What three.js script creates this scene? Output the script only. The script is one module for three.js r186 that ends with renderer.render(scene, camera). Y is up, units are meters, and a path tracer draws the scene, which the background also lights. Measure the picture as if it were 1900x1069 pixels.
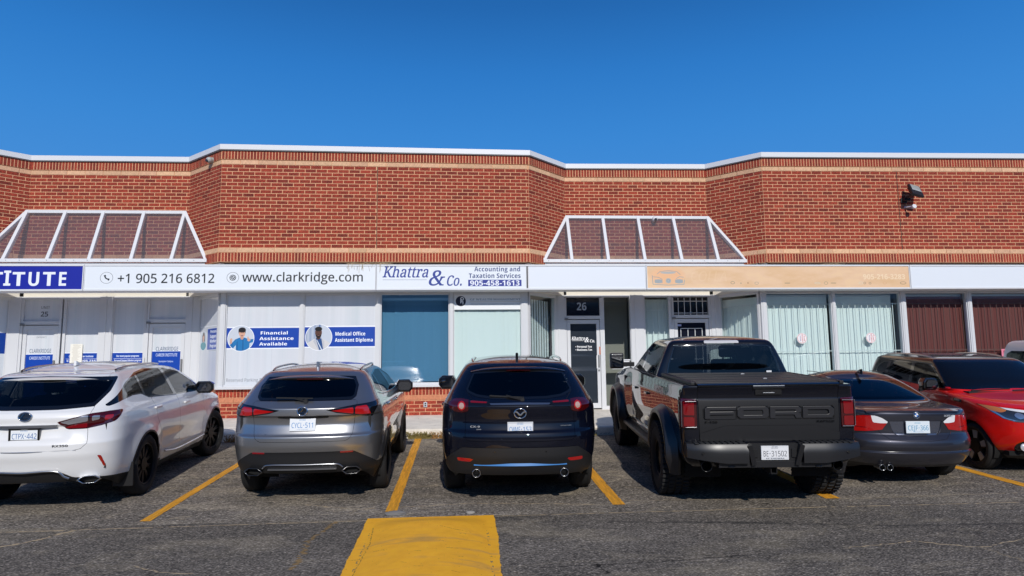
import * as THREE from 'three';
import { RoundedBoxGeometry } from 'three/addons/geometries/RoundedBoxGeometry.js';
import { mergeGeometries, toCreasedNormals } from 'three/addons/utils/BufferGeometryUtils.js';

// ---------------------------------------------------------------- camera, sky, sun, exposure
const scene = new THREE.Scene();
const renderer = new THREE.WebGLRenderer({ antialias: true });
renderer.setSize(1024, 576);
renderer.toneMapping = THREE.LinearToneMapping;
renderer.toneMappingExposure = 1.0;
renderer.shadowMap.enabled = true;
const camera = new THREE.PerspectiveCamera(45.71, 1024 / 576, 0.1, 2000);
camera.position.set(0, 1.0, 15.536);
camera.rotation.set(0.1187055, -0.0770746, -0.0113518, 'YXZ');
camera.updateMatrixWorld();

const SUN_EL = 30.5 * Math.PI / 180, SUN_AZ = 0.05;
const SUN = new THREE.Vector3(Math.sin(SUN_AZ) * Math.cos(SUN_EL), Math.sin(SUN_EL), Math.cos(SUN_AZ) * Math.cos(SUN_EL));
{
  const W = 512, H = 256, d = new Float32Array(W * H * 4), v = new THREE.Vector3();
  const mix = (a, b, t) => a.map((x, i) => x + (b[i] - x) * t);
  const stops = [[0.0, [0.15, 0.36, 0.72]], [0.13, [0.085, 0.31, 0.73]], [0.326, [0.043, 0.243, 0.66]], [0.408, [0.028, 0.196, 0.58]], [0.488, [0.018, 0.137, 0.437]], [0.64, [0.008, 0.078, 0.28]], [1.0, [0.005, 0.045, 0.17]]];
  for (let j = 0; j < H; j++) for (let i = 0; i < W; i++) {
    const el = ((j + 0.5) / H - 0.5) * Math.PI, az = ((i + 0.5) / W - 0.5) * 2 * Math.PI;
    v.set(Math.cos(az) * Math.cos(el), Math.sin(el), Math.sin(az) * Math.cos(el));
    let c = [0.26, 0.27, 0.28];
    const s = Math.max(v.y, 0);
    for (let k = 0; k + 1 < stops.length; k++) if (s >= stops[k][0]) { const t = Math.min(1, (s - stops[k][0]) / (stops[k + 1][0] - stops[k][0])); c = mix(stops[k][1], stops[k + 1][1], t); }
    const g = Math.max(0, v.dot(SUN)), glow = 0.05 * Math.pow(g, 5) + 0.4 * Math.pow(g, 40);
    c = [c[0] + glow * 0.95, c[1] + glow * 0.97, c[2] + glow];
    const o = (j * W + i) * 4; d[o] = c[0]; d[o + 1] = c[1]; d[o + 2] = c[2]; d[o + 3] = 1;
  }
  const t = new THREE.DataTexture(d, W, H, THREE.RGBAFormat, THREE.FloatType);
  t.mapping = THREE.EquirectangularReflectionMapping; t.magFilter = THREE.LinearFilter; t.minFilter = THREE.LinearFilter; t.colorSpace = THREE.LinearSRGBColorSpace; t.needsUpdate = true;
  scene.background = t; scene.environment = t;
}
const sun = new THREE.DirectionalLight(new THREE.Color(1.0, 0.955, 0.89), 3.15);
sun.position.copy(SUN).multiplyScalar(60); sun.target.position.set(0, 0, 0);
sun.castShadow = true; sun.shadow.mapSize.set(4096, 4096);
Object.assign(sun.shadow.camera, { left: -22, right: 22, top: 16, bottom: -16, near: 1, far: 120 });
scene.add(sun, sun.target);

// ---------------------------------------------------------------- helpers
function mulberry(a) { return () => { a |= 0; a = a + 0x6D2B79F5 | 0; let t = Math.imul(a ^ a >>> 15, 1 | a); t = t + Math.imul(t ^ t >>> 7, 61 | t) ^ t; return ((t ^ t >>> 14) >>> 0) / 4294967296; }; }
const rnd = mulberry(7);
const clamp = (x, a = 0, b = 1) => Math.min(b, Math.max(a, x));
const smooth = (a, b, x) => { const t = clamp((x - a) / (b - a)); return t * t * (3 - 2 * t); };
const names = new Map();
function numbered(n) { const k = names.get(n) || 0; names.set(n, k + 1); return k ? n + '_' + String(k).padStart(3, '0') : n; }
function shadow(o) { o.traverse((m) => { if (m.isMesh) { m.castShadow = true; m.receiveShadow = true; } }); return o; }
function tag(o, label, category, group) { Object.assign(o.userData, { label, category }); if (group) o.userData.group = group; return o; }
function thing(name, label, category, pos = [0, 0, 0], group) { const o = new THREE.Group(); o.name = numbered(name); o.position.set(...pos); scene.add(o); return tag(o, label, category, group); }
function part(name, geo, mat, parent, label) {
  if (Array.isArray(geo)) geo = merge(geo);
  const m = new THREE.Mesh(geo, mat); m.name = parent ? name : numbered(name); m.castShadow = m.receiveShadow = true; (parent || scene).add(m);
  if (label) m.userData.label = label;
  return m;
}
function struct(name, geo, mat) { const m = part(name, geo, mat, null); m.userData.kind = 'structure'; return m; }
function merge(list) { return mergeGeometries(list.map((g) => { g = g.index ? g.toNonIndexed() : g; for (const k of Object.keys(g.attributes)) if (!['position', 'normal', 'uv', 'color'].includes(k)) g.deleteAttribute(k); return g; })); }
const box = (w, h, d, x = 0, y = 0, z = 0) => new THREE.BoxGeometry(w, h, d).translate(x, y, z);
const span = (x0, x1, y0, y1, z0, z1) => new THREE.BoxGeometry(x1 - x0, y1 - y0, z1 - z0).translate((x0 + x1) / 2, (y0 + y1) / 2, (z0 + z1) / 2);
const rbox = (w, h, d, r, x = 0, y = 0, z = 0, s = 2) => new RoundedBoxGeometry(w, h, d, s, r).translate(x, y, z);
function bar(a, b, w, h, up = [0, 1, 0]) { // box bar from a to b, w across, h along "up"
  const A = new THREE.Vector3(...a), B = new THREE.Vector3(...b), d = B.clone().sub(A), L = d.length(); d.normalize();
  const U = new THREE.Vector3(...up), X = new THREE.Vector3().crossVectors(U, d).normalize(), Y = new THREE.Vector3().crossVectors(d, X);
  return new THREE.BoxGeometry(w, h, L).applyMatrix4(new THREE.Matrix4().makeBasis(X, Y, d).setPosition(A.add(B).multiplyScalar(0.5)));
}
function tube(pts, r, seg = 24, rs = 8, closed = false) { return new THREE.TubeGeometry(new THREE.CatmullRomCurve3(pts.map((p) => new THREE.Vector3(...p)), closed), seg, r, rs, closed); }
function shapeOf(pts, holes = []) { const s = new THREE.Shape(pts.map((p) => new THREE.Vector2(...p))); for (const h of holes) s.holes.push(new THREE.Path(h.map((p) => new THREE.Vector2(...p)))); return s; }
function ext(shape, depth, bevel = 0) { return new THREE.ExtrudeGeometry(shape, { depth, bevelEnabled: bevel > 0, bevelSize: bevel, bevelThickness: bevel, bevelSegments: 2, steps: 1, curveSegments: 20 }); }
const lin = (r, g, b) => new THREE.Color().setRGB(r, g, b);
const M = (color, roughness = 0.7, more = {}) => new THREE.MeshStandardMaterial({ color: Array.isArray(color) ? lin(...color) : color, roughness, ...more });
const P = (color, roughness = 0.4, more = {}) => new THREE.MeshPhysicalMaterial({ color: lin(...color), roughness, ...more });
function canvasTex(w, h, draw, srgb = true) {
  const c = document.createElement('canvas'); c.width = w; c.height = h; const g = c.getContext('2d'); draw(g, w, h);
  const t = new THREE.CanvasTexture(c); if (srgb) t.colorSpace = THREE.SRGBColorSpace; t.anisotropy = 8; return t;
}
// value noise, tileable with period p
function noiseGrid(seed) { const r = mulberry(seed), N = 256, a = new Float32Array(N * N); for (let i = 0; i < N * N; i++) a[i] = r(); return a; }
const NG = noiseGrid(11);
function vnoise(x, y) { const xi = Math.floor(x), yi = Math.floor(y), fx = x - xi, fy = y - yi, sx = fx * fx * (3 - 2 * fx), sy = fy * fy * (3 - 2 * fy), a = (X, Y) => NG[(Y & 255) * 256 + (X & 255)]; return (a(xi, yi) * (1 - sx) + a(xi + 1, yi) * sx) * (1 - sy) + (a(xi, yi + 1) * (1 - sx) + a(xi + 1, yi + 1) * sx) * sy; }
function fbm(x, y, o = 4) { let s = 0, a = 0.5, t = 0; for (let i = 0; i < o; i++) { s += a * vnoise(x, y); t += a; x = x * 2.03 + 17.1; y = y * 2.01 + 9.7; a *= 0.5; } return s / t; }
function text(g, s, x0, x1, base, size, font, style = '') { // fitted between x0 and x1 on the baseline
  g.font = style + ' ' + size + 'px ' + font; g.textBaseline = 'alphabetic'; g.textAlign = 'left';
  const w = g.measureText(s).width; g.save(); g.translate(x0, base); g.scale((x1 - x0) / w, 1); g.fillText(s, 0, 0); if (text.bold) { g.lineWidth = text.bold; g.strokeStyle = g.fillStyle; g.lineJoin = 'round'; g.strokeText(s, 0, 0); } g.restore();
}
const LOT = (z) => -1.0758 - 0.0570441 * (Math.min(z, 17) - 15.536);   // height of the sloping car park
// ---------------------------------------------------------------- ground
function asphalt(w, h, mx, mz, seed, tone, extra, veins = 0.5) { // mx, mz metres covered
  const r = mulberry(seed);
  return canvasTex(w, h, (g) => {
    const im = g.createImageData(w, h), d = im.data;
    for (let y = 0; y < h; y++) for (let x = 0; x < w; x++) {
      const X = x / w * mx, Z = y / h * mz;
      let v = tone * (0.58 + 0.74 * fbm(X * 0.55 + seed, Z * 1.5, 4) + 0.22 * (fbm(X * 7, Z * 9 + seed, 3) - 0.5));
      const sp = r(); const n1 = vnoise(x * 0.80 + seed, y * 0.95), n2 = vnoise(x * 0.62 + 70, y * 0.8 + seed); v *= (0.55 + 0.8 * sp) * (0.18 + 1.5 * n1 * n1 + 0.25 * n1); if (n2 > 0.76) v += tone * 1.25 * (n2 - 0.6) * 4 * (0.5 + sp); if (r() > 0.97) v *= 0.3;
      const vein = veins * smooth(0.90, 0.985, 1 - Math.abs(fbm(X * 1.5 + 9, Z * 3.4 + seed, 5) * 2 - 1)) * smooth(0.42, 0.6, fbm(X * 0.8 + 30, Z * 1.1 + seed, 3)) * (0.3 + 0.9 * r()); const sand = Math.min(1.3, vein + smooth(0.52, 0.74, fbm(X * 1.1 + 40, Z * 3.0 + seed * 2, 5)) * (0.25 + 0.6 * r()));
      const o = (y * w + x) * 4; let R = v * 1.08, G = v * 0.93, B = v * 0.76;
      R += sand * 0.13; G += sand * 0.106; B += sand * 0.068;
      d[o] = 255 * Math.pow(clamp(R), 1 / 2.2); d[o + 1] = 255 * Math.pow(clamp(G), 1 / 2.2); d[o + 2] = 255 * Math.pow(clamp(B), 1 / 2.2); d[o + 3] = 255;
    }
    g.putImageData(im, 0, 0);
    extra(g, (X) => X / mx * w, (Z) => Z / mz * h, r);
  });
}
function crack(g, pts, r, wpx, col, jitter) { // rough line through points in canvas pixels
  g.strokeStyle = col; g.lineJoin = 'round';
  for (let i = 0; i + 1 < pts.length; i++) {
    const [ax, ay] = pts[i], [bx, by] = pts[i + 1], n = Math.max(3, Math.hypot(bx - ax, by - ay) / 5 | 0); let px = ax, py = ay;
    for (let k = 1; k <= n; k++) { const t = k / n, x = ax + (bx - ax) * t + (r() - 0.5) * jitter, y = ay + (by - ay) * t + (r() - 0.5) * jitter; g.lineWidth = wpx * (0.5 + 1.5 * r()); if (r() > 0.12) { g.beginPath(); g.moveTo(px, py); g.lineTo(x, y); g.stroke(); } px = x; py = y; }
  }
}
const TAN = 'rgba(186,164,130,0.9)', TAND = 'rgba(160,143,116,0.7)', DARK = 'rgba(26,24,23,0.8)';
function sheet(x0, x1, z0, z1, lift, nz = 8) { // follows the slope of the car park; uv covers the sheet, v = 0 at z1
  const g = new THREE.PlaneGeometry(1, 1, 1, nz), p = g.attributes.position;
  for (let i = 0; i < p.count; i++) { const x = x0 + (p.getX(i) + 0.5) * (x1 - x0), z = z1 - (p.getY(i) + 0.5) * (z1 - z0); p.setXYZ(i, x, LOT(z) + lift, z); }
  g.computeVertexNormals(); return g;
}
{
  // far ground: one sheet to the horizon
  const zs = [-400, -30, 1.9, 1.95, 17, 60, 420], g = new THREE.PlaneGeometry(1, 1, 40, zs.length - 1), p = g.attributes.position, uv = g.attributes.uv;
  for (let i = 0; i < p.count; i++) { const x = (p.getX(i)) * 800, k = Math.round((0.5 - p.getY(i)) * (zs.length - 1)), z = zs[k]; p.setXYZ(i, x, (z < 1.92 ? LOT(1.95) : LOT(z)) - 0.012, z); uv.setXY(i, x / 6, z / 6); }
  g.computeVertexNormals();
  const t = asphalt(1024, 1024, 6, 6, 3, 0.22, () => {}); t.wrapS = t.wrapT = THREE.RepeatWrapping;
  struct('ground', g, M([1, 1, 1], 0.92, { map: t }));
  // parking bays
  const x0 = -9.5, x1 = 13.5, z0 = 1.9, z1 = 7.62, mx = x1 - x0, mz = z1 - z0;
  const park = asphalt(2048, 1024, mx, mz, 21, 0.232, (g2, X, Z, r) => {
    const L = (pts, w, c, j) => crack(g2, pts.map(([a, b]) => [X(a - x0), Z(b - z0)]), r, w, c, j);
    for (let i = 0; i < 60; i++) { const a = x0 + r() * mx, b = z0 + (0.3 + 0.7 * r()) * mz, n = 3 + r() * 4; const pts = [[a, b]]; for (let k = 0; k < n; k++) pts.push([pts[k][0] + (r() - 0.4) * 0.5, pts[k][1] + (r() - 0.5) * 0.22]); L(pts, 1.2, r() > 0.4 ? TAND : DARK, 3); }
    for (let i = 0; i < 26; i++) { const a = 7 + r() * 3.5, b = 6.2 + r() * 1.3; L([[a, b], [a + (r() - 0.5) * 0.6, b + (r() - 0.5) * 0.2]], 1.6, TAN, 4); }
    L([[-9, 6.35], [-5, 6.3], [-3.3, 6.1], [-2.6, 6.15]], 2.0, TAND, 5); L([[-3.3, 5.9], [-0.7, 6.1], [1.9, 5.95]], 2.4, TAND, 5); L([[-3.4, 5.2], [-3.0, 4.9]], 2, TAN, 4); L([[2, 6.3], [2.6, 6.6], [3.0, 6.55]], 2, TAND, 5);
    L([[1.9, 7.1], [4.8, 7.3], [8, 7.2], [11, 7.3]], 2.4, TAND, 6); L([[-1.9, 6.9], [-1.2, 7.2], [0.2, 7.05], [1.6, 7.25]], 2, TAN, 6);
    for (let i = 0; i < 9; i++) { g2.fillStyle = 'rgba(30,28,28,' + (0.10 + 0.12 * r()) + ')'; for (let k = 0; k < 26; k++) { g2.beginPath(); g2.ellipse(X(-6 + i * 2.3 + r() * 0.9), Z(1.6 + r() * 2.6), 4 + r() * 14, 2 + r() * 8, r() * 3, 0, 7); g2.fill(); } }
  }, 1.0);
  struct('parking_lot', sheet(x0, x1, z0, z1, 0), P([1, 1, 1], 0.95, { specularIntensity: 0.3, map: park, bumpMap: park, bumpScale: 0.012 }));
  // drive lane in front of the bays
  const a0 = -8.5, a1 = 11.5, b0 = 7.62, b1 = 11.2, ax = a1 - a0, bz = b1 - b0;
  const lane = asphalt(2048, 768, ax, bz, 57, 0.182, (g2, X, Z, r) => {
    const L = (pts, w, c, j) => crack(g2, pts.map(([a, b]) => [X(a - a0), Z(b - b0)]), r, w, c, j);
    L([[-6.6, 7.70], [-4.8, 7.75], [-1.2, 7.69], [0.5, 7.645], [3.5, 7.645], [6.6, 7.68], [10, 7.68]], 3.4, TAN, 3); L([[-1, 7.66], [2, 7.645], [4, 7.65]], 4, TAND, 3);
    L([[-4.05, 7.75], [-4.3, 8.15], [-4.55, 8.3], [-4.75, 8.75]], 3.0, TAN, 7); L([[-4.05, 7.75], [-3.9, 7.64]], 2, TAND, 5); L([[-1.35, 7.70], [-1.5, 8.4], [-1.45, 9.2]], 3.0, 'rgba(150,118,70,0.7)', 6);
    L([[7.3, 7.68], [7.6, 8.0], [8.3, 8.6]], 3.4, TAN, 6); L([[3.6, 9.1], [4.4, 8.95], [4.9, 9.2], [5.8, 8.9], [6.6, 8.95]], 2.6, TAN, 7); L([[4.9, 9.2], [5.0, 9.6]], 2, TAND, 7); L([[-2.9, 8.95], [-2.6, 9.15], [-2.3, 9.2]], 2.2, TAN, 6); L([[0.7, 9.35], [1.8, 9.3], [2.6, 9.2]], 2.0, DARK, 6); L([[1.2, 9.3], [1.3, 9.7]], 2.2, DARK, 5);
    g2.globalAlpha = 0.5; L([[1.6, 8.0], [3.4, 8.25], [4.6, 8.45], [7, 8.55]], 9, 'rgba(34,33,33,0.5)', 4); L([[2.2, 8.05], [3.4, 8.22]], 12, 'rgba(30,30,30,0.5)', 3); g2.globalAlpha = 1;
    for (let i = 0; i < 90; i++) { g2.fillStyle = r() > 0.5 ? 'rgba(190,184,172,0.7)' : 'rgba(170,160,140,0.5)'; g2.fillRect(X(r() * ax), Z(r() * bz), 1 + r() * 2, 1 + r() * 1.5); }
  });
  struct('drive_lane', sheet(a0, a1, b0, b1, 0, 4), P([1, 1, 1], 0.95, { specularIntensity: 0.3, map: lane, bumpMap: lane, bumpScale: 0.012 }));

  // pavement between car park and shops, with its kerb
  const conc = canvasTex(1024, 256, (g2, w, h) => {
    const im = g2.createImageData(w, h), d = im.data, r = mulberry(5);
    for (let y = 0; y < h; y++) for (let x = 0; x < w; x++) { const v = 0.86 * (0.78 + 0.35 * fbm(x / 60, y / 40, 5) + 0.16 * (r() - 0.5)), o = (y * w + x) * 4; d[o] = 255 * Math.pow(v * 1.0, 1 / 2.2); d[o + 1] = 255 * Math.pow(v * 0.92, 1 / 2.2); d[o + 2] = 255 * Math.pow(v * 0.79, 1 / 2.2); d[o + 3] = 255; }
    g2.putImageData(im, 0, 0); for (let i = 0; i < 40; i++) crack(g2, [[r() * w, r() * h], [r() * w, r() * h]].map((p, k, a) => k ? [a[0][0] + (r() - 0.5) * 70, a[0][1] + (r() - 0.5) * 50] : p), r, 1, 'rgba(80,74,66,0.5)', 5);
  });
  conc.wrapS = conc.wrapT = THREE.RepeatWrapping;
  const slabs = new THREE.Group(); slabs.name = 'pavement'; slabs.userData.kind = 'structure'; scene.add(slabs);
  const cm = M([1, 1, 1], 0.9, { map: conc, bumpMap: conc, bumpScale: 0.004 });
  const cs = [-14, -12.4, -10.9, -9.2, -7.6, -6.1, -4.5, -2.9, -1.35, 0.2, 1.8, 3.3, 4.9, 6.4, 8.0, 9.6, 11.2, 12.8, 14.4];
  for (let i = 0; i + 1 < cs.length; i++) { // slab: from the wall to the kerb line, falling 0.16 m
    const a = cs[i] + 0.005, b = cs[i + 1] - 0.005, zk = 1.93, sh = shapeOf([[1.35, -0.002], [zk, -0.147], [zk, -0.7], [1.35, -0.7]]), s2 = shapeOf([[-1.2, 0.02], [0.1, 0.0], [1.34, -0.1], [1.34, -0.7], [-1.2, -0.7]]);
    const uvm = (g) => { const p = g.attributes.position, uv = g.attributes.uv; for (let k = 0; k < p.count; k++) uv.setXY(k, p.getX(k) / 4, (p.getZ(k) + p.getY(k)) / 1.5); return g; };
    const mk = (pts) => uvm(new THREE.ExtrudeGeometry(shapeOf(pts.map(([z, y]) => [-z, y])), { depth: b - a, bevelEnabled: true, bevelSize: 0.006, bevelThickness: 0.004, bevelSegments: 1 }).rotateY(Math.PI / 2).translate(a, 0, 0));
    part('pavement_slab', mk([[-1.2, 0.012], [0.1, 0.0], [1.62, -0.108], [1.62, -0.6], [-1.2, -0.6]]), cm, slabs);
    part('kerb_stone', mk([[1.632, -0.106], [1.93, -0.135], [1.955, -0.16], [1.955, -0.6], [1.632, -0.6]]), cm, slabs);
  }

  // painted bay lines
  const wear = canvasTex(512, 64, (g2, w, h) => {
    const im = g2.createImageData(w, h), d = im.data, r = mulberry(8);
    for (let y = 0; y < h; y++) for (let x = 0; x < w; x++) { const e = Math.min(y, h - 1 - y) / h, v = fbm(x / 9, y / 9, 4) * 0.8 + r() * 0.2 + Math.min(0.25, e * 2.4), o = (y * w + x) * 4; d[o] = d[o + 1] = d[o + 2] = v > 0.44 ? 255 : 0; d[o + 3] = 255; }
    g2.putImageData(im, 0, 0);
  }, false);
  const yel = canvasTex(512, 64, (g2, w, h) => {
    const im = g2.createImageData(w, h), d = im.data, r = mulberry(9);
    for (let y = 0; y < h; y++) for (let x = 0; x < w; x++) { const n = 0.72 + 0.35 * fbm(x / 22, y / 8, 4) + 0.2 * (r() - 0.5), o = (y * w + x) * 4; d[o] = clamp(n * 1.02) * 250; d[o + 1] = clamp(n) * 178; d[o + 2] = clamp(n) * 42; d[o + 3] = 255; }
    g2.putImageData(im, 0, 0);
  });
  const ym = M([1, 1, 1], 0.75, { map: yel, alphaMap: wear, alphaTest: 0.5 });
  const stripe = (xa, za, xb, zb, w = 0.115) => { const g2 = new THREE.PlaneGeometry(1, 1, 14, 1), p2 = g2.attributes.position; for (let i = 0; i < p2.count; i++) { const t = p2.getX(i) + 0.5, z = za + (zb - za) * t; p2.setXYZ(i, xa + (xb - xa) * t + p2.getY(i) * w, LOT(z) + 0.004, z); } g2.computeVertexNormals(); if (g2.attributes.normal.getY(0) < 0) g2.index.array.reverse(), g2.computeVertexNormals(); struct('bay_line', g2, ym); };
  stripe(-6.1, 2.1, -6.12, 7.3); stripe(-3.475, 2.1, -3.46, 7.48); stripe(-0.80, 2.05, -0.79, 7.35, 0.135); stripe(1.95, 2.1, 1.88, 7.31, 0.15); stripe(4.62, 2.1, 4.53, 7.29, 0.18); stripe(7.24, 2.1, 7.38, 7.3, 0.17); stripe(10.1, 2.1, 10.1, 7.3);
}
// yellow speed hump
{
  const hump = thing('speed_hump', 'yellow painted asphalt speed hump with crumbling edges in the drive lane', 'speed hump', [-0.32, LOT(8.6), 8.6]);
  const nx = 60, nz = 60, x0 = -0.74, x1 = 0.74, z0 = -1.0, z1 = 2.4, g = new THREE.PlaneGeometry(1, 1, nx, nz), p = g.attributes.position;
  for (let i = 0; i < p.count; i++) {
    const x = x0 + (p.getX(i) + 0.5) * (x1 - x0), z = z1 - (p.getY(i) + 0.5) * (z1 - z0), zz = z - z0;
    const hw = 0.60 * Math.sqrt(clamp(0.45 + zz / 0.55)); const cx = x / Math.max(hw, 0.01);
    const prof = Math.pow(clamp(1 - cx * cx), 0.8) * smooth(0.02, 0.55, zz), lumps = (fbm(x * 5 + 3, z * 4 + 9, 3) - 0.5) * 0.014 * prof;
    p.setXYZ(i, x, LOT(8.6 + z) - LOT(8.6) + 0.006 + 0.085 * prof + lumps + 0.004 * (fbm(x * 22, z * 22, 2) - 0.5), z);
  }
  g.computeVertexNormals();
  const tx = canvasTex(768, 1536, (c, w, h) => {
    const im = c.createImageData(w, h), d = im.data, r = mulberry(31);
    for (let y = 0; y < h; y++) for (let x = 0; x < w; x++) {
      const X = x / w * 1.48 - 0.74, Z = y / h * 3.4, dirt = smooth(0.48, 0.80, fbm(X * 2.2 + 5, Z * 11, 5)) * 0.42 * smooth(0.5, 1.1, Z), n = 0.90 + 0.2 * fbm(X * 14, Z * 14, 3) + 0.16 * (r() - 0.5);
      let R = 1.0 * n, G = 0.475 * n, B = 0.015 * n; R += (0.36 - R) * dirt; G += (0.24 - G) * dirt; B += (0.10 - B) * dirt;
      const e = Math.abs(Math.abs(X) - 0.60), chip = e < 0.012 && fbm(X * 46 + 9, Z * 30, 3) > 0.64 && Z > 0.6; if (chip) { R = 0.30; G = 0.20; B = 0.08; }
      const o = (y * w + x) * 4; d[o] = 255 * Math.pow(clamp(R), 1 / 2.2); d[o + 1] = 255 * Math.pow(clamp(G), 1 / 2.2); d[o + 2] = 255 * Math.pow(clamp(B), 1 / 2.2);
      const side = 0.70 + 0.010 * (fbm(Z * 12 + (X > 0 ? 7 : 0), 3, 3) - 0.5) * 2 - (X > 0 ? 0.03 * smooth(0.8, 2, Z) : 0); d[o + 3] = Math.abs(X) < side && Z > 0.02 + 0.01 * fbm(X * 9, 1, 2) ? 255 : 0;
    }
    c.putImageData(im, 0, 0);
    for (let i = 0; i < 46; i++) { const rr = mulberry(100 + i), x = w * (0.06 + 0.88 * rr()), y = h * (0.12 + 0.85 * rr()); crack(c, [[x, y], [x + (rr() - 0.5) * 150, y + (rr() - 0.3) * 26]], rr, 1.2 + rr() * 1.4, rr() > 0.4 ? 'rgba(150,100,20,0.55)' : 'rgba(84,66,40,0.6)', 3); } for (let i = 0; i < 260; i++) { const rr = mulberry(900 + i); c.fillStyle = rr() > 0.5 ? 'rgba(70,56,38,0.65)' : 'rgba(236,206,140,0.5)'; c.fillRect(w * (0.04 + 0.92 * rr()), h * (0.1 + 0.9 * rr()), 1 + rr() * 4, 1 + rr() * 2.5); }
    crack(c, [[w * 0.57, h * 0.20], [w * 0.7, h * 0.235], [w * 0.82, h * 0.25]], mulberry(3), 2, 'rgba(120,84,20,0.8)', 3);
    crack(c, [[w * 0.1, h * 0.12], [w * 0.13, h * 0.3], [w * 0.10, h * 0.55]], mulberry(4), 2.5, 'rgba(110,84,40,0.8)', 8);
  });
  part('painted_top', g, M([1, 1, 1], 0.7, { map: tx, alphaTest: 0.5 }), hump);
  // stones at its end
  const stone = (x, z, sx, sy, sz, c, label) => { const s = new THREE.IcosahedronGeometry(1, 2), q = s.attributes.position, r = new THREE.Vector3(); for (let i = 0; i < q.count; i++) { r.fromBufferAttribute(q, i); const k = 0.8 + 0.4 * vnoise(r.x * 2 + x * 5 + 20, r.z * 2 + r.y * 3 + 20); q.setXYZ(i, r.x * k * sx, r.y * k * sy, r.z * k * sz); } s.computeVertexNormals(); const m = part('broken_stone', s, M(c, 0.9, { flatShading: true })); m.position.set(x, LOT(z) + sy * 0.5, z); tag(m, label, 'stone'); };
  stone(-0.72, 7.50, 0.12, 0.035, 0.05, [0.17, 0.165, 0.16], 'flat grey chunk of broken concrete at the left end of the yellow speed hump');
  stone(0.12, 7.52, 0.05, 0.022, 0.03, [0.30, 0.28, 0.25], 'small pale stone at the right end of the yellow speed hump');
}
// ---------------------------------------------------------------- the shops
const bld = thing('shop_building', 'long red brick shop building with white coping, glazed entrance canopies and shop windows', 'shop building');
const TOP = [[-16, 0.03], [-11, 0.03], [-6.45, 0.038], [-5.38, 0.038], [1.62, -0.013], [2.6, -0.02], [6.25, 0.011], [7.28, 0.017], [14, 0.07], [16, 0.08]];
function topShift(x) { for (let i = 0; i + 1 < TOP.length; i++) if (x <= TOP[i + 1][0]) { const t = clamp((x - TOP[i][0]) / (TOP[i + 1][0] - TOP[i][0])); return TOP[i][1] + (TOP[i + 1][1] - TOP[i][1]) * t; } return 0.08; }
function warp(g) { const p = g.attributes.position; for (let i = 0; i < p.count; i++) p.setY(i, p.getY(i) + topShift(p.getX(i)) * (p.getY(i) - 3.46) / 2.66); return g; }
function segMatrix(a, b) { const dx = b[0] - a[0], dz = b[1] - a[1], L = Math.hypot(dx, dz); return { L, m: new THREE.Matrix4().makeBasis(new THREE.Vector3(dx / L, 0, dz / L), new THREE.Vector3(0, 1, 0), new THREE.Vector3(-dz / L, 0, dx / L)).setPosition(a[0], 0, a[1]) }; }
const brickTex = canvasTex(512, 512, (g, w, h) => {
  const im = g.createImageData(w, h), d = im.data, r = mulberry(77);
  for (let y = 0; y < h; y++) for (let x = 0; x < w; x++) {
    const big = fbm(x / 34, y / 20, 4), fine = fbm(x / 5, y / 4, 3); let v = 0.62 + 0.42 * big + 0.30 * (fine - 0.5) + 0.12 * (r() - 0.5);
    const spot = smooth(0.53, 0.68, fbm(x / 9 + 50, y / 6 + 20, 4)) * 0.62; v *= 1 - spot; const warm = fbm(x / 50 + 9, y / 50, 3);
    const o = (y * w + x) * 4; d[o] = 255 * Math.pow(clamp(v * 0.96), 1 / 2.2); d[o + 1] = 255 * Math.pow(clamp(v * (0.84 + 0.2 * warm)), 1 / 2.2); d[o + 2] = 255 * Math.pow(clamp(v * (0.82 + 0.2 * warm)), 1 / 2.2); d[o + 3] = 255;
  }
  g.putImageData(im, 0, 0);
});
brickTex.wrapS = brickTex.wrapT = THREE.RepeatWrapping;
const brickMat = M([1, 1, 1], 0.88, { map: brickTex, vertexColors: true, bumpMap: brickTex, bumpScale: 0.003 });
const mortarTex = canvasTex(256, 256, (g, w, h) => { const im = g.createImageData(w, h), r = mulberry(6); for (let i = 0; i < w * h; i++) { const v = 0.82 + 0.2 * fbm((i % w) / 12, (i / w | 0) / 12, 4) + 0.12 * (r() - 0.5); im.data[i * 4] = clamp(v) * 255; im.data[i * 4 + 1] = clamp(v) * 250; im.data[i * 4 + 2] = clamp(v) * 242; im.data[i * 4 + 3] = 255; } g.putImageData(im, 0, 0); });
mortarTex.wrapS = mortarTex.wrapT = THREE.RepeatWrapping;
const mortarMat = M([0.90, 0.52, 0.31], 0.95, { map: mortarTex });
const stoneMat = M([0.86, 0.56, 0.37], 0.9, { map: mortarTex, vertexColors: true, bumpMap: mortarTex, bumpScale: 0.003 });
const whiteMetal = M([0.74, 0.75, 0.76], 0.42), frameMat = M([0.66, 0.67, 0.68], 0.45), greyMetal = M([0.20, 0.205, 0.21], 0.5), darkMat = M([0.02, 0.02, 0.022], 0.8), rubber = M([0.012, 0.012, 0.013], 0.75);
function tint(g, c) { const n = g.attributes.position.count, a = new Float32Array(n * 3); for (let i = 0; i < n; i++) a.set(c, i * 3); g.setAttribute('color', new THREE.BufferAttribute(a, 3)); return g; }
const brickR = mulberry(99);
function brickTone() { const t = brickR(), k = 0.92 + 0.26 * brickR(); const base = t < 0.12 ? [0.30, 0.042, 0.024] : t < 0.32 ? [0.47, 0.068, 0.034] : t < 0.44 ? [0.35, 0.047, 0.025] : [0.42, 0.056, 0.028]; return base.map((c) => c * k); }
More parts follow.
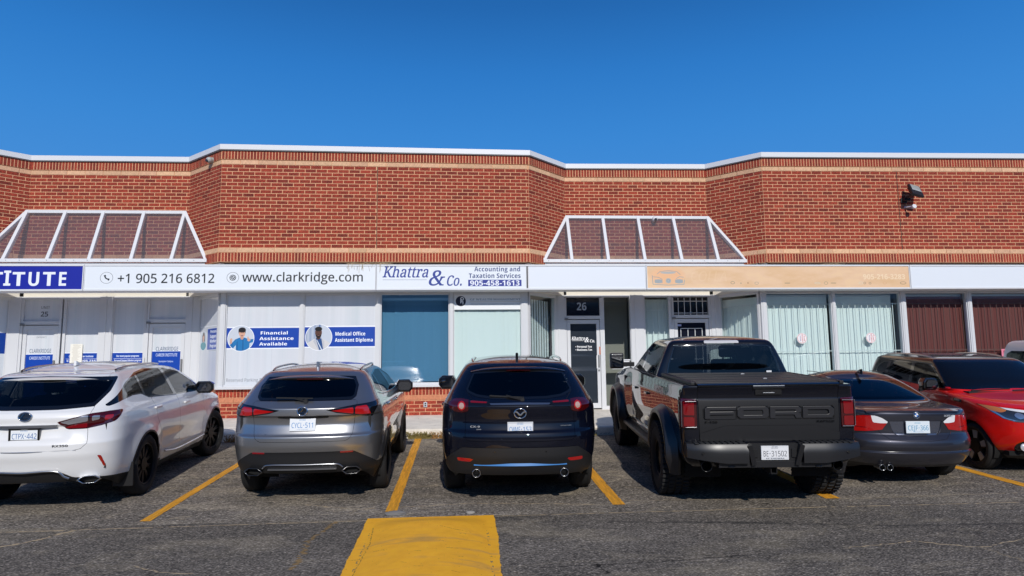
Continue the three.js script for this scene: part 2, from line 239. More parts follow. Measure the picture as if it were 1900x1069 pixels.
function brickGeo(x0, x1, y0, y1, proud, tone, m, warped) { // one brick: front and four reveals, slightly chamfered
  const e = 0.0025, D = proud + 0.02, jz = (brickR() - 0.5) * 0.0035;
  const P8 = [[x0, y0, -0.02], [x1, y0, -0.02], [x1, y1, -0.02], [x0, y1, -0.02], [x0 + e, y0 + e, proud + jz], [x1 - e, y0 + e, proud + jz], [x1 - e, y1 - e, proud + jz], [x0 + e, y1 - e, proud + jz]];
  const q = [[4, 5, 6, 7], [0, 1, 5, 4], [1, 2, 6, 5], [2, 3, 7, 6], [3, 0, 4, 7]], pos = [], uv = [], ou = brickR() * 5, ov = brickR() * 5;
  for (const f of q) for (const k of [0, 1, 2, 0, 2, 3]) { const v = P8[f[k]]; pos.push(...v); uv.push(ou + (v[0] - x0) * 1.6 + v[2] * 0.7, ov + (v[1] - y0) * 1.6 + v[2] * 0.7); }
  const g = new THREE.BufferGeometry(); g.setAttribute('position', new THREE.Float32BufferAttribute(pos, 3)); g.setAttribute('uv', new THREE.Float32BufferAttribute(uv, 2));
  g.applyMatrix4(m); if (warped) warp(g); g.computeVertexNormals(); return tint(g, tone);
}
const PLAN = [[-15, 0], [-11.17, 0], [-10.1, -1.0], [-6.446, -1.0], [-5.38, 0], [1.62, 0], [2.625, -1.0], [6.25, -1.0], [7.28, 0], [15.6, 0]];
const COURSE = 0.0826, JOINT = 0.0118, loose = [], soldiers = [], candidates = [];
for (let s = 0; s + 1 < PLAN.length; s++) {
  const { L, m } = segMatrix(PLAN[s], PLAN[s + 1]), back = new THREE.BoxGeometry(L, 2.54, 0.24, 40, 1, 1).translate(L / 2, 3.46 + 1.27, -0.12);
  const uv = back.attributes.uv; for (let i = 0; i < uv.count; i++) uv.setXY(i, uv.getX(i) * L * 2, uv.getY(i) * 5);
  back.applyMatrix4(m); warp(back); back.computeVertexNormals();
  const wall = part('brick_wall', back, mortarMat, bld);
  const ctl = s === 4 ? (-1.885 + 5.38) : s === 8 ? (10.68 - 7.28) : -1;       // movement joints
  if (ctl > 0) part('movement_joint', warp(span(ctl - 0.007, ctl + 0.007, 3.68, 5.675, 0.0005, 0.003).applyMatrix4(m)), M([0.03, 0.02, 0.018], 0.8), wall);
  for (let r = 0; r < 23; r++) {
    const y0 = 3.777 + r * COURSE + JOINT / 2, y1 = y0 + COURSE - JOINT; let x = -((r * 0.124 + (r % 3) * 0.004) % 0.248);
    for (; x < L; x += 0.248) {
      let a = Math.max(x + JOINT / 2, 0.002), b = Math.min(x + 0.248 - JOINT / 2, L - 0.002); if (b - a < 0.02) continue;
      const pieces = ctl > a && ctl < b ? [[a, ctl - 0.008], [ctl + 0.008, b]] : [[a, b]];
      for (const [p, q] of pieces) { if (q - p < 0.015) continue; const g = brickGeo(p, q, y0 + (brickR() - 0.5) * 0.002, y1 + (brickR() - 0.5) * 0.002, 0.0045, brickTone(), m, true); if (s === 4) candidates.push([Math.hypot(PLAN[4][0] + p + 1.2, (y0 - 4.7) * 1.2), g, wall]); else loose.push(g); }
    }
  }
  for (const [yb, yt, proud] of [[3.462, 3.668, 0.022], [5.787, 6.0, 0.03]]) for (let x = 0; x < L; x += 0.070) { const a = x + 0.0065, b = Math.min(x + 0.070 - 0.0065, L - 0.002); if (b - a > 0.015) soldiers.push(brickGeo(a, b, yb + 0.004, yt - 0.004, proud, brickTone(), m, true)); }
  for (const [yb, yt, proud] of [[3.463, 3.667, 0.0175], [5.788, 5.999, 0.0255]]) part('joint_bed', warp(new THREE.BoxGeometry(L, yt - yb, 0.03, 40, 1, 1).translate(L / 2, (yb + yt) / 2, proud - 0.015).applyMatrix4(m)), mortarMat, wall);
  // pale band stones above and below the brick field, each a stone of its own
  for (const [yb, yt, proud] of [[3.674, 3.772, 0.012], [5.678, 5.778, 0.012]]) for (let x = 0; x < L; x += 0.41) { const a = x + 0.003, b = Math.min(x + 0.407, L - 0.002); if (b - a < 0.03) continue; const k = 0.88 + 0.22 * brickR(); part('band_stone', brickGeo(a, b, yb, yt, proud, [k, k * (0.95 + 0.06 * brickR()), k * 0.95], m, true), stoneMat, wall); }
}
candidates.sort((a, b) => a[0] - b[0]);
candidates.forEach(([, g, wall], i) => { if (i < 300) part('brick', g, brickMat, wall); else loose.push(g); });
// base walls under the sills
const frontBays = [[-15, -11.2], [-5.36, 1.60], [7.08, 15.6]];
for (const [a, b] of frontBays) {
  const { L, m } = segMatrix([a, -0.10], [b, -0.10]);
  const wall = part('base_wall', new THREE.BoxGeometry(L, 0.9, 0.22).translate(L / 2, 0.195, -0.11).applyMatrix4(m), mortarMat, bld);
  for (let x = 0; x < L; x += 0.0765) soldiers.push(brickGeo(x + 0.006, Math.min(x + 0.0705, L), 0.458, 0.645, 0.012, brickTone().map((c) => c * 1.12), m));
  for (let x = 0; x < L; x += 0.41) part('band_stone', brickGeo(x + 0.003, Math.min(x + 0.407, L), 0.342, 0.45, 0.02, [0.80, 0.50, 0.42], m), stoneMat, wall);
  for (let r = -2; r < 4; r++) for (let x = -(r & 1) * 0.124; x < L; x += 0.248) { const p = Math.max(0.002, x + 0.0055), q = Math.min(L, x + 0.2425); if (q - p > 0.02) loose.push(brickGeo(p, q, 0.006 + r * 0.0826, 0.077 + r * 0.0826, 0.008, brickTone().map((c) => c * 1.1), m)); }
}
part('brickwork', merge(loose), brickMat, bld).userData.kind = 'stuff';
part('soldier_course', merge(soldiers), brickMat, bld).userData.kind = 'stuff';
// coping, roof, back, ends
function offsetLine(pts, d) { return pts.map((p, i) => { const n = (a, b) => { const l = Math.hypot(b[0] - a[0], b[1] - a[1]); return [-(b[1] - a[1]) / l, (b[0] - a[0]) / l]; }; const n0 = i ? n(pts[i - 1], p) : n(p, pts[i + 1]), n1 = i + 1 < pts.length ? n(p, pts[i + 1]) : n0, k = 1 + n0[0] * n1[0] + n0[1] * n1[1]; return [p[0] + d * (n0[0] + n1[0]) / k, p[1] + d * (n0[1] + n1[1]) / k]; }); }
{
  const fin = []; for (let i = 0; i + 1 < PLAN.length; i++) { const n = 8; for (let k = 0; k < n; k++) fin.push([PLAN[i][0] + (PLAN[i + 1][0] - PLAN[i][0]) * k / n, PLAN[i][1] + (PLAN[i + 1][1] - PLAN[i][1]) * k / n]); } fin.push(PLAN[PLAN.length - 1]);
  const o = offsetLine(fin, 0.075), b = offsetLine(fin, -0.3), mk = (out, yb, h) => warp(new THREE.ExtrudeGeometry(shapeOf([...out.map(([x, z]) => [x, -z]), ...b.slice().reverse().map(([x, z]) => [x, -z])]), { depth: h, bevelEnabled: false }).rotateX(-Math.PI / 2).translate(0, yb, 0));
  const cop = part('parapet_coping', mk(o, 6.003, 0.117), whiteMetal, bld);
  part('drip_edge', mk(offsetLine(fin, 0.062), 5.985, 0.016), greyMetal, cop);
  part('roof', span(-15, 15.6, 5.55, 5.7, -16, -1.25), greyMetal, bld);
  part('rear_wall', [span(-15, 15.6, -0.6, 5.55, -16.2, -16), span(-15.2, -15, -0.6, 5.9, -16.2, -0.25), span(15.6, 15.8, -0.6, 5.9, -16.2, -0.25)], mortarMat, bld);
  const inM = M([0.42, 0.41, 0.38], 0.9), fl = M([0.22, 0.21, 0.2], 0.8);
  part('interior_wall', [span(-15, 15.6, 0, 3.4, -5.2, -5.05), span(-7.0, -6.9, 0, 3.4, -5.05, -1.2), span(4.30, 4.42, 0, 3.4, -5.05, -1.2), span(-1.86, -1.80, 0, 3.4, -5.05, -0.35), span(10.6, 10.68, 0, 3.4, -5.05, -0.35)], inM, bld);
  part('interior_floor', span(-15, 15.6, -0.2, 0.03, -5.05, -1.25), fl, bld); part('interior_ceiling', span(-15, 15.6, 3.35, 3.42, -5.05, -1.3), inM, bld);
}
// lintels behind the sign band; header walls in the recesses
for (const [a, b] of frontBays) part('lintel', span(a + 0.02, b - 0.02, 2.80, 3.455, -0.32, -0.16), greyMetal, bld);
const cream = M([0.76, 0.72, 0.62], 0.6);
for (const [a, b, s] of [[-10.1, -6.446, 0], [2.625, 6.25, 1]]) {
  part('header_wall', [span(a, b, 2.79, 3.47, -1.30, -1.06)], cream, bld);
  for (const k of [-1, 1]) { const xr = k < 0 ? a : b, f = k < 0 ? (s ? 1.62 : -11.17) : (s ? 7.28 : -5.38); const { m, L } = k < 0 ? segMatrix([f, 0], [xr, -1.0]) : segMatrix([xr, -1.0], [f, 0]); part('header_wall', new THREE.BoxGeometry(L - 0.06, 0.66, 0.1).translate(L / 2, 3.12, -0.12).applyMatrix4(m), cream, bld); }
}

// ---- glazed canopies over the recessed entrances
const skyGlass = P([0.70, 0.67, 0.69], 0.04, { transmission: 0.90, thickness: 0, ior: 1.5 });
function canopy(tops, bots, yT, hipL, hipR) {
  const zT = -0.985, zB = -0.35, yB = 3.545, up = [0, 0.45, 0.9], A = (x) => [x, yT, zT + 0.03], B = (x) => [x, yB, zB];
  const n = tops.length, sk = part('canopy', [bar(A(tops[0] - 0.03), A(tops[n - 1] + 0.03), 0.075, 0.07), bar([hipL, yB, zB], [hipR, yB, zB], 0.08, 0.075), bar([hipL + 0.03, yB - 0.075, zB - 0.03], [hipR - 0.03, yB - 0.075, zB - 0.03], 0.03, 0.05)], whiteMetal, bld);
  for (let i = 0; i < n; i++) part('mullion', bar(A(tops[i]), B(bots[i]), 0.072, 0.085, [0, 0.5, 0.87]), whiteMetal, sk);
  part('hip_rafter', bar(A(tops[0]), [hipL + 0.02, yB, zB], 0.072, 0.08, [0, 0.5, 0.87]), whiteMetal, sk); part('hip_rafter', bar(A(tops[n - 1]), [hipR - 0.02, yB, zB], 0.072, 0.08, [0, 0.5, 0.87]), whiteMetal, sk);
  const quad = (p) => { const g = new THREE.BufferGeometry(), v = p.length === 4 ? [p[0], p[1], p[2], p[0], p[2], p[3]] : p; g.setAttribute('position', new THREE.Float32BufferAttribute(v.flat(), 3)); g.setAttribute('uv', new THREE.Float32BufferAttribute(v.map(() => [0, 0]).flat(), 2)); g.computeVertexNormals(); return g; };
  const xb = [...bots], xt = [...tops], o = (p) => [p[0], p[1], p[2] + 0.012];
  for (let i = 0; i + 1 < n; i++) part('pane', quad([o(A(xt[i])), o(B(xb[i])), o(B(xb[i + 1])), o(A(xt[i + 1]))]), skyGlass, sk);
  part('pane', quad([o(A(xt[0])), o([hipL, yB, zB]), o(B(xb[0]))]), skyGlass, sk); part('pane', quad([o(A(xt[n - 1])), o(B(xb[n - 1])), o([hipR, yB, zB])]), skyGlass, sk);
  const bolts = []; for (let x = hipL + 0.12; x < hipR; x += 0.29) bolts.push(new THREE.CylinderGeometry(0.008, 0.008, 0.01, 8).rotateX(Math.PI / 2).translate(x, yB, zB + 0.043)); part('bolt_row', bolts, greyMetal, sk);
  for (let i = 0; i < n; i++) part('bracket', [span(bots[i] - 0.04, bots[i] + 0.04, 3.35, 3.47, zB - 0.42, zB - 0.02)], greyMetal, sk);
}
canopy([-10.08, -9.217, -8.364, -7.442, -6.513], [-10.16, -9.22, -8.32, -7.41, -6.53], 4.80, -10.78, -5.74);
canopy([2.655, 3.553, 4.444, 5.342, 6.235], [2.66, 3.54, 4.43, 5.33, 6.23], 4.745, 1.98, 6.94);

// ---- shop fronts
const clearGlass = P([0.86, 0.94, 0.93], 0.015, { transmission: 1, thickness: 0 });
const blueGlass = P([0.50, 0.70, 0.82], 0.02, { transmission: 1, thickness: 0, ior: 1.9 });
const darkGlass = P([0.030, 0.038, 0.050], 0.03, { specularIntensity: 1.6 });
const smokeGlass = P([0.72, 0.74, 0.72], 0.02, { transmission: 1, thickness: 0 });
function filmMat(tex) { return P([1, 1, 1], 0.35, { map: tex, clearcoat: 0.6, clearcoatRoughness: 0.03 }); }
const FILM = '#d6d9dd', BLUE = '#0f43a8';
function frontFrame(a, b, name = 'window') { return part(name, [span(a, b, 2.72, 2.795, -0.19, -0.07), span(a, b, 0.69, 0.735, -0.19, -0.075), span(a, a + 0.02, 0.73, 2.725, -0.185, -0.08), span(b - 0.02, b, 0.73, 2.725, -0.185, -0.08)], frameMat, bld); }
function paneGeo(x0, x1, y0, y1, z) { return new THREE.PlaneGeometry(x1 - x0, y1 - y0).translate((x0 + x1) / 2, (y0 + y1) / 2, z); }
// sills
for (const [a, b] of frontBays) part('sill', rbox(b - a + 0.04, 0.06, 0.20, 0.008, (a + b) / 2, 0.662, -0.09), frameMat, bld);
for (const [x, w] of [[-5.25, 0.11], [-3.527, 0.075], [-1.835, 0.095], [-0.188, 0.085], [1.49, 0.14], [7.17, 0.13], [8.895, 0.075], [10.64, 0.115], [12.325, 0.105], [14.1, 0.1], [-11.3, 0.12], [-13, 0.1]]) part('mullion', [span(x - w / 2, x + w / 2, 0.69, 2.80, -0.20, -0.055), span(x - w / 5, x + w / 5, 0.69, 2.80, -0.056, -0.045)], frameMat, bld);
// film windows with print
function pxMap(x0, x1, y0, y1, w, h) { return { X: (p) => (p - x0) / (x1 - x0) * w, Y: (p) => (p - y0) / (y1 - y0) * h, s: w / (x1 - x0) }; }
function portrait(g, cx, cy, R, bg, person) { g.save(); g.beginPath(); g.arc(cx, cy, R, 0, 7); g.fillStyle = '#f4f6f8'; g.fill(); g.beginPath(); g.arc(cx, cy, R * 0.955, 0, 7); g.clip(); g.fillStyle = bg; g.fillRect(cx - R, cy - R, 2 * R, 2 * R); g.translate(cx, cy); g.scale(R, R); person(g); g.restore(); }
function ell(g, x, y, a, b, c, rot = 0) { g.fillStyle = c; g.beginPath(); g.ellipse(x, y, a, b, rot, 0, 7); g.fill(); }
function poly(g, pts, c) { g.fillStyle = c; g.beginPath(); pts.forEach(([x, y], i) => i ? g.lineTo(x, y) : g.moveTo(x, y)); g.closePath(); g.fill(); }
const cheerful = (g) => {
  poly(g, [[-0.8, 0.5], [-0.42, 0.08], [-0.1, -0.06], [0.28, -0.06], [0.62, 0.08], [0.95, 0.05], [0.9, 0.3], [0.66, 0.36], [0.62, 1], [-0.34, 1], [-0.36, 0.5], [-0.55, 0.75], [-0.8, 0.66]], '#2478b4');
  poly(g, [[-0.3, 0.3], [-0.34, 1], [-0.2, 1], [-0.22, 0.2]], '#1d659c'); poly(g, [[0.12, 0.0], [0.2, 0.0], [0.22, 1], [0.12, 1]], '#1c6298'); poly(g, [[-0.8, 0.5], [-0.6, 0.3], [-0.52, 0.62], [-0.72, 0.7]], '#1f6ca6');
  ell(g, -0.72, 0.12, 0.09, 0.13, '#d8a88e', 0.3); poly(g, [[-0.8, 0.2], [-0.64, 0.2], [-0.66, 0.4], [-0.8, 0.42]], '#d3a086'); ell(g, -0.55, -0.2, 0.06, 0.035, '#c8ccd0', 0.6); ell(g, -0.48, -0.28, 0.05, 0.03, '#c8ccd0', 0.6);
  ell(g, 0.6, 0.12, 0.12, 0.11, '#dcae94'); poly(g, [[0.5, 0.1], [0.47, -0.12], [0.56, -0.13], [0.6, 0.06]], '#dcae94'); ell(g, 0.08, -0.06, 0.12, 0.16, '#cf9c82');
  ell(g, 0.08, -0.38, 0.235, 0.30, '#dcaa90'); ell(g, 0.08, -0.64, 0.27, 0.20, '#211c1b'); poly(g, [[-0.2, -0.6], [-0.17, -0.36], [-0.11, -0.5], [0.0, -0.57], [0.2, -0.56], [0.27, -0.48], [0.31, -0.36], [0.35, -0.6]], '#211c1b');
  ell(g, -0.02, -0.43, 0.035, 0.014, '#2a2220'); ell(g, 0.18, -0.43, 0.035, 0.014, '#2a2220'); ell(g, 0.08, -0.22, 0.085, 0.06, '#7c2f2c'); g.fillStyle = '#f4efe9'; g.fillRect(0.02, -0.265, 0.12, 0.03); ell(g, 0.08, -0.34, 0.03, 0.045, '#cf977c');
};
const doctor = (g) => {
  for (let i = 0; i < 6; i++) { g.fillStyle = i % 2 ? '#b9c2cf' : '#9eabc2'; g.fillRect(-1 + i * 0.16, -1, 0.13, 2); } g.fillStyle = '#c9d1dc'; g.fillRect(0.2, -1, 1, 2); g.fillStyle = '#6d82ab'; g.fillRect(0.0, -1, 0.12, 2);
  poly(g, [[-1, 0.55], [-0.5, 0.22], [-0.2, 0.05], [0.2, 0.1], [0.6, 0.26], [1, 0.6], [1, 1], [-1, 1]], '#d7d5d3'); poly(g, [[-0.28, 0.06], [0.22, 0.1], [0.36, 1.0], [0.0, 1.0]], '#264f87'); poly(g, [[-0.24, 0.02], [-0.4, 0.3], [0.02, 1], [0.06, 0.95]], '#c2c3c8'); poly(g, [[0.2, 0.08], [0.42, 0.3], [0.42, 1], [0.34, 0.9]], '#c6c6ca'); poly(g, [[-0.16, 0.2], [-0.12, 0.18], [0.26, 0.9], [0.2, 0.95]], '#dfe6ee');
  ell(g, -0.02, -0.02, 0.16, 0.2, '#4a2f25'); ell(g, -0.02, -0.36, 0.25, 0.33, '#5f3d30'); ell(g, -0.02, -0.62, 0.265, 0.17, '#17120f'); poly(g, [[-0.27, -0.3], [-0.2, -0.05], [-0.02, 0.06], [0.16, -0.05], [0.23, -0.3], [0.14, -0.16], [-0.02, -0.2], [-0.18, -0.16]], '#1c1410'); ell(g, -0.02, -0.13, 0.09, 0.03, '#8a5a4c'); ell(g, -0.12, -0.4, 0.04, 0.016, '#140e0c'); ell(g, 0.08, -0.4, 0.04, 0.016, '#140e0c'); ell(g, -0.02, -0.28, 0.045, 0.06, '#553528');
};
const nurse = (g) => { poly(g, [[-0.9, 1], [-0.7, 0.3], [-0.2, 0.1], [0.3, 0.12], [0.7, 0.35], [0.9, 1]], '#2f8f9c'); ell(g, 0, -0.1, 0.14, 0.3, '#c9957c'); poly(g, [[-0.36, 0.1], [-0.34, -0.5], [-0.1, -0.85], [0.2, -0.82], [0.4, -0.4], [0.42, 0.1], [0.2, 0.1], [0.1, -0.3], [-0.15, -0.3], [-0.2, 0.1]], '#3a231b'); ell(g, 0.02, -0.36, 0.24, 0.33, '#d6a58b'); poly(g, [[-0.24, -0.4], [-0.12, -0.66], [0.2, -0.68], [0.28, -0.4], [0.1, -0.58]], '#3a231b'); ell(g, -0.06, -0.42, 0.035, 0.016, '#2a1c18'); ell(g, 0.11, -0.42, 0.035, 0.016, '#2a1c18'); ell(g, 0.02, -0.2, 0.08, 0.028, '#b0504c'); };
function filmBase(g, w, h, c = FILM) { g.fillStyle = c; g.fillRect(0, 0, w, h); for (let i = 0; i < 22; i++) { g.fillStyle = 'rgba(' + (i % 2 ? '255,255,255' : '176,182,190') + ',0.05)'; g.fillRect(rnd() * w, 0, 6 + rnd() * 90, h); } }
{
  const W1 = frontFrame(-5.19, -3.565), t1 = canvasTex(1024, 1252, (g, w, h) => {
    const m = pxMap(417, 556, 545, 715, w, h); filmBase(g, w, h); g.fillStyle = '#f6f8fa'; g.fillRect(0, m.Y(605.5), w, m.Y(607) - m.Y(605.5)); g.fillRect(0, m.Y(645.5), w, m.Y(648) - m.Y(645.5));
    g.fillStyle = BLUE; g.fillRect(0, m.Y(608), w, m.Y(646) - m.Y(608)); portrait(g, m.X(445), m.Y(627.5), 25 * m.s, '#ccd3dc', cheerful); g.fillStyle = '#fff';
    text(g, 'Financial', m.X(480.5), m.X(533), m.Y(620.5), 8.6 * m.s, 'sans-serif', 'bold'); text(g, 'Assistance', m.X(479.5), m.X(544), m.Y(631), 8.6 * m.s, 'sans-serif', 'bold'); text(g, 'Available', m.X(479.5), m.X(532), m.Y(641.5), 8.6 * m.s, 'sans-serif', 'bold');
    g.fillStyle = '#85898e'; text(g, 'Reserved Parking For', m.X(420), m.X(493), m.Y(709.5), 8.6 * m.s, 'sans-serif'); g.fillStyle = '#1f5f9e'; text(g, 'Clarkridge', m.X(495), m.X(538), m.Y(709.5), 8.6 * m.s, 'sans-serif', 'bold');
    g.fillStyle = 'rgba(150,158,168,0.35)'; for (const x of [0.3, 0.62]) g.fillRect(x * w, 0, 2, h);
  }); part('film_pane', paneGeo(-5.19, -3.565, 0.735, 2.72, -0.13), filmMat(t1), W1);
  const W2 = frontFrame(-3.49, -1.885), t2 = canvasTex(1024, 1266, (g, w, h) => {
    const m = pxMap(563, 697, 545, 715, w, h); filmBase(g, w, h); g.fillStyle = '#f6f8fa'; g.fillRect(0, m.Y(604.5), w, m.Y(607) - m.Y(604.5)); g.fillRect(0, m.Y(644), w, m.Y(646.5) - m.Y(644)); g.fillStyle = BLUE; g.fillRect(0, m.Y(607), w, m.Y(644.5) - m.Y(607)); portrait(g, m.X(590.5), m.Y(626.5), 25 * m.s, '#aebacb', doctor); g.fillStyle = '#fff';
    text(g, 'Medical Office', m.X(620.5), m.X(677), m.Y(623.5), 9.4 * m.s, 'sans-serif', 'bold'); text(g, 'Assistant Diploma', m.X(620.5), m.X(691.5), m.Y(635.5), 9.4 * m.s, 'sans-serif', 'bold');
  }); part('film_pane', paneGeo(-3.49, -1.885, 0.735, 2.72, -0.13), filmMat(t2), W2);
  const slat = M([0.80, 0.835, 0.825], 0.7), slatM = M([0.17, 0.032, 0.026], 0.6), slatB = M([0.30, 0.44, 0.53], 0.6);
  function blinds(parent, x0, x1, y0, y1, z, mat, w = 0.105, ang = 0.32, top = y1) { const n = Math.round((x1 - x0) / 0.098); for (let i = 0; i < n; i++) { const x = x0 + (i + 0.5) * (x1 - x0) / n, g = new THREE.BoxGeometry(w, y1 - y0, 0.003).translate(0, (y0 + y1) / 2, 0).rotateY(ang + (rnd() - 0.5) * 0.18).translate(x, 0, z + (rnd() - 0.5) * 0.012); part('blind_slat', g, mat, parent); } part('blind_rail', span(x0, x1, y1, y1 + 0.05, z - 0.03, z + 0.03), frameMat, parent); }
  const grilleMat = M([0.72, 0.74, 0.74], 0.5);
  const grilleDark = M([0.16, 0.07, 0.06], 0.5);
  function grille(parent, x0, x1, y0, y1, z, rows, dx, mat = grilleMat) { const l = []; for (const y of rows) l.push(span(x0, x1, y - 0.009, y + 0.009, z - 0.006, z + 0.006)); for (let x = x0 + dx / 2; x < x1; x += dx) l.push(span(x - 0.007, x + 0.007, y0, y1, z - 0.007, z + 0.005)); part('security_grille', l, mat, parent); }
  const W3 = frontFrame(-1.785, -0.235); part('pane', paneGeo(-1.785, -0.235, 0.735, 2.72, -0.13), blueGlass, W3); blinds(W3, -1.77, -0.24, 0.75, 2.62, -0.34, slatB, 0.11, 0.12);
  const W4 = frontFrame(-0.14, 1.42); part('pane', paneGeo(-0.14, 1.42, 0.735, 2.72, -0.13), clearGlass, W4); blinds(W4, -0.12, 1.41, 0.75, 2.66, -0.20, slat, 0.11, 0.10);
  const t4 = canvasTex(1024, 228, (g, w, h) => { const m = pxMap(843, 968, 545.5, 574, w, h); g.fillStyle = '#eceff0'; g.fillRect(0, 0, w, h); g.fillStyle = '#12132c'; g.beginPath(); g.arc(m.X(856), m.Y(558), 9.4 * m.s, 0, 7); g.fill(); g.strokeStyle = '#fff'; g.lineWidth = 1.6 * m.s; g.beginPath(); g.arc(m.X(855.5), m.Y(559.5), 4.6 * m.s, -0.9, 5.0, true); g.stroke(); g.beginPath(); g.moveTo(m.X(856), m.Y(552)); g.lineTo(m.X(856), m.Y(562)); g.moveTo(m.X(856), m.Y(559)); g.lineTo(m.X(860), m.Y(559)); g.lineTo(m.X(860), m.Y(564)); g.stroke(); g.beginPath(); g.arc(m.X(858.4), m.Y(553.6), 2.6 * m.s, 0, 7); g.stroke(); g.fillStyle = '#4d6078'; text(g, 'GF WEALTH MANAGEMENT', m.X(873), m.X(967), m.Y(556.6), 5 * m.s, 'serif'); g.fillStyle = '#c9c0a8'; g.fillRect(m.X(873), m.Y(559), m.X(967) - m.X(873), 0.7 * m.s); g.fillStyle = '#8d9498'; text(g, 'INVESTMENT BANKING MORTGAGE TAX', m.X(874), m.X(966), m.Y(564.5), 3 * m.s, 'serif'); });
  part('sign_board', span(-0.135, 1.415, 2.375, 2.722, -0.128, -0.118), whiteMetal, W4); part('sign_face', paneGeo(-0.135, 1.415, 2.375, 2.722, -0.115), M([1, 1, 1], 0.5, { map: t4 }), W4);
  for (const [a, b, mt, gl] of [[7.235, 8.855, slat, 0], [8.935, 10.58, slat, 0], [10.70, 12.27, slatM, 1], [12.38, 14.05, slatM, 1]]) { const w = frontFrame(a, b); part('pane', paneGeo(a, b, 0.735, 2.72, -0.13), clearGlass, w); const e = a === 8.935 ? b - 0.14 : b - 0.03; blinds(w, a + 0.02, e, 0.75, 2.66, -0.27, mt, 0.111, -0.13); grille(w, a, b, 0.74, 2.50, -0.17, [2.475, 1.355], 0.157, gl ? grilleDark : grilleMat); }
  const W0 = frontFrame(-12.95, -11.36); part('film_pane', paneGeo(-12.95, -11.36, 0.735, 2.72, -0.13), M(FILM, 0.4), W0);

  const angleBricks = [];
  // angled side windows of the recesses
  function angled(a, b, make, base = true) { const { L, m } = segMatrix(a, b); const f = part('side_window', merge([span(0, L, 2.72, 2.795, -0.07, 0.05), span(0, L, 0.66, 0.735, -0.07, 0.08), span(0, 0.05, 0.735, 2.72, -0.07, 0.04), span(L - 0.05, L, 0.735, 2.72, -0.07, 0.04)]).applyMatrix4(m), frameMat, bld); part('base_panel', span(0, L, -0.2, 0.64, -0.08, 0.0).applyMatrix4(m), mortarMat, bld); for (let r = 0; r < 7; r++) for (let x = -(r & 1) * 0.124; x < L; x += 0.248) { const p = Math.max(0.003, x + 0.006), q = Math.min(L, x + 0.242); if (q - p > 0.03) angleBricks.push(brickGeo(p, q, 0.01 + r * 0.0826, 0.08 + r * 0.0826, 0.008, brickTone(), m)); } make(f, L, m); }
  const filmSide = (draw) => (f, L, m) => part('film_pane', paneGeo(0.05, L - 0.05, 0.735, 2.72, 0.0).applyMatrix4(m), filmMat(canvasTex(512, 884, draw)), f);
  angled([-6.10, -1.05], [-5.33, -0.12], filmSide((g, w, h) => { filmBase(g, w, h); const Y = (p) => (p - 548) / (716 - 548) * h; g.fillStyle = '#f6f8fa'; g.fillRect(0, Y(603), w, 8); g.fillStyle = BLUE; g.fillRect(w * 0.42, Y(609), w * 0.58, Y(649) - Y(609)); portrait(g, w * 0.2, Y(631), h * 0.115, '#cfd8de', nurse); g.fillStyle = '#fff'; ['Personal', 'Support', 'Worker', 'Program'].forEach((s, i) => text(g, s, w * 0.56, w * (0.90 + (i === 0 ? 0.08 : 0)), Y(617.5 + i * 9.2), h * 0.048, 'sans-serif', 'bold')); g.fillStyle = '#9aa0a8'; g.fillRect(w * 0.5, Y(651), w * 0.4, 4); }));
  angled([-11.25, -0.12], [-10.36, -1.05], filmSide((g, w, h) => { filmBase(g, w, h); const Y = (p) => (p - 548) / (716 - 548) * h; g.fillStyle = '#0b3590'; g.fillRect(0, Y(612), w, Y(652) - Y(612)); g.fillStyle = '#fff'; text(g, 'Program', w * 0.30, w * 0.86, Y(648), h * 0.05, 'sans-serif', 'bold'); }));
  angled([1.57, -0.12], [2.33, -1.05], (f, L, m) => { part('pane', paneGeo(0.05, L - 0.05, 0.735, 2.72, 0).applyMatrix4(m), clearGlass, f); const n = 10; for (let i = 0; i < n; i++) part('blind_slat', new THREE.BoxGeometry(0.115, 1.9, 0.003).rotateY(0.2).translate(0.1 + i * (L - 0.2) / (n - 1), 1.70, -0.16).applyMatrix4(m), slat, f); });
  angled([6.47, -1.05], [7.10, -0.12], (f, L, m) => { part('pane', paneGeo(0.05, L - 0.05, 0.735, 2.72, 0).applyMatrix4(m), clearGlass, f); const n = 10; for (let i = 0; i < n; i++) part('blind_slat', new THREE.BoxGeometry(0.122, 1.93, 0.003).rotateY(0.12).translate(0.07 + i * (L - 0.14) / (n - 1), 1.70, -0.13).applyMatrix4(m), slat, f); const l = [span(0.05, L - 0.05, 2.466, 2.484, -0.05, -0.038)]; for (let i = 0; i < 6; i++) l.push(span(0.1 + i * 0.18, 0.114 + i * 0.18, 0.74, 2.5, -0.052, -0.04)); part('security_grille', merge(l).applyMatrix4(m), grilleMat, f); });

  part('base_bricks', merge(angleBricks), brickMat, bld).userData.kind = 'stuff';
  // recessed entrance of the left unit
  const Z = -1.05, F = (x0, x1, y0, y1, dz = 0) => span(x0, x1, y0, y1, Z - 0.09, Z + 0.035 + dz);
  part('post', [F(-10.38, -10.10, 0, 2.8, 0.02)], frameMat, bld); part('post', [F(-8.35, -8.055, 0, 2.8, 0.03), F(-8.22, -8.19, 0, 2.8, 0.045)], frameMat, bld); part('post', [F(-6.36, -6.08, 0, 2.8, 0.02), F(-6.30, -6.26, 0, 2.8, 0.035)], frameMat, bld);
  part('door_head', [F(-10.1, -6.36, 2.735, 2.80, 0.01)], frameMat, bld);
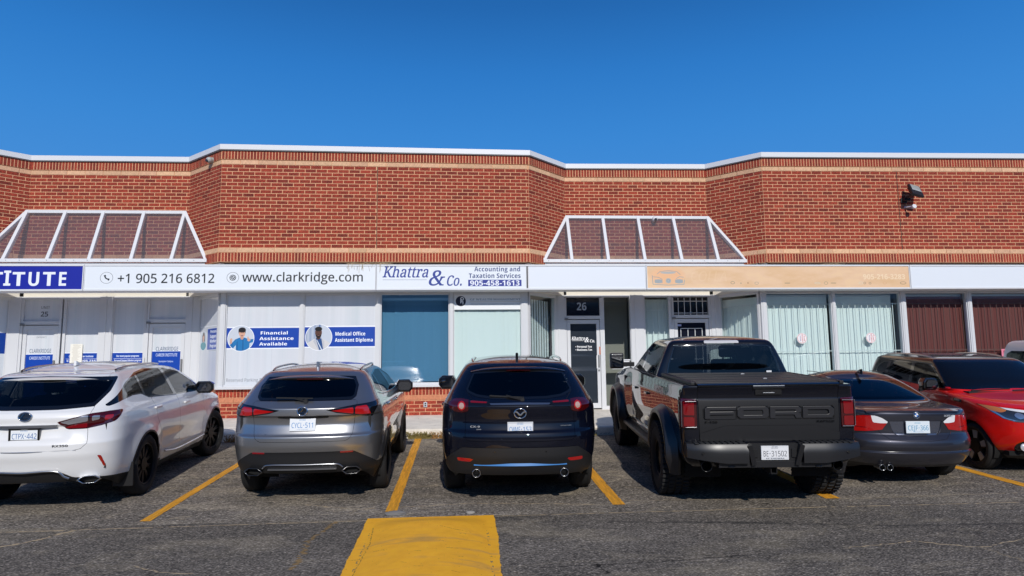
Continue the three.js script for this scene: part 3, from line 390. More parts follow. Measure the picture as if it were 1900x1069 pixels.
  function door(x0, x1, top, name, glassMat, label) { // leaf with its frame, transom bar above
    const d = part(name, [F(x0, x0 + 0.055, 0, 2.735), F(x1 - 0.055, x1, 0, 2.735), F(x0 + 0.055, x1 - 0.055, top + 0.02, top + 0.10), span(x0 + 0.065, x0 + 0.145, 0.05, top, Z - 0.05, Z + 0.02), span(x1 - 0.145, x1 - 0.065, 0.05, top, Z - 0.05, Z + 0.02), span(x0 + 0.145, x1 - 0.145, top - 0.095, top, Z - 0.05, Z + 0.02), span(x0 + 0.145, x1 - 0.145, 0.05, 0.17, Z - 0.05, Z + 0.02)], frameMat, bld, label);
    part('door_glass', paneGeo(x0 + 0.14, x1 - 0.14, 0.165, top - 0.09, Z - 0.012), glassMat, d);
    part('door_handle', [rbox(0.035, 0.30, 0.045, 0.012, x1 - 0.105, 1.18, Z + 0.045), new THREE.CylinderGeometry(0.022, 0.022, 0.03, 16).rotateX(Math.PI / 2).translate(x1 - 0.105, 0.96, Z + 0.03)], greyMetal, d); part('door_closer', rbox(0.09, 0.05, 0.05, 0.01, x0 + 0.05, top + 0.02, Z + 0.045), greyMetal, d);
    return d;
  }
  const doorTex = (entrance) => canvasTex(512, 1310, (g, w, h) => { filmBase(g, w, h); const Y = (p) => (p - 611) / (763 - 611) * h, top = entrance ? 657.5 : 655.5; g.fillStyle = '#f4f6f8'; g.fillRect(0, Y(top - 1.5), w, Y(1.5) - Y(0)); g.fillStyle = BLUE; g.fillRect(0, Y(top), w, h); if (entrance) { g.fillStyle = '#7c8288'; text(g, 'ENTRANCE', w * 0.34, w * 0.70, Y(627.2), h * 0.030, 'sans-serif'); } g.fillStyle = '#27466e'; text(g, 'CLARKRIDGE', w * 0.12, w * 0.90, Y(654.6), h * 0.068, 'sans-serif'); g.fillStyle = '#eef3fb'; text(g, 'CAREER INSTITUTE', w * 0.13, w * 0.87, Y(top + 9.4), h * 0.052, 'sans-serif'); if (entrance) { text(g, '+1 905 216 6812', w * 0.14, w * 0.86, Y(692.5), h * 0.034, 'sans-serif', 'bold'); g.lineWidth = 9; g.strokeStyle = '#fff'; g.beginPath(); g.arc(w * 0.51, Y(681), 16, 0.4, 2.6); g.stroke(); } else text(g, 'Brampton Campus', w * 0.24, w * 0.74, Y(675.5), h * 0.028, 'sans-serif'); });
  const filmPlain = (draw) => filmMat(canvasTex(512, 512, (g, w, h) => { filmBase(g, w, h); draw && draw(g, w, h); }));
  const dA = door(-10.10, -9.20, 2.13, 'entrance_door', filmMat(doorTex(true))); part('transom_pane', paneGeo(-10.05, -9.25, 2.23, 2.735, Z - 0.012), filmPlain((g, w, h) => { g.fillStyle = '#50545a'; text(g, 'UNIT', w * 0.44, w * 0.69, h * 0.42, h * 0.17, 'sans-serif'); text(g, '25', w * 0.44, w * 0.66, h * 0.78, h * 0.32, 'sans-serif', 'bold'); }), dA);
  const dB = door(-7.30, -6.36, 2.16, 'entrance_door', filmMat(doorTex(false))); part('transom_pane', paneGeo(-7.25, -6.41, 2.26, 2.735, Z - 0.012), filmPlain(), dB);
  const lowBand = (l1, l2) => filmMat(canvasTex(512, 1600, (g, w, h) => { filmBase(g, w, h); const Y = (p) => (p - 556) / (767 - 556) * h; g.fillStyle = '#f4f6f8'; g.fillRect(0, Y(655.4), w, 10); g.fillStyle = BLUE; g.fillRect(0, Y(656.8), w, h); g.fillStyle = '#fff'; text(g, l1, w * 0.12, w * 0.86, Y(664.2), h * 0.022, 'sans-serif', 'bold'); g.fillRect(w * 0.04, Y(667), w * 0.92, 4); text(g, l2, w * 0.06, w * 0.94, Y(672.6), h * 0.022, 'sans-serif', 'bold'); text(g, l2, w * 0.06, w * 0.94, Y(681), h * 0.022, 'sans-serif', 'bold'); }));
  for (const [a, b, l1, l2] of [[-9.10, -8.36, 'Our most popular institute', 'Career 905 216'], [-8.04, -7.35, 'Our most popular programs', 'Personal Support Worker program']]) { const f = part('side_light', [F(a - 0.06, a, 0, 2.735), F(b, b + 0.06, 0, 2.735), F(a, b, 0, 0.12)], frameMat, bld); part('film_pane', paneGeo(a, b, 0.12, 2.735, Z - 0.012), lowBand(l1, l2), f); }

  // recessed entrances of the middle and right units
  part('post', [F(2.30, 2.555, 0, 2.8, 0.02), F(2.40, 2.43, 0, 2.8, 0.04)], frameMat, bld); part('post', [F(4.20, 4.52, 0, 2.8, 0.03), F(4.30, 4.33, 0, 2.8, 0.045)], frameMat, bld); part('post', [F(6.24, 6.50, 0, 2.8, 0.02), F(6.34, 6.38, 0, 2.8, 0.04)], frameMat, bld); part('door_head', [F(2.55, 6.24, 2.745, 2.80, 0.01)], frameMat, bld);
  const alphaText = (w, h, draw, mat) => { const t = canvasTex(w, h, (g) => { g.clearRect(0, 0, w, h); draw(g); }); return M([1, 1, 1], 0.5, { map: t, alphaTest: 0.5, ...mat }); };
  const dC = door(2.555, 3.49, 2.19, 'entrance_door', darkGlass); part('transom_pane', paneGeo(2.61, 3.435, 2.29, 2.735, Z - 0.012), P([0.012, 0.014, 0.024], 0.06), dC); part('unit_number', paneGeo(2.61, 3.435, 2.29, 2.735, Z - 0.006), alphaText(512, 276, (g) => { g.fillStyle = '#a9b4c2'; text(g, '26', 160, 318, 190, 165, 'sans-serif', 'bold'); }), dC);
  part('door_lettering', paneGeo(2.70, 3.35, 1.35, 1.95, Z - 0.007), alphaText(1024, 945, (g) => { g.fillStyle = '#fff'; text(g, 'Khattra', 40, 560, 390, 170, 'serif', 'italic bold'); text(g, '&', 530, 720, 480, 250, 'serif', 'italic bold'); text(g, 'Co.', 740, 960, 490, 160, 'serif', 'italic bold'); g.fillRect(60, 415, 450, 12); text(g, '• Personal Tax', 190, 830, 690, 105, 'sans-serif', 'bold'); text(g, '• Business Tax', 190, 840, 810, 105, 'sans-serif', 'bold'); }), dC);
  part('lock_sticker', span(3.402, 3.45, 1.34, 1.53, Z + 0.0205, Z + 0.023), M([0.55, 0.16, 0.07], 0.6), dC); part('lock_plate', span(3.33, 3.385, 1.0, 1.32, Z + 0.02, Z + 0.028), whiteMetal, dC);
  const sl = part('side_light', [F(3.49, 3.545, 0, 2.745), F(4.185, 4.22, 0, 2.745), F(3.545, 4.185, 0, 0.10)], frameMat, bld); part('pane', paneGeo(3.545, 4.185, 0.10, 2.745, Z - 0.012), smokeGlass, sl); part('partition', span(3.50, 4.25, 0.03, 2.9, -1.62, -1.58), M([0.40, 0.41, 0.38], 0.9), sl);
  const s2 = part('side_light', [F(4.52, 4.57, 0, 2.745), F(5.17, 5.25, 0, 2.745), F(4.57, 5.17, 0, 0.10)], frameMat, bld); part('pane', paneGeo(4.57, 5.17, 0.10, 2.745, Z - 0.012), clearGlass, s2); for (let i = 0; i < 7; i++) part('blind_slat', new THREE.BoxGeometry(0.10, 2.5, 0.003).rotateY(-0.25).translate(4.615 + i * 0.087, 1.45, Z - 0.14), slat, s2); { const l = [span(4.57, 5.17, 2.416, 2.434, Z - 0.05, Z - 0.038)]; for (let i = 0; i < 4; i++) l.push(span(4.64 + i * 0.14, 4.654 + i * 0.14, 0.12, 2.7, Z - 0.053, Z - 0.04)); part('security_grille', l, grilleMat, s2); }
  const dD = door(5.24, 6.24, 2.20, 'entrance_door', P([0.01, 0.012, 0.022], 0.06)); part('transom_pane', paneGeo(5.30, 6.18, 2.30, 2.745, Z - 0.03), P([0.012, 0.014, 0.018], 0.06), dD);
  { const l = []; for (let i = 0; i < 5; i++) l.push(span(5.42 + i * 0.155, 5.434 + i * 0.155, 2.30, 2.735, Z - 0.008, Z + 0.006)); l.push(span(5.30, 6.18, 2.635, 2.65, Z - 0.006, Z + 0.008), span(5.30, 6.18, 2.34, 2.355, Z - 0.006, Z + 0.008)); for (let i = 0; i < 4; i++) l.push(span(5.46 + i * 0.18, 5.474 + i * 0.18, 0.9, 1.97, Z - 0.008, Z + 0.008)); l.push(span(5.46, 6.014, 1.955, 1.97, Z - 0.006, Z + 0.01), span(5.46, 6.014, 1.74, 1.755, Z - 0.006, Z + 0.01), span(5.46, 6.014, 1.2, 1.215, Z - 0.006, Z + 0.01)); part('security_grille', l, grilleMat, dD); }
  part('unit_number', paneGeo(5.69, 5.81, 2.31, 2.40, Z - 0.026), alphaText(128, 96, (g) => { g.fillStyle = '#8d949c'; text(g, '27', 20, 108, 84, 90, 'sans-serif'); }), dD); part('door_sticker', span(5.37, 5.49, 2.02, 2.07, Z - 0.011, Z - 0.008), M([0.45, 0.5, 0.75], 0.5), dD);
}
// ---------------------------------------------------------------- sign band
{
  const ZF = 0.39, YB = 2.772, YT = 3.342, faceM = (t) => M([1, 1, 1], 0.45, { map: t });
  const inkM = '#15171a';
  function sign(name, label, x0, x1, panels) { // white metal cabinet with printed faces
    const s = thing(name, label, 'shop sign', [x0, YB, ZF]); const w = x1 - x0, h = YT - YB, e = 0.035;
    part('cabinet', [span(0, w, 0, h, -0.44, -0.012)], whiteMetal, s);
    part('frame', [span(0, w, h - e, h, -0.012, 0.004), span(0, w, 0, e, -0.012, 0.004), span(0, 0.02, e, h - e, -0.012, 0.004), span(w - 0.02, w, e, h - e, -0.012, 0.004)], whiteMetal, s);
    for (const [a, b, mat] of panels) part('sign_face', paneGeo(a - x0 + 0.02, b - x0 - 0.02, e, h - e, -0.009), mat, s);
    return s;
  }
  const map = (x0, x1, w, h) => pxMap(x0, x1, 494.2, 537, w, h);
  const white = '#e9eef2';
  sign('shop_sign', 'blue shop sign with big white block letters at the far left of the sign band', -11.4, -8.03, [[-11.4, -8.03, faceM(canvasTex(2048, 320, (g, w, h) => {
    const m = map(-137, 155, w, h); g.fillStyle = '#0d1f9c'; g.fillRect(0, 0, w, h); g.fillStyle = '#f2f5fa'; const T = (s, a, b) => text(g, s, m.X(a), m.X(b), m.Y(530.5), 38 * m.s, 'sans-serif', 'bold');
    T('INS', -64, -13); T('T', -9, 13.5); g.fillRect(m.X(14.5), m.Y(502.5), 12.5 * m.s, 4.5 * m.s); g.fillRect(m.X(14.5), m.Y(526), 12.5 * m.s, 4.5 * m.s); g.fillRect(m.X(18), m.Y(502.5), 5.6 * m.s, 28 * m.s); T('T', 29, 53); T('U', 55.5, 80.5); T('T', 83, 107); T('E', 110, 128);
  }))]]);
  sign('shop_sign', 'white shop sign with a phone number and a web address in thin black print', -8.02, -1.845, [[-8.02, -1.845, faceM(canvasTex(2048, 178, (g, w, h) => {
    const m = map(157, 697, w, h); g.fillStyle = white; g.fillRect(0, 0, w, h); g.fillStyle = inkM; g.strokeStyle = '#55585c'; g.lineWidth = 0.6 * m.s;
    for (const [x, r] of [[196, 11.4], [428, 11]]) { g.beginPath(); g.arc(m.X(x), m.Y(516), r * m.s, 0, 7); g.stroke(); }
    g.strokeStyle = inkM; g.lineWidth = 2.3 * m.s; g.beginPath(); g.arc(m.X(199.4), m.Y(512.6), 6.4 * m.s, 1.25, 3.35); g.stroke(); g.lineWidth = 3.6 * m.s; g.beginPath(); g.moveTo(m.X(192.4), m.Y(511)); g.lineTo(m.X(193.4), m.Y(513.4)); g.moveTo(m.X(198.6), m.Y(519)); g.lineTo(m.X(201), m.Y(519.6)); g.stroke();
    g.lineWidth = 0.9 * m.s; g.beginPath(); g.arc(m.X(428), m.Y(516), 5.6 * m.s, 0, 7); g.stroke(); g.beginPath(); g.ellipse(m.X(428), m.Y(516), 2.4 * m.s, 5.6 * m.s, 0.5, 0, 7); g.stroke(); g.beginPath(); g.ellipse(m.X(428), m.Y(516), 5.6 * m.s, 2.2 * m.s, 0.5, 0, 7); g.stroke(); g.beginPath(); g.moveTo(m.X(424), m.Y(512)); g.lineTo(m.X(432), m.Y(520)); g.stroke();
    text.bold = 0.5 * m.s; text(g, '+1 905 216 6812', m.X(215.5), m.X(395), m.Y(525.6), 26 * m.s, 'sans-serif'); text(g, 'www.clarkridge.com', m.X(445.5), m.X(675.5), m.Y(523.3), 25.5 * m.s, 'sans-serif'); text.bold = 0;
    g.strokeStyle = 'rgba(90,80,60,0.7)'; g.lineWidth = 0.5 * m.s; const r = mulberry(2); for (let i = 0; i < 7; i++) { const x = 638 + r() * 48; g.beginPath(); g.moveTo(m.X(x), m.Y(494)); g.lineTo(m.X(x + 2 - r() * 4), m.Y(496 + r() * 9)); g.stroke(); }
  }))]]);
  sign('shop_sign', 'white shop sign with blue italic name and block print for accounting and taxation', -1.835, 4.235, [[-1.835, 1.525, faceM(canvasTex(2048, 320, (g, w, h) => {
    const m = map(700, 978, w, h); g.fillStyle = white; g.fillRect(0, 0, w, h); g.fillStyle = '#16358f'; text.bold = 0.8 * m.s; text(g, 'Khattra', m.X(709), m.X(794), m.Y(515.5), 29 * m.s, 'serif', 'italic'); g.lineWidth = 0.5 * m.s; g.strokeStyle = '#1c3f9b'; text(g, '&', m.X(792), m.X(822), m.Y(531), 40 * m.s, 'serif', 'italic'); text(g, 'Co.', m.X(826), m.X(857), m.Y(531.5), 27 * m.s, 'serif', 'italic'); text.bold = 0; g.fillStyle = '#8a93a8'; g.fillRect(m.X(710), m.Y(520), m.X(791) - m.X(710), 0.8 * m.s);
    g.fillStyle = '#243b78'; text(g, 'Accounting and', m.X(879.5), m.X(966.5), m.Y(504.2), 12.4 * m.s, 'sans-serif', 'bold'); text(g, 'Taxation Services', m.X(869), m.X(967), m.Y(517), 12.4 * m.s, 'sans-serif', 'bold'); g.fillStyle = '#172b8f'; g.fillRect(m.X(868), m.Y(520.5), 100 * m.s, 12.5 * m.s); g.fillStyle = '#f3f6fb'; text(g, '905-458-1613', m.X(871), m.X(965), m.Y(531.8), 14.2 * m.s, 'sans-serif', 'bold');
  }))], [1.535, 4.235, M([0.80, 0.84, 0.89], 0.45)]]);
  { const b = scene.children[scene.children.length - 1]; part('divider', span(1.50 + 1.835, 1.53 + 1.835, 0.035, 0.535, -0.009, 0.006), M([0.02, 0.02, 0.03], 0.5), b); }
  sign('shop_sign', 'sun-bleached orange shop sign with a faded car drawing and phone number', 4.245, 10.545, [[4.245, 10.545, faceM(canvasTex(2048, 176, (g, w, h) => {
    const im = g.createImageData(w, h), r = mulberry(12); for (let y = 0; y < h; y++) for (let x = 0; x < w; x++) { const n = fbm(x / 160, y / 60, 5), e = smooth(0.3, 0.0, Math.min(x / w * 3, y / h)), o = (y * w + x) * 4; const k = 0.93 + 0.10 * n + 0.02 * (r() - 0.5); im.data[o] = clamp(k) * 240; im.data[o + 1] = clamp(k * (0.99 + 0.06 * (n - 0.5))) * 203; im.data[o + 2] = clamp(k * (1.0 + 0.25 * (n - 0.5))) * 160; im.data[o + 3] = 255; }
    g.putImageData(im, 0, 0); const m = map(1202, 1688, w, h); g.fillStyle = 'rgba(246,186,136,0.25)'; for (let i = 0; i < 5; i++) { g.beginPath(); g.ellipse(m.X(1238), m.Y(513), (34 - i * 4) * m.s, (18 - i * 2) * m.s, 0, 0, 7); g.fill(); }
    g.strokeStyle = '#8e9ea6'; g.lineWidth = 0.9 * m.s; const path = (p) => { g.beginPath(); p.forEach(([x, y], i) => i ? g.lineTo(m.X(x), m.Y(y)) : g.moveTo(m.X(x), m.Y(y))); g.stroke(); }; g.fillStyle = '#b4c0c4';
    path([[1211, 512], [1212, 530], [1240, 531.5], [1268, 530], [1269, 521]]); path([[1220, 510], [1225, 505], [1240, 502.5], [1256, 505], [1262, 511]]); path([[1212, 515], [1222, 516], [1229, 520]]); path([[1268, 516], [1260, 515], [1254, 519]]);
    for (const [x, y, a, b] of [[1240, 507, 14, 2.2], [1222, 524, 7, 4], [1259, 524, 7, 4.2], [1240, 523, 5, 5]]) { g.fillStyle = 'rgba(164,178,184,0.8)'; g.beginPath(); g.ellipse(m.X(x), m.Y(y), a * m.s, b * m.s, 0, 0, 7); g.fill(); } for (let i = 0; i < 8; i++) { path([[1216 + i * 1.8, 520.5], [1216 + i * 1.8, 527.5]]); path([[1253 + i * 1.8, 520.5], [1253 + i * 1.8, 527.5]]); } g.beginPath(); g.arc(m.X(1240), m.Y(523), 2.6 * m.s, 0, 7); g.stroke();
    g.fillStyle = 'rgba(250,226,190,0.75)'; text(g, '905-216-3283', m.X(1600.5), m.X(1681), m.Y(520.5), 14 * m.s, 'sans-serif', 'bold'); g.fillStyle = 'rgba(250,224,188,0.16)'; text(g, 'COLLA', m.X(1278), m.X(1346), m.Y(524), 27 * m.s, 'sans-serif', 'italic');
    for (const [x, y, a, b, c] of [[1357, 527, 3.4, 2.4, '#a8967c'], [1372, 528, 1, 0.7, '#b09c80'], [1385, 527.5, 1, 1, '#b58866'], [1401, 528, 3.4, 2.2, '#b8a68c'], [1458, 528, 5, 0.6, '#b89e7c'], [1530, 528, 3.4, 2.6, '#b8a07e'], [1544, 528, 5, 0.6, '#bea27e'], [1603, 528, 2, 1.8, '#b29476'], [1613, 528.5, 2, 1.8, '#b29476'], [1676, 528, 5.6, 2.3, '#a88c6a'], [1514, 528, 5, 1.6, '#dcd2b8'], [1596, 528, 4, 2.2, '#e2d4b6'], [1641, 528, 3.4, 2, '#e0b284']]) { g.strokeStyle = c; g.lineWidth = 0.9 * m.s; g.beginPath(); g.ellipse(m.X(x), m.Y(y), a * m.s, b * m.s, 0, 0, 7); g.stroke(); }
  }))]]);
  sign('shop_sign', 'blank white shop sign at the far right above the dark red blinds', 10.555, 15.5, [[10.555, 15.5, M([0.78, 0.82, 0.86], 0.45)]]);

  // small things on the facade
  const bird = (x, w, n, seed, label) => { const t = [], r = mulberry(seed); for (let i = 0; i < n; i++) { const a = x + (r() - 0.5) * w, len = 0.06 + r() * 0.16, an = (r() - 0.5) * 1.2; t.push(bar([a - len / 2 * Math.cos(an), YT + 0.012 + r() * 0.05, 0.06 + r() * 0.30], [a + len / 2 * Math.cos(an), YT + 0.012 + r() * 0.05 + len * 0.25 * Math.sin(an), 0.06 + r() * 0.33], 0.005, 0.005)); if (r() > (n > 50 ? 0.85 : 2)) t.push(bar([a, YT + 0.02, ZF + 0.006], [a + (r() - 0.5) * 0.05, YT - 0.05 - r() * 0.14, ZF + 0.009], 0.005, 0.004)); } tag(part('dry_straw', t, M([0.42, 0.33, 0.20], 0.9)), label, 'straw'); };
  bird(-2.0, 0.95, 90, 4, 'dry nest straw caught on top of the sign band under the movement joint'); bird(8.75, 0.36, 34, 5, 'small tuft of nest straw on top of the orange sign');
  const dome = (x, y, z, label, nrm, body) => { const c = thing('security_camera', label, 'camera', [x, y, z]); c.rotation.y = nrm; part('housing', [new THREE.SphereGeometry(0.075, 24, 16).scale(1, 0.92, 1).translate(0, 0, 0.10), new THREE.CylinderGeometry(0.055, 0.065, 0.07, 20).rotateX(Math.PI / 2).translate(0, 0.015, 0.035)], body, c); part('lens', new THREE.SphereGeometry(0.04, 18, 12).translate(0, -0.025, 0.15), darkGlass, c); };
  dome(-5.66, 5.86, -0.26, 'grey dome camera on the angled brick wall under the coping', -0.75, M([0.42, 0.43, 0.40], 0.4)); dome(4.86, 4.70, -1.0, 'small white dome camera above the right glazed canopy', 0.1, whiteMetal);
  const fl = thing('floodlight', 'black square floodlight tilted up on a bracket on the right brick wall', 'floodlight', [10.80, 4.98, 0.006]);
  { const blk = M([0.012, 0.012, 0.014], 0.45), hd = new THREE.Group(); hd.name = 'lamp_head'; hd.position.set(0.12, 0.17, 0.30); hd.rotation.set(-0.62, 0.25, -0.32, 'YXZ'); fl.add(hd);
    part('housing', [rbox(0.31, 0.38, 0.06, 0.012), ...[-0.12, -0.06, 0, 0.06, 0.12].map((y) => box(0.27, 0.012, 0.045, 0, y, -0.05))], blk, hd); part('lamp_glass', rbox(0.24, 0.20, 0.01, 0.004, 0.0, 0.08, 0.036), P([0.32, 0.34, 0.32], 0.1), hd); part('lamp_rim', [box(0.25, 0.012, 0.012, 0, -0.028, 0.037)], whiteMetal, hd);
    part('arm', [bar([0, 0, 0], [0.06, 0.10, 0.28], 0.05, 0.05), rbox(0.16, 0.12, 0.03, 0.01, 0, 0, 0.016)], blk, fl); part('knuckle', rbox(0.16, 0.07, 0.10, 0.012, 0.03, 0.01, 0.08), blk, fl); }
  const sen = thing('light_sensor', 'small white round sensor on a stub below the black floodlight', 'sensor', [10.86, 4.79, 0.006]); part('disc', new THREE.CylinderGeometry(0.052, 0.052, 0.05, 28).rotateX(Math.PI / 2 - 0.25).translate(0.03, -0.01, 0.24), whiteMetal, sen); part('stub', bar([-0.05, 0.03, 0], [0.02, -0.005, 0.23], 0.03, 0.03), whiteMetal, sen);
  // notice, stickers, mailbox, outlet
  const paper = canvasTex(128, 256, (g, w, h) => { g.fillStyle = '#efece0'; g.fillRect(0, 0, w, h); g.fillStyle = '#b8b2a4'; const r = mulberry(1); for (let y = 10; y < h - 10; y += 9) g.fillRect(16 + r() * 20, y, 50 + r() * 36, 2.5); });
  tag(part('paper_notice', [paneGeo(-8.97, -8.70, 1.24, 1.70, -1.03)], M([1, 1, 1], 0.8, { map: paper })), 'sheet of cream paper taped to the white window beside the unit 25 door', 'notice');
  const rs = canvasTex(256, 256, (g, w) => { g.fillStyle = '#f1efee'; g.fillRect(0, 0, w, w); g.strokeStyle = '#c83a34'; g.lineWidth = 7; g.beginPath(); g.arc(128, 128, 112, 0, 7); g.stroke(); g.fillStyle = '#c4302c'; text(g, 'ALARM', 62, 194, 84, 40, 'sans-serif', 'bold'); text(g, 'SECURITY', 30, 226, 136, 44, 'sans-serif', 'bold'); g.fillStyle = '#6a4a88'; text(g, 'SYSTEM', 58, 198, 182, 36, 'sans-serif', 'bold'); });
  for (const [x, label] of [[8.09, 'round white and red alarm sticker on the left of the two pale blind windows'], [9.80, 'round white and red alarm sticker on the right of the two pale blind windows']]) { const m = part('window_sticker', new THREE.CylinderGeometry(0.125, 0.125, 0.004, 40).rotateX(Math.PI / 2), [M([0.8, 0.8, 0.8], 0.5), M([1, 1, 1], 0.5, { map: rs }), M([0.8, 0.8, 0.8], 0.5)]); m.position.set(x, 1.655, -0.122); tag(m, label, 'sticker'); }
  const mb = thing('mailbox', 'white wall mailbox with a lid behind the mirror of the pickup truck', 'mailbox', [3.90, 0.98, -1.02]); part('box', rbox(0.44, 0.20, 0.10, 0.012, 0, 0.10, 0.06), whiteMetal, mb); part('lid', [rbox(0.50, 0.03, 0.14, 0.008, -0.01, 0.22, 0.06)], whiteMetal, mb); part('slot', [span(0.03, 0.15, 0.055, 0.07, 0.105, 0.113), span(0.12, 0.14, 0.11, 0.16, 0.105, 0.113)], greyMetal, mb);
  const ob = thing('outlet_box', 'grey outlet cover on the low brick wall between the grey and dark blue cars', 'outlet', [-0.77, 0.19, -0.085]); part('cover', rbox(0.085, 0.115, 0.03, 0.012, 0, 0.05, 0.01), M([0.5, 0.52, 0.55], 0.4), ob); part('sockets', [rbox(0.035, 0.03, 0.008, 0.003, 0, 0.075, 0.026), rbox(0.035, 0.03, 0.008, 0.003, 0, 0.03, 0.026)], darkMat, ob);
  const pk = part('pink_notice', [span(13.07, 13.27, 1.17, 1.36, -0.121, -0.117)], M([0.75, 0.22, 0.30], 0.6)); tag(pk, 'pink notice with a dark letter in the dark red window beside the grey van', 'notice'); part('letter', paneGeo(13.10, 13.24, 1.19, 1.34, -0.114), M([1, 1, 1], 0.6, { alphaTest: 0.5, map: canvasTex(128, 96, (g) => { g.fillStyle = '#7a1430'; text(g, 'P', 10, 60, 84, 100, 'sans-serif', 'bold'); }) }), pk);
  // weeds along the kerb
  const weed = (x, z, n, s, seed, label) => { const r = mulberry(seed), pos = []; for (let i = 0; i < n; i++) { const a = r() * 6.28, b = x + (r() - 0.5) * s * 2.4, c = z + r() * 0.08, h = (0.05 + r() * 0.10), w = 0.006 + r() * 0.008, y = LOT(c) - 0.005, lx = Math.cos(a) * h * 0.8, lz = Math.sin(a) * h * 0.5; pos.push(b - w, y, c, b + w, y, c, b + lx, y + h, c + lz); if (r() > 0.5) { const q = 0.012 + r() * 0.012; pos.push(b + lx, y + h, c + lz, b + lx + q, y + h * 0.9, c + lz, b + lx, y + h * 0.8, c + lz + q); } } const g = new THREE.BufferGeometry(); g.setAttribute('position', new THREE.Float32BufferAttribute(pos, 3)); g.computeVertexNormals(); tag(part('weed', g, M(seed % 2 ? [0.20, 0.16, 0.05] : [0.30, 0.16, 0.05], 0.9)), label, 'weed'); };
  weed(-0.78, 1.97, 260, 0.17, 3, 'clump of dry weeds at the kerb between the grey and the dark blue car'); weed(-0.35, 1.97, 120, 0.16, 4, 'brown dead leaves along the kerb left of the dark blue car'); weed(-4.1, 1.97, 160, 0.25, 6, 'brown leaf litter at the kerb beside the white car'); weed(2.55, 1.97, 40, 0.12, 5, 'small weed at the kerb by the front wheel of the pickup truck');
}
// ---------------------------------------------------------------- car kit
// Car axes: x to its right, y up, z to its rear; origin on the ground under the rear axle.
function pchip(xs, ys) { // monotone cubic through the stations
  const n = xs.length, h = [], d = [], m = new Array(n).fill(0);
  for (let i = 0; i + 1 < n; i++) { h.push(xs[i + 1] - xs[i]); d.push((ys[i + 1] - ys[i]) / h[i]); }
  m[0] = d[0]; m[n - 1] = d[n - 2];
  for (let i = 1; i + 1 < n; i++) m[i] = d[i - 1] * d[i] <= 0 ? 0 : 3 * (h[i - 1] + h[i]) / ((2 * h[i] + h[i - 1]) / d[i - 1] + (h[i] + 2 * h[i - 1]) / d[i]);
  return (x) => { let i = 0; while (i < n - 2 && x > xs[i + 1]) i++; const t = (x - xs[i]) / h[i], t2 = t * t, t3 = t2 * t; return (2 * t3 - 3 * t2 + 1) * ys[i] + (t3 - 2 * t2 + t) * h[i] * m[i] + (-2 * t3 + 3 * t2) * ys[i + 1] + (t3 - t2) * h[i] * m[i + 1]; };
}
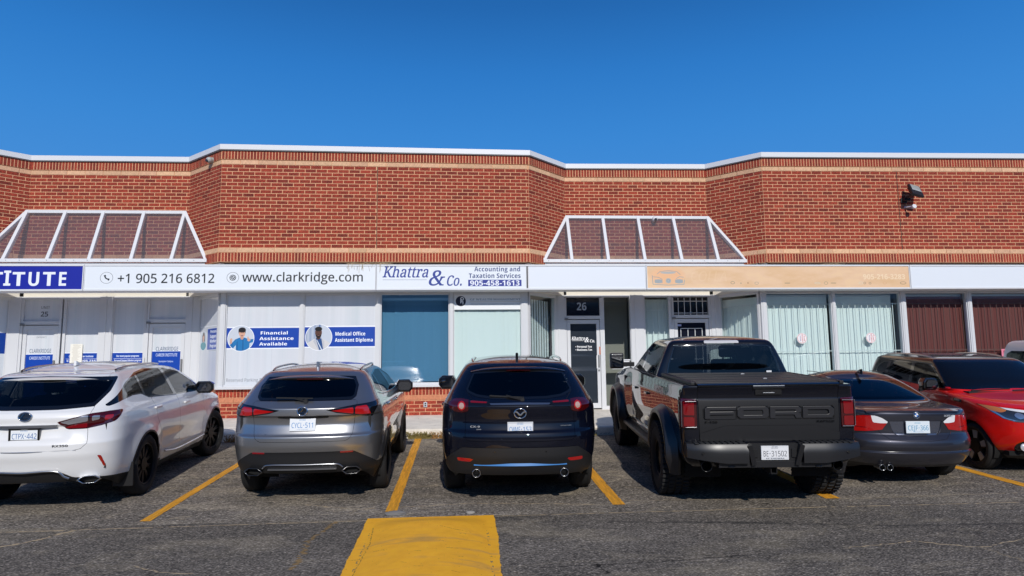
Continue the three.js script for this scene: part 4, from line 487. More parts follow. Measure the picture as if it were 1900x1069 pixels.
// rows: [y, zRear, halfWidth, zFront, rearCornerDepth, frontCornerDepth]
function bodySoup(o) {
  const rows = o.rows.map((r) => r.slice()), last = rows[rows.length - 1];
  if (o.cap) for (let k = 1; k <= 10; k++) { const s = 1 - k / 10 * 0.995, e = o.cap.p || 2.2; rows.push([last[0] + (o.cap.y - last[0]) * (1 - Math.pow(s, e)), o.cap.z + (last[1] - o.cap.z) * s, last[2] * s, o.cap.z + (last[3] - o.cap.z) * s, last[4] * s, (last[5] ?? 0.5) * s]); }
  const T = [0]; for (let i = 1; i < rows.length; i++) { const a = rows[i - 1], b = rows[i]; T.push(T[i - 1] + Math.max(0.004, Math.hypot(b[0] - a[0], b[1] - a[1], b[2] - a[2], 0.5 * (b[3] - a[3])))); }
  const col = (k, d) => pchip(T, rows.map((r) => r[k] ?? d)), fy = col(0), fr = col(1), fw = col(2), ff = col(3), fc = col(4, 0.5), fd = col(5, 0.6);
  const ts = []; for (let i = 0; i + 1 < T.length; i++) { const n = Math.max(2, Math.ceil((T[i + 1] - T[i]) / (o.step || 0.016))); for (let k = 0; k < n; k++) ts.push(T[i] + (T[i + 1] - T[i]) * k / n); } ts.push(T[T.length - 1]);
  const nR = 34, nS = o.ns || 90, nF = 22, nr = o.nr || 3.2, nf = o.nf || 2.8, A = nR + nS + nF, bow = o.bow ?? 0.05, N = ts.length;
  const pos = new Float32Array(N * (2 * A) * 3), U = new Float32Array(N * 2 * A), cols = 2 * A; // columns: 0..A right side from rear centre, then back along the left
  const zm = o.mid ?? -1.4, taper = o.taper ?? 0.02;
  for (let j = 0; j < N; j++) {
    const t = ts[j], y = fy(t), zr = fr(t), w = Math.max(fw(t), 0.002), zf = ff(t), L = zr - zf, c = Math.min(fc(t), L * 0.45), d = Math.min(fd(t), L * 0.45); let u = 0, px = 0, pz = 0;
    for (let i = 0; i <= A; i++) {
      let x, z;
      if (i <= nR) { const q = i / nR, th = q * Math.PI / 2 * (0.35 + 0.65 * q) / 1.0, e = th, S = Math.pow(Math.sin(e), 2 / nr), C = Math.pow(Math.max(0, Math.cos(e)), 2 / nr); x = w * S; z = zr - Math.min(bow, c * 0.4) * S * S - (c - Math.min(bow, c * 0.4)) * (1 - C); }
      else if (i <= nR + nS) { const q = (i - nR) / nS; x = w; z = zr - c + (zf + d - zr + c) * q; }
      else { const q = 1 - (i - nR - nS) / nF, e = q * Math.PI / 2, S = Math.pow(Math.sin(e), 2 / nf), C = Math.pow(Math.max(0, Math.cos(e)), 2 / nf); x = w * S; z = zf + d * (1 - C); }
      x *= 1 - taper * ((z - zm) / 2.2) ** 2; let Y = y;
      if (o.sculpt) { const r = o.sculpt(x, y, z, w); x = r[0]; Y = r[1]; z = r[2]; }
      if (o.tail) Y += Math.max(0, o.tail - Y) * 0.85 * smooth(0.40, 0.70, z);
      if (i) u += Math.hypot(x - px, z - pz); px = x; pz = z;
      const put = (k, sx, su) => { const b = (j * cols + k) * 3; pos[b] = sx; pos[b + 1] = Y; pos[b + 2] = z; U[j * cols + k] = su; };
      put(i % cols, x, u); if (i > 0 && i < A) put(cols - i, -x, -u); if (i === 0 || i === A) put(i, 0, u);
    }
  }
  const g = new THREE.BufferGeometry(), idx = [];
  for (let j = 0; j + 1 < N; j++) for (let i = 0; i < cols; i++) { const a = j * cols + i, b = j * cols + (i + 1) % cols, c2 = a + cols, d2 = b + cols; idx.push(a, c2, b, b, c2, d2); }
  g.setAttribute('position', new THREE.BufferAttribute(pos, 3)); g.setIndex(idx); g.computeVertexNormals();
  const nrm = g.attributes.normal.array, out = new Float32Array(idx.length * 7);
  let flip = 1; { let s = 0; for (let k = 0; k < pos.length; k += 33 * 3) s += nrm[k] * pos[k]; if (s < 0) flip = -1; }
  if (flip < 0) for (let k = 0; k < idx.length; k += 3) { const q = idx[k + 1]; idx[k + 1] = idx[k + 2]; idx[k + 2] = q; }
  for (let k = 0; k < idx.length; k++) { const v = idx[k], seam = U[v]; out.set([pos[v * 3], pos[v * 3 + 1], pos[v * 3 + 2], flip * nrm[v * 3], flip * nrm[v * 3 + 1], flip * nrm[v * 3 + 2], seam], k * 7); }
  for (let k = 0; k < out.length; k += 21) { const a = out[k + 6], b = out[k + 13], c = out[k + 20]; if (Math.max(a, b, c) - Math.min(a, b, c) > 1.5) for (const q of [6, 13, 20]) out[k + q] = -Math.abs(out[k + q]); }
  return out;
}
function split(S, f, box) { // [part of the surface where f < 0, the rest]
  const I = [], O = [], lerp = (a, b, t) => { const r = new Array(7); for (let k = 0; k < 7; k++) r[k] = a[k] + (b[k] - a[k]) * t; return r; };
  const tri = (list, poly) => { for (let k = 1; k + 1 < poly.length; k++) { for (const v of [poly[0], poly[k], poly[k + 1]]) for (let q = 0; q < 7; q++) list.push(v[q]); } };
  for (let k = 0; k < S.length; k += 21) {
    const v = [S.subarray(k, k + 7), S.subarray(k + 7, k + 14), S.subarray(k + 14, k + 21)], d = v.map((p) => f(p[0], p[1], p[2], p[6], p[3], p[4], p[5]));
    if (d[0] >= 0 && d[1] >= 0 && d[2] >= 0) { for (let q = 0; q < 21; q++) O.push(S[k + q]); continue; }
    if (d[0] < 0 && d[1] < 0 && d[2] < 0) { for (let q = 0; q < 21; q++) I.push(S[k + q]); continue; }
    const pi = [], po = [];
    for (let a = 0; a < 3; a++) { const b = (a + 1) % 3; (d[a] < 0 ? pi : po).push(v[a]); if ((d[a] < 0) !== (d[b] < 0)) { const c = lerp(v[a], v[b], d[a] / (d[a] - d[b])); pi.push(c); po.push(c); } }
    tri(I, pi); tri(O, po);
  }
  return [new Float32Array(I), new Float32Array(O)];
}
function soupGeo(S, push = 0) {
  const n = S.length / 7, p = new Float32Array(n * 3), m = new Float32Array(n * 3), uv = new Float32Array(n * 2);
  for (let i = 0; i < n; i++) { for (let k = 0; k < 3; k++) { p[i * 3 + k] = S[i * 7 + k] + S[i * 7 + 3 + k] * push; m[i * 3 + k] = S[i * 7 + 3 + k]; } uv[i * 2] = S[i * 7 + 6]; uv[i * 2 + 1] = S[i * 7 + 1]; }
  const g = new THREE.BufferGeometry(); g.setAttribute('position', new THREE.BufferAttribute(p, 3)); g.setAttribute('normal', new THREE.BufferAttribute(m, 3)); g.setAttribute('uv', new THREE.BufferAttribute(uv, 2)); return g;
}
function sdPoly(pts, r = 0) { // signed distance to a polygon, corners rounded by r
  const n = pts.length;
  return (x, y) => { let d = 1e9, s = 1; for (let i = 0, j = n - 1; i < n; j = i++) { const [ax, ay] = pts[i], [bx, by] = pts[j], ex = bx - ax, ey = by - ay, wx = x - ax, wy = y - ay, t = clamp((wx * ex + wy * ey) / (ex * ex + ey * ey)); const qx = wx - ex * t, qy = wy - ey * t; d = Math.min(d, qx * qx + qy * qy); const c1 = y >= ay, c2 = y < by, c3 = ex * wy > ey * wx; if ((c1 && c2 && c3) || (!c1 && !c2 && !c3)) s = -s; } return s * Math.sqrt(d) - r; };
}
function inset(pts, r) { return pts; }
// shapes on the body: rear view (x mirrored, y) with z beyond zmin; around the corner (u, y); side view (z, y)
const onRear = (pts, zmin, r = 0) => { const s = sdPoly(pts, r); return (x, y, z) => Math.max(s(Math.abs(x), y), (zmin - z)); };
const onWrap = (pts, r = 0, side = 0) => { const s = sdPoly(pts, r); return (x, y, z, u, nx, ny, nz) => Math.max(s(Math.abs(u), y), side ? -side * u : -1); };
const onSide = (pts, r = 0, xmin = 0.3, side = 0) => { const s = sdPoly(pts, r); return (x, y, z) => Math.max(s(z, y), xmin - Math.abs(x), side ? -side * x : -1); };

class Car {
  constructor(name, label, cat, paint, place, group) {
    this.root = thing(name, label, cat, [place.x, LOT(place.z), place.z], group); this.root.rotation.set(Math.atan(0.0570441) * 1, place.yaw, place.roll || 0, 'XYZ'); this.paint = paint; this.seams = [];
  }
  shape(o) { this.o = o; this.S = bodySoup(o); }
  cut(f, gap = 0) { // take a piece out of the skin; the gap round it goes to the dark seam
    let [inn, out] = split(this.S, f); this.S = out;
    if (gap) { const [core, rim] = split(inn, (...a) => f(...a) + gap); this.seams.push(rim); inn = core; }
    return inn;
  }
  add(name, S, mat, push = 0, parent = this.root, label) { return S.length ? part(name, soupGeo(S, push), mat, parent, label) : null; }
  mesh(name, geo, mat, parent = this.root, label) { return part(name, geo, mat, parent, label); }
  finish() { this.body = this.add('body', this.S, this.paint); if (this.seams.length) { const n = this.seams.reduce((a, s) => a + s.length, 0), all = new Float32Array(n); let k = 0; for (const s of this.seams) { all.set(s, k); k += s.length; } this.add('shut_line', all, seamMat, -0.008); } return this.root; }
}
const seamMat = M([0.008, 0.008, 0.009], 0.9), trimBlack = M([0.011, 0.011, 0.012], 0.5), gloss = P([0.006, 0.006, 0.007], 0.06, { clearcoat: 1, clearcoatRoughness: 0.02 }), chrome = M([0.78, 0.79, 0.80], 0.08, { metalness: 1 }), satin = M([0.50, 0.51, 0.53], 0.28, { metalness: 1 }), underMat = M([0.006, 0.006, 0.006], 0.95);
const tyreMat = M([0.012, 0.012, 0.0125], 0.85), rimBlack = P([0.008, 0.008, 0.009], 0.45, { specularIntensity: 0.6 }), rimSilver = M([0.40, 0.39, 0.37], 0.35, { metalness: 0.35 });
const lampRed = P([0.20, 0.004, 0.006], 0.06, { clearcoat: 1, clearcoatRoughness: 0.02 }), lampDark = P([0.055, 0.002, 0.003], 0.06, { clearcoat: 1, clearcoatRoughness: 0.02 }), lampClear = P([0.40, 0.40, 0.42], 0.15, { metalness: 0.6, clearcoat: 1, clearcoatRoughness: 0.02 }), lampBright = P([0.40, 0.007, 0.006], 0.08, { clearcoat: 1, clearcoatRoughness: 0.02, emissive: lin(0.0, 0, 0) });
const tintGlass = P([0.075, 0.08, 0.09], 0.012, { transmission: 1, thickness: 0, ior: 1.5 }), lightGlass = P([0.62, 0.72, 0.70], 0.012, { transmission: 1, thickness: 0, ior: 1.5 }), midGlass = P([0.17, 0.20, 0.20], 0.012, { specularIntensity: 0.7, transmission: 1, thickness: 0, ior: 1.5 });
const seatMat = M([0.03, 0.029, 0.028], 0.85), cabinMat = M([0.016, 0.016, 0.017], 0.9);

function wheel(car, x, z, R, W, rimR, style, opt = {}) { // tyre, rim and brake disc; x is the outer face
  const s = Math.sign(x), g = new THREE.Group(); const w2 = W / 2; const pr = [[rimR, -w2 * 0.80], [rimR + 0.012, -w2 * 0.97], [(rimR + R) / 2, -w2 * 1.04], [R - 0.03, -w2 * 0.98], [R - 0.008, -w2 * 0.80], [R, -w2 * 0.5], [R, w2 * 0.5], [R - 0.008, w2 * 0.80], [R - 0.03, w2 * 0.98], [(rimR + R) / 2, w2 * 1.04], [rimR + 0.012, w2 * 0.97], [rimR, w2 * 0.80]];
  const L = new THREE.LatheGeometry(pr.map(([a, b]) => new THREE.Vector2(a, b)), 64).rotateZ(Math.PI / 2), parts = [L];
  if (opt.tread) { // blocks of an off-road tread
    const n = 46; for (let i = 0; i < n; i++) for (const [xx, tw, ph] of [[-0.42, 0.22, 0], [-0.16, 0.2, 0.5], [0.12, 0.2, 0], [0.40, 0.22, 0.5]]) { const a = (i + ph) / n * Math.PI * 2; parts.push(rbox(W * tw, 0.026, R * 2 * Math.PI / n * 0.62, 0.004, 0, 0, 0, 1).rotateX(0.25 * (xx > 0 ? 1 : -1)).translate(W * xx, R + 0.002, 0).rotateX(a)); }
    for (let i = 0; i < n; i++) for (const q of [-1, 1]) parts.push(box(0.02, 0.05, R * 0.08, q * w2 * 0.99, R - 0.035, 0).rotateX((i + 0.5) / n * Math.PI * 2));
  } else { const n = 90; for (const xx of [-0.30, -0.10, 0.10, 0.30]) parts.push(new THREE.TorusGeometry(R - 0.0005, 0.0025, 6, 80).rotateY(Math.PI / 2).translate(W * xx, 0, 0)); }
  const ty = car.mesh('tyre', parts, tyreMat); ty.position.set(x - s * w2, R, z); ty.name = 'wheel';
  if (opt.steer) ty.rotation.y = opt.steer;
  const mats = { black: rimBlack, silver: rimSilver, ...opt.mats }, f = w2 * 0.78; // rim is modelled with its face at +x, mirrored by rotation
  const rim = [new THREE.CylinderGeometry(rimR, rimR * 0.96, W * 0.74, 48, 1, true).rotateZ(Math.PI / 2), new THREE.TorusGeometry(rimR - 0.006, 0.012, 8, 56).rotateY(Math.PI / 2).translate(f, 0, 0), new THREE.CylinderGeometry(0.075, 0.085, 0.05, 24).rotateZ(Math.PI / 2).translate(f - 0.035, 0, 0)];
  const spoke = (a, wIn, wOut, th, dx = 0) => { const sh = shapeOf([[-wIn, 0.05], [wIn, 0.05], [wOut, rimR - 0.01], [-wOut, rimR - 0.01]]); return ext(sh, th, 0.004).rotateY(Math.PI / 2).translate(f - 0.055 + dx, 0, 0).rotateX(a); };
  const accent = [];
  for (let i = 0; i < style.n; i++) { const a = i / style.n * Math.PI * 2 + (style.ph || 0); if (style.pair) { rim.push(spoke(a - style.pair, style.wi, style.wo, 0.03), spoke(a + style.pair, style.wi, style.wo, 0.03)); } else rim.push(spoke(a, style.wi, style.wo, 0.035)); if (style.accent) accent.push(ext(shapeOf([[-style.accent * 0.7, 0.11], [style.accent * 0.7, 0.11], [style.accent * 1.2, rimR - 0.012], [-style.accent * 1.2, rimR - 0.012]]), 0.006, 0.001).rotateY(Math.PI / 2).translate(f - 0.014, 0, 0).rotateX(a)); }
  const rm = car.mesh('rim', rim, mats[style.mat], ty); if (accent.length) car.mesh('rim_inlay', accent, rimSilver, ty);
  const bd = car.mesh('brake_disc', [new THREE.CylinderGeometry(rimR * 0.72, rimR * 0.72, 0.02, 40).rotateZ(Math.PI / 2).translate(-0.01, 0, 0)], M([0.09, 0.09, 0.09], 0.5, { metalness: 0.7 }), ty);
  if (s < 0) for (const m of [rm, bd, ...ty.children]) m.rotation.y = Math.PI;
  return ty;
}
function underbody(car, o) { // floor, sills' inner sides and dark wheel housings
  const l = [span(-o.w + 0.04, o.w - 0.04, o.y + 0.08, o.y + 0.14, o.zf, 0.42), span(-o.w + 0.14, o.w - 0.14, o.y + 0.20, o.y + 0.24, 0.40, o.zr)]; car.mesh('underbody', l, underMat);
  for (const z of [0, -o.wb]) for (const s of [-1, 1]) { const inner = s * (o.w - 0.38), outer = s * (o.w + 0.05); car.mesh('wheel_housing', [new THREE.CylinderGeometry(o.R, o.R, Math.abs(outer - inner), 40, 1, true, -Math.PI * 0.12, Math.PI * 1.24).rotateZ(Math.PI / 2).translate((inner + outer) / 2, o.cy, z), box(0.02, o.R, o.R * 2, inner, o.cy + 0.25, z)], underMat); }
}
const plateTex = (txt, col, bg, frame, low) => canvasTex(384, 196, (g, w, h) => { g.fillStyle = bg; g.fillRect(0, 0, w, h); g.fillStyle = col; text(g, 'ONTARIO', w * 0.36, w * 0.62, h * 0.2, h * 0.15, 'sans-serif'); text(g, txt[0], w * 0.06, w * (txt[2] || 0.50), h * 0.76, h * 0.56, 'sans-serif', txt[3] || ''); text(g, '•', w * (txt[2] || 0.50) + w * 0.02, w * (txt[2] || 0.50) + w * 0.07, h * 0.66, h * 0.3, 'sans-serif'); text(g, txt[1], w * (txt[2] || 0.50) + w * 0.09, w * 0.95, h * 0.76, h * 0.56, 'sans-serif', txt[3] || ''); g.fillStyle = 'rgba(120,150,190,0.8)'; text(g, 'YOURS TO DISCOVER', w * 0.28, w * 0.72, h * 0.93, h * 0.11, 'sans-serif'); if (frame) { g.fillStyle = frame; g.fillRect(0, 0, w, h * 0.11); g.fillRect(0, h * 0.82, w, h * 0.18); g.fillRect(0, 0, w * 0.03, h); g.fillRect(w * 0.97, 0, w * 0.03, h); g.fillStyle = frame === '#0c0c0e' ? '#e8e8ea' : '#15203a'; text(g, low, w * 0.16, w * 0.84, h * 0.95, h * 0.13, 'sans-serif', 'bold'); g.fillStyle = frame === '#0c0c0e' ? '#e8e8ea' : '#15203a'; text(g, 'ONTARIO', w * 0.38, w * 0.62, h * 0.09, h * 0.09, 'sans-serif'); } });
function plate(car, y, z, tilt, tex, x = 0, w = 0.305, frame) { const p = car.mesh('licence_plate', rbox(w, w * 0.51, 0.012, 0.004), M([0.7, 0.7, 0.7], 0.5)); p.position.set(x, y, z); p.rotation.x = tilt; car.mesh('plate_print', new THREE.PlaneGeometry(w * 0.985, w * 0.495).translate(0, 0, 0.0075), M([1, 1, 1], 0.4, { map: tex }), p); if (frame) car.mesh('plate_frame', [box(w + 0.03, 0.016, 0.02, 0, w * 0.255, 0), box(w + 0.03, 0.030, 0.02, 0, -w * 0.255, 0), box(0.016, w * 0.5, 0.02, w / 2 + 0.004, 0, 0), box(0.016, w * 0.5, 0.02, -w / 2 - 0.004, 0, 0)], gloss, p); return p; }
function lettering(car, name, str, x, y, z, w, h, color, tilt = -0.1, ry = 0, style = 'bold') { const t = canvasTex(256, 64, (g) => { g.clearRect(0, 0, 256, 64); g.fillStyle = color; text(g, str, 4, 252, 54, 62, 'sans-serif', style); }); const m = car.mesh(name, new THREE.PlaneGeometry(w, h), M([1, 1, 1], 0.25, { map: t, alphaTest: 0.45, metalness: 0.3 })); m.position.set(x, y, z); m.rotation.set(tilt, ry, 0, 'YXZ'); return m; }
function mirror(car, x, y, z, mat, o = {}) { const s = Math.sign(x), w = o.w || 0.22, h = o.h || 0.15; const pts = [[-w / 2, -h * 0.36], [-w * 0.3, -h / 2], [w * 0.32, -h / 2], [w / 2, -h * 0.2], [w / 2, h * 0.25], [w * 0.3, h / 2], [-w * 0.36, h / 2], [-w / 2, h * 0.2]].map(([a, b]) => [s * a, b]); const m = car.mesh('mirror', [ext(shapeOf(pts), 0.10, 0.02).translate(0, 0, -0.11)], mat); m.position.set(x + s * 0.10, y, z); m.rotation.y = s * 0.12; car.mesh('mirror_glass', new THREE.ShapeGeometry(shapeOf(pts.map(([a, b]) => [a * 0.86, b * 0.82]))).translate(0, 0, 0.024), M([0.22, 0.23, 0.25], 0.03, { metalness: 1 }), m); car.mesh('mirror_foot', [bar([-s * 0.02, -h * 0.35, -0.06], [-s * 0.17, -h * 0.62, -0.05], 0.035, 0.05)], trimBlack, m); return m; }
function handle(car, x, y, z, mat, len = 0.2) { const s = Math.sign(x); const h = car.mesh('door_handle', [rbox(0.03, 0.032, len, 0.012, s * 0.024, 0, 0), rbox(0.03, 0.028, 0.03, 0.008, s * 0.01, 0, len * 0.4), rbox(0.03, 0.028, 0.03, 0.008, s * 0.01, 0, -len * 0.4)], mat); h.position.set(x, y, z); return h; }
function finAntenna(car, y, z, mat, s = 1) { const m = car.mesh('antenna', [ext(shapeOf([[-0.09 * s, 0], [0.10 * s, 0], [-0.055 * s, 0.062 * s], [-0.085 * s, 0.066 * s]]), 0.012, 0.012).translate(0, 0, -0.006).rotateY(Math.PI / 2)], mat); m.position.set(0, y, z); return m; }
function seats(car, rows, w = 0.42, label) { for (const [x, y, z] of rows) { car.mesh('seat', [rbox(0.50, 0.62, 0.14, 0.05, x, y, z), rbox(0.26, 0.19, 0.10, 0.045, x, y + 0.43, z + 0.02), box(0.02, 0.14, 0.02, x - 0.06, y + 0.32, z), box(0.02, 0.14, 0.02, x + 0.06, y + 0.32, z)], seatMat); } }
function ringEmblem(rx, ry, t = 0.009, inner) { return [new THREE.TorusGeometry(1, t / rx, 10, 48).scale(rx, ry, rx)]; }
function rail(car, pts, r, mat) { return car.mesh('roof_rail', [tube(pts, r, 40, 10)], mat); }
function exhaust(car, x, y, z, rx, ry, mat, deep = 0.14, sides = 36) { const o = new THREE.CylinderGeometry(1, 1, deep, sides, 1, true).rotateX(Math.PI / 2).scale(rx, ry, 1), rimg = new THREE.TorusGeometry(1, 0.10, 8, sides).scale(rx, ry, 0.09 / 1).scale(1, 1, 0.9); const m = car.mesh('exhaust_tip', [o, rimg.translate(0, 0, deep / 2)], mat); m.position.set(x, y, z - deep / 2); car.mesh('exhaust_bore', new THREE.CylinderGeometry(0.94, 0.94, 0.01, sides).rotateX(Math.PI / 2).scale(rx, ry, 1).translate(0, 0, -deep * 0.15), underMat, m); return m; }
function wiper(car, a, b, arm, z0) { return car.mesh('wiper', [bar(a, b, 0.02, 0.016), bar(arm[0], arm[1], 0.024, 0.02), new THREE.CylinderGeometry(0.024, 0.028, 0.03, 16).rotateX(Math.PI / 2).translate(...arm[0])], trimBlack); }
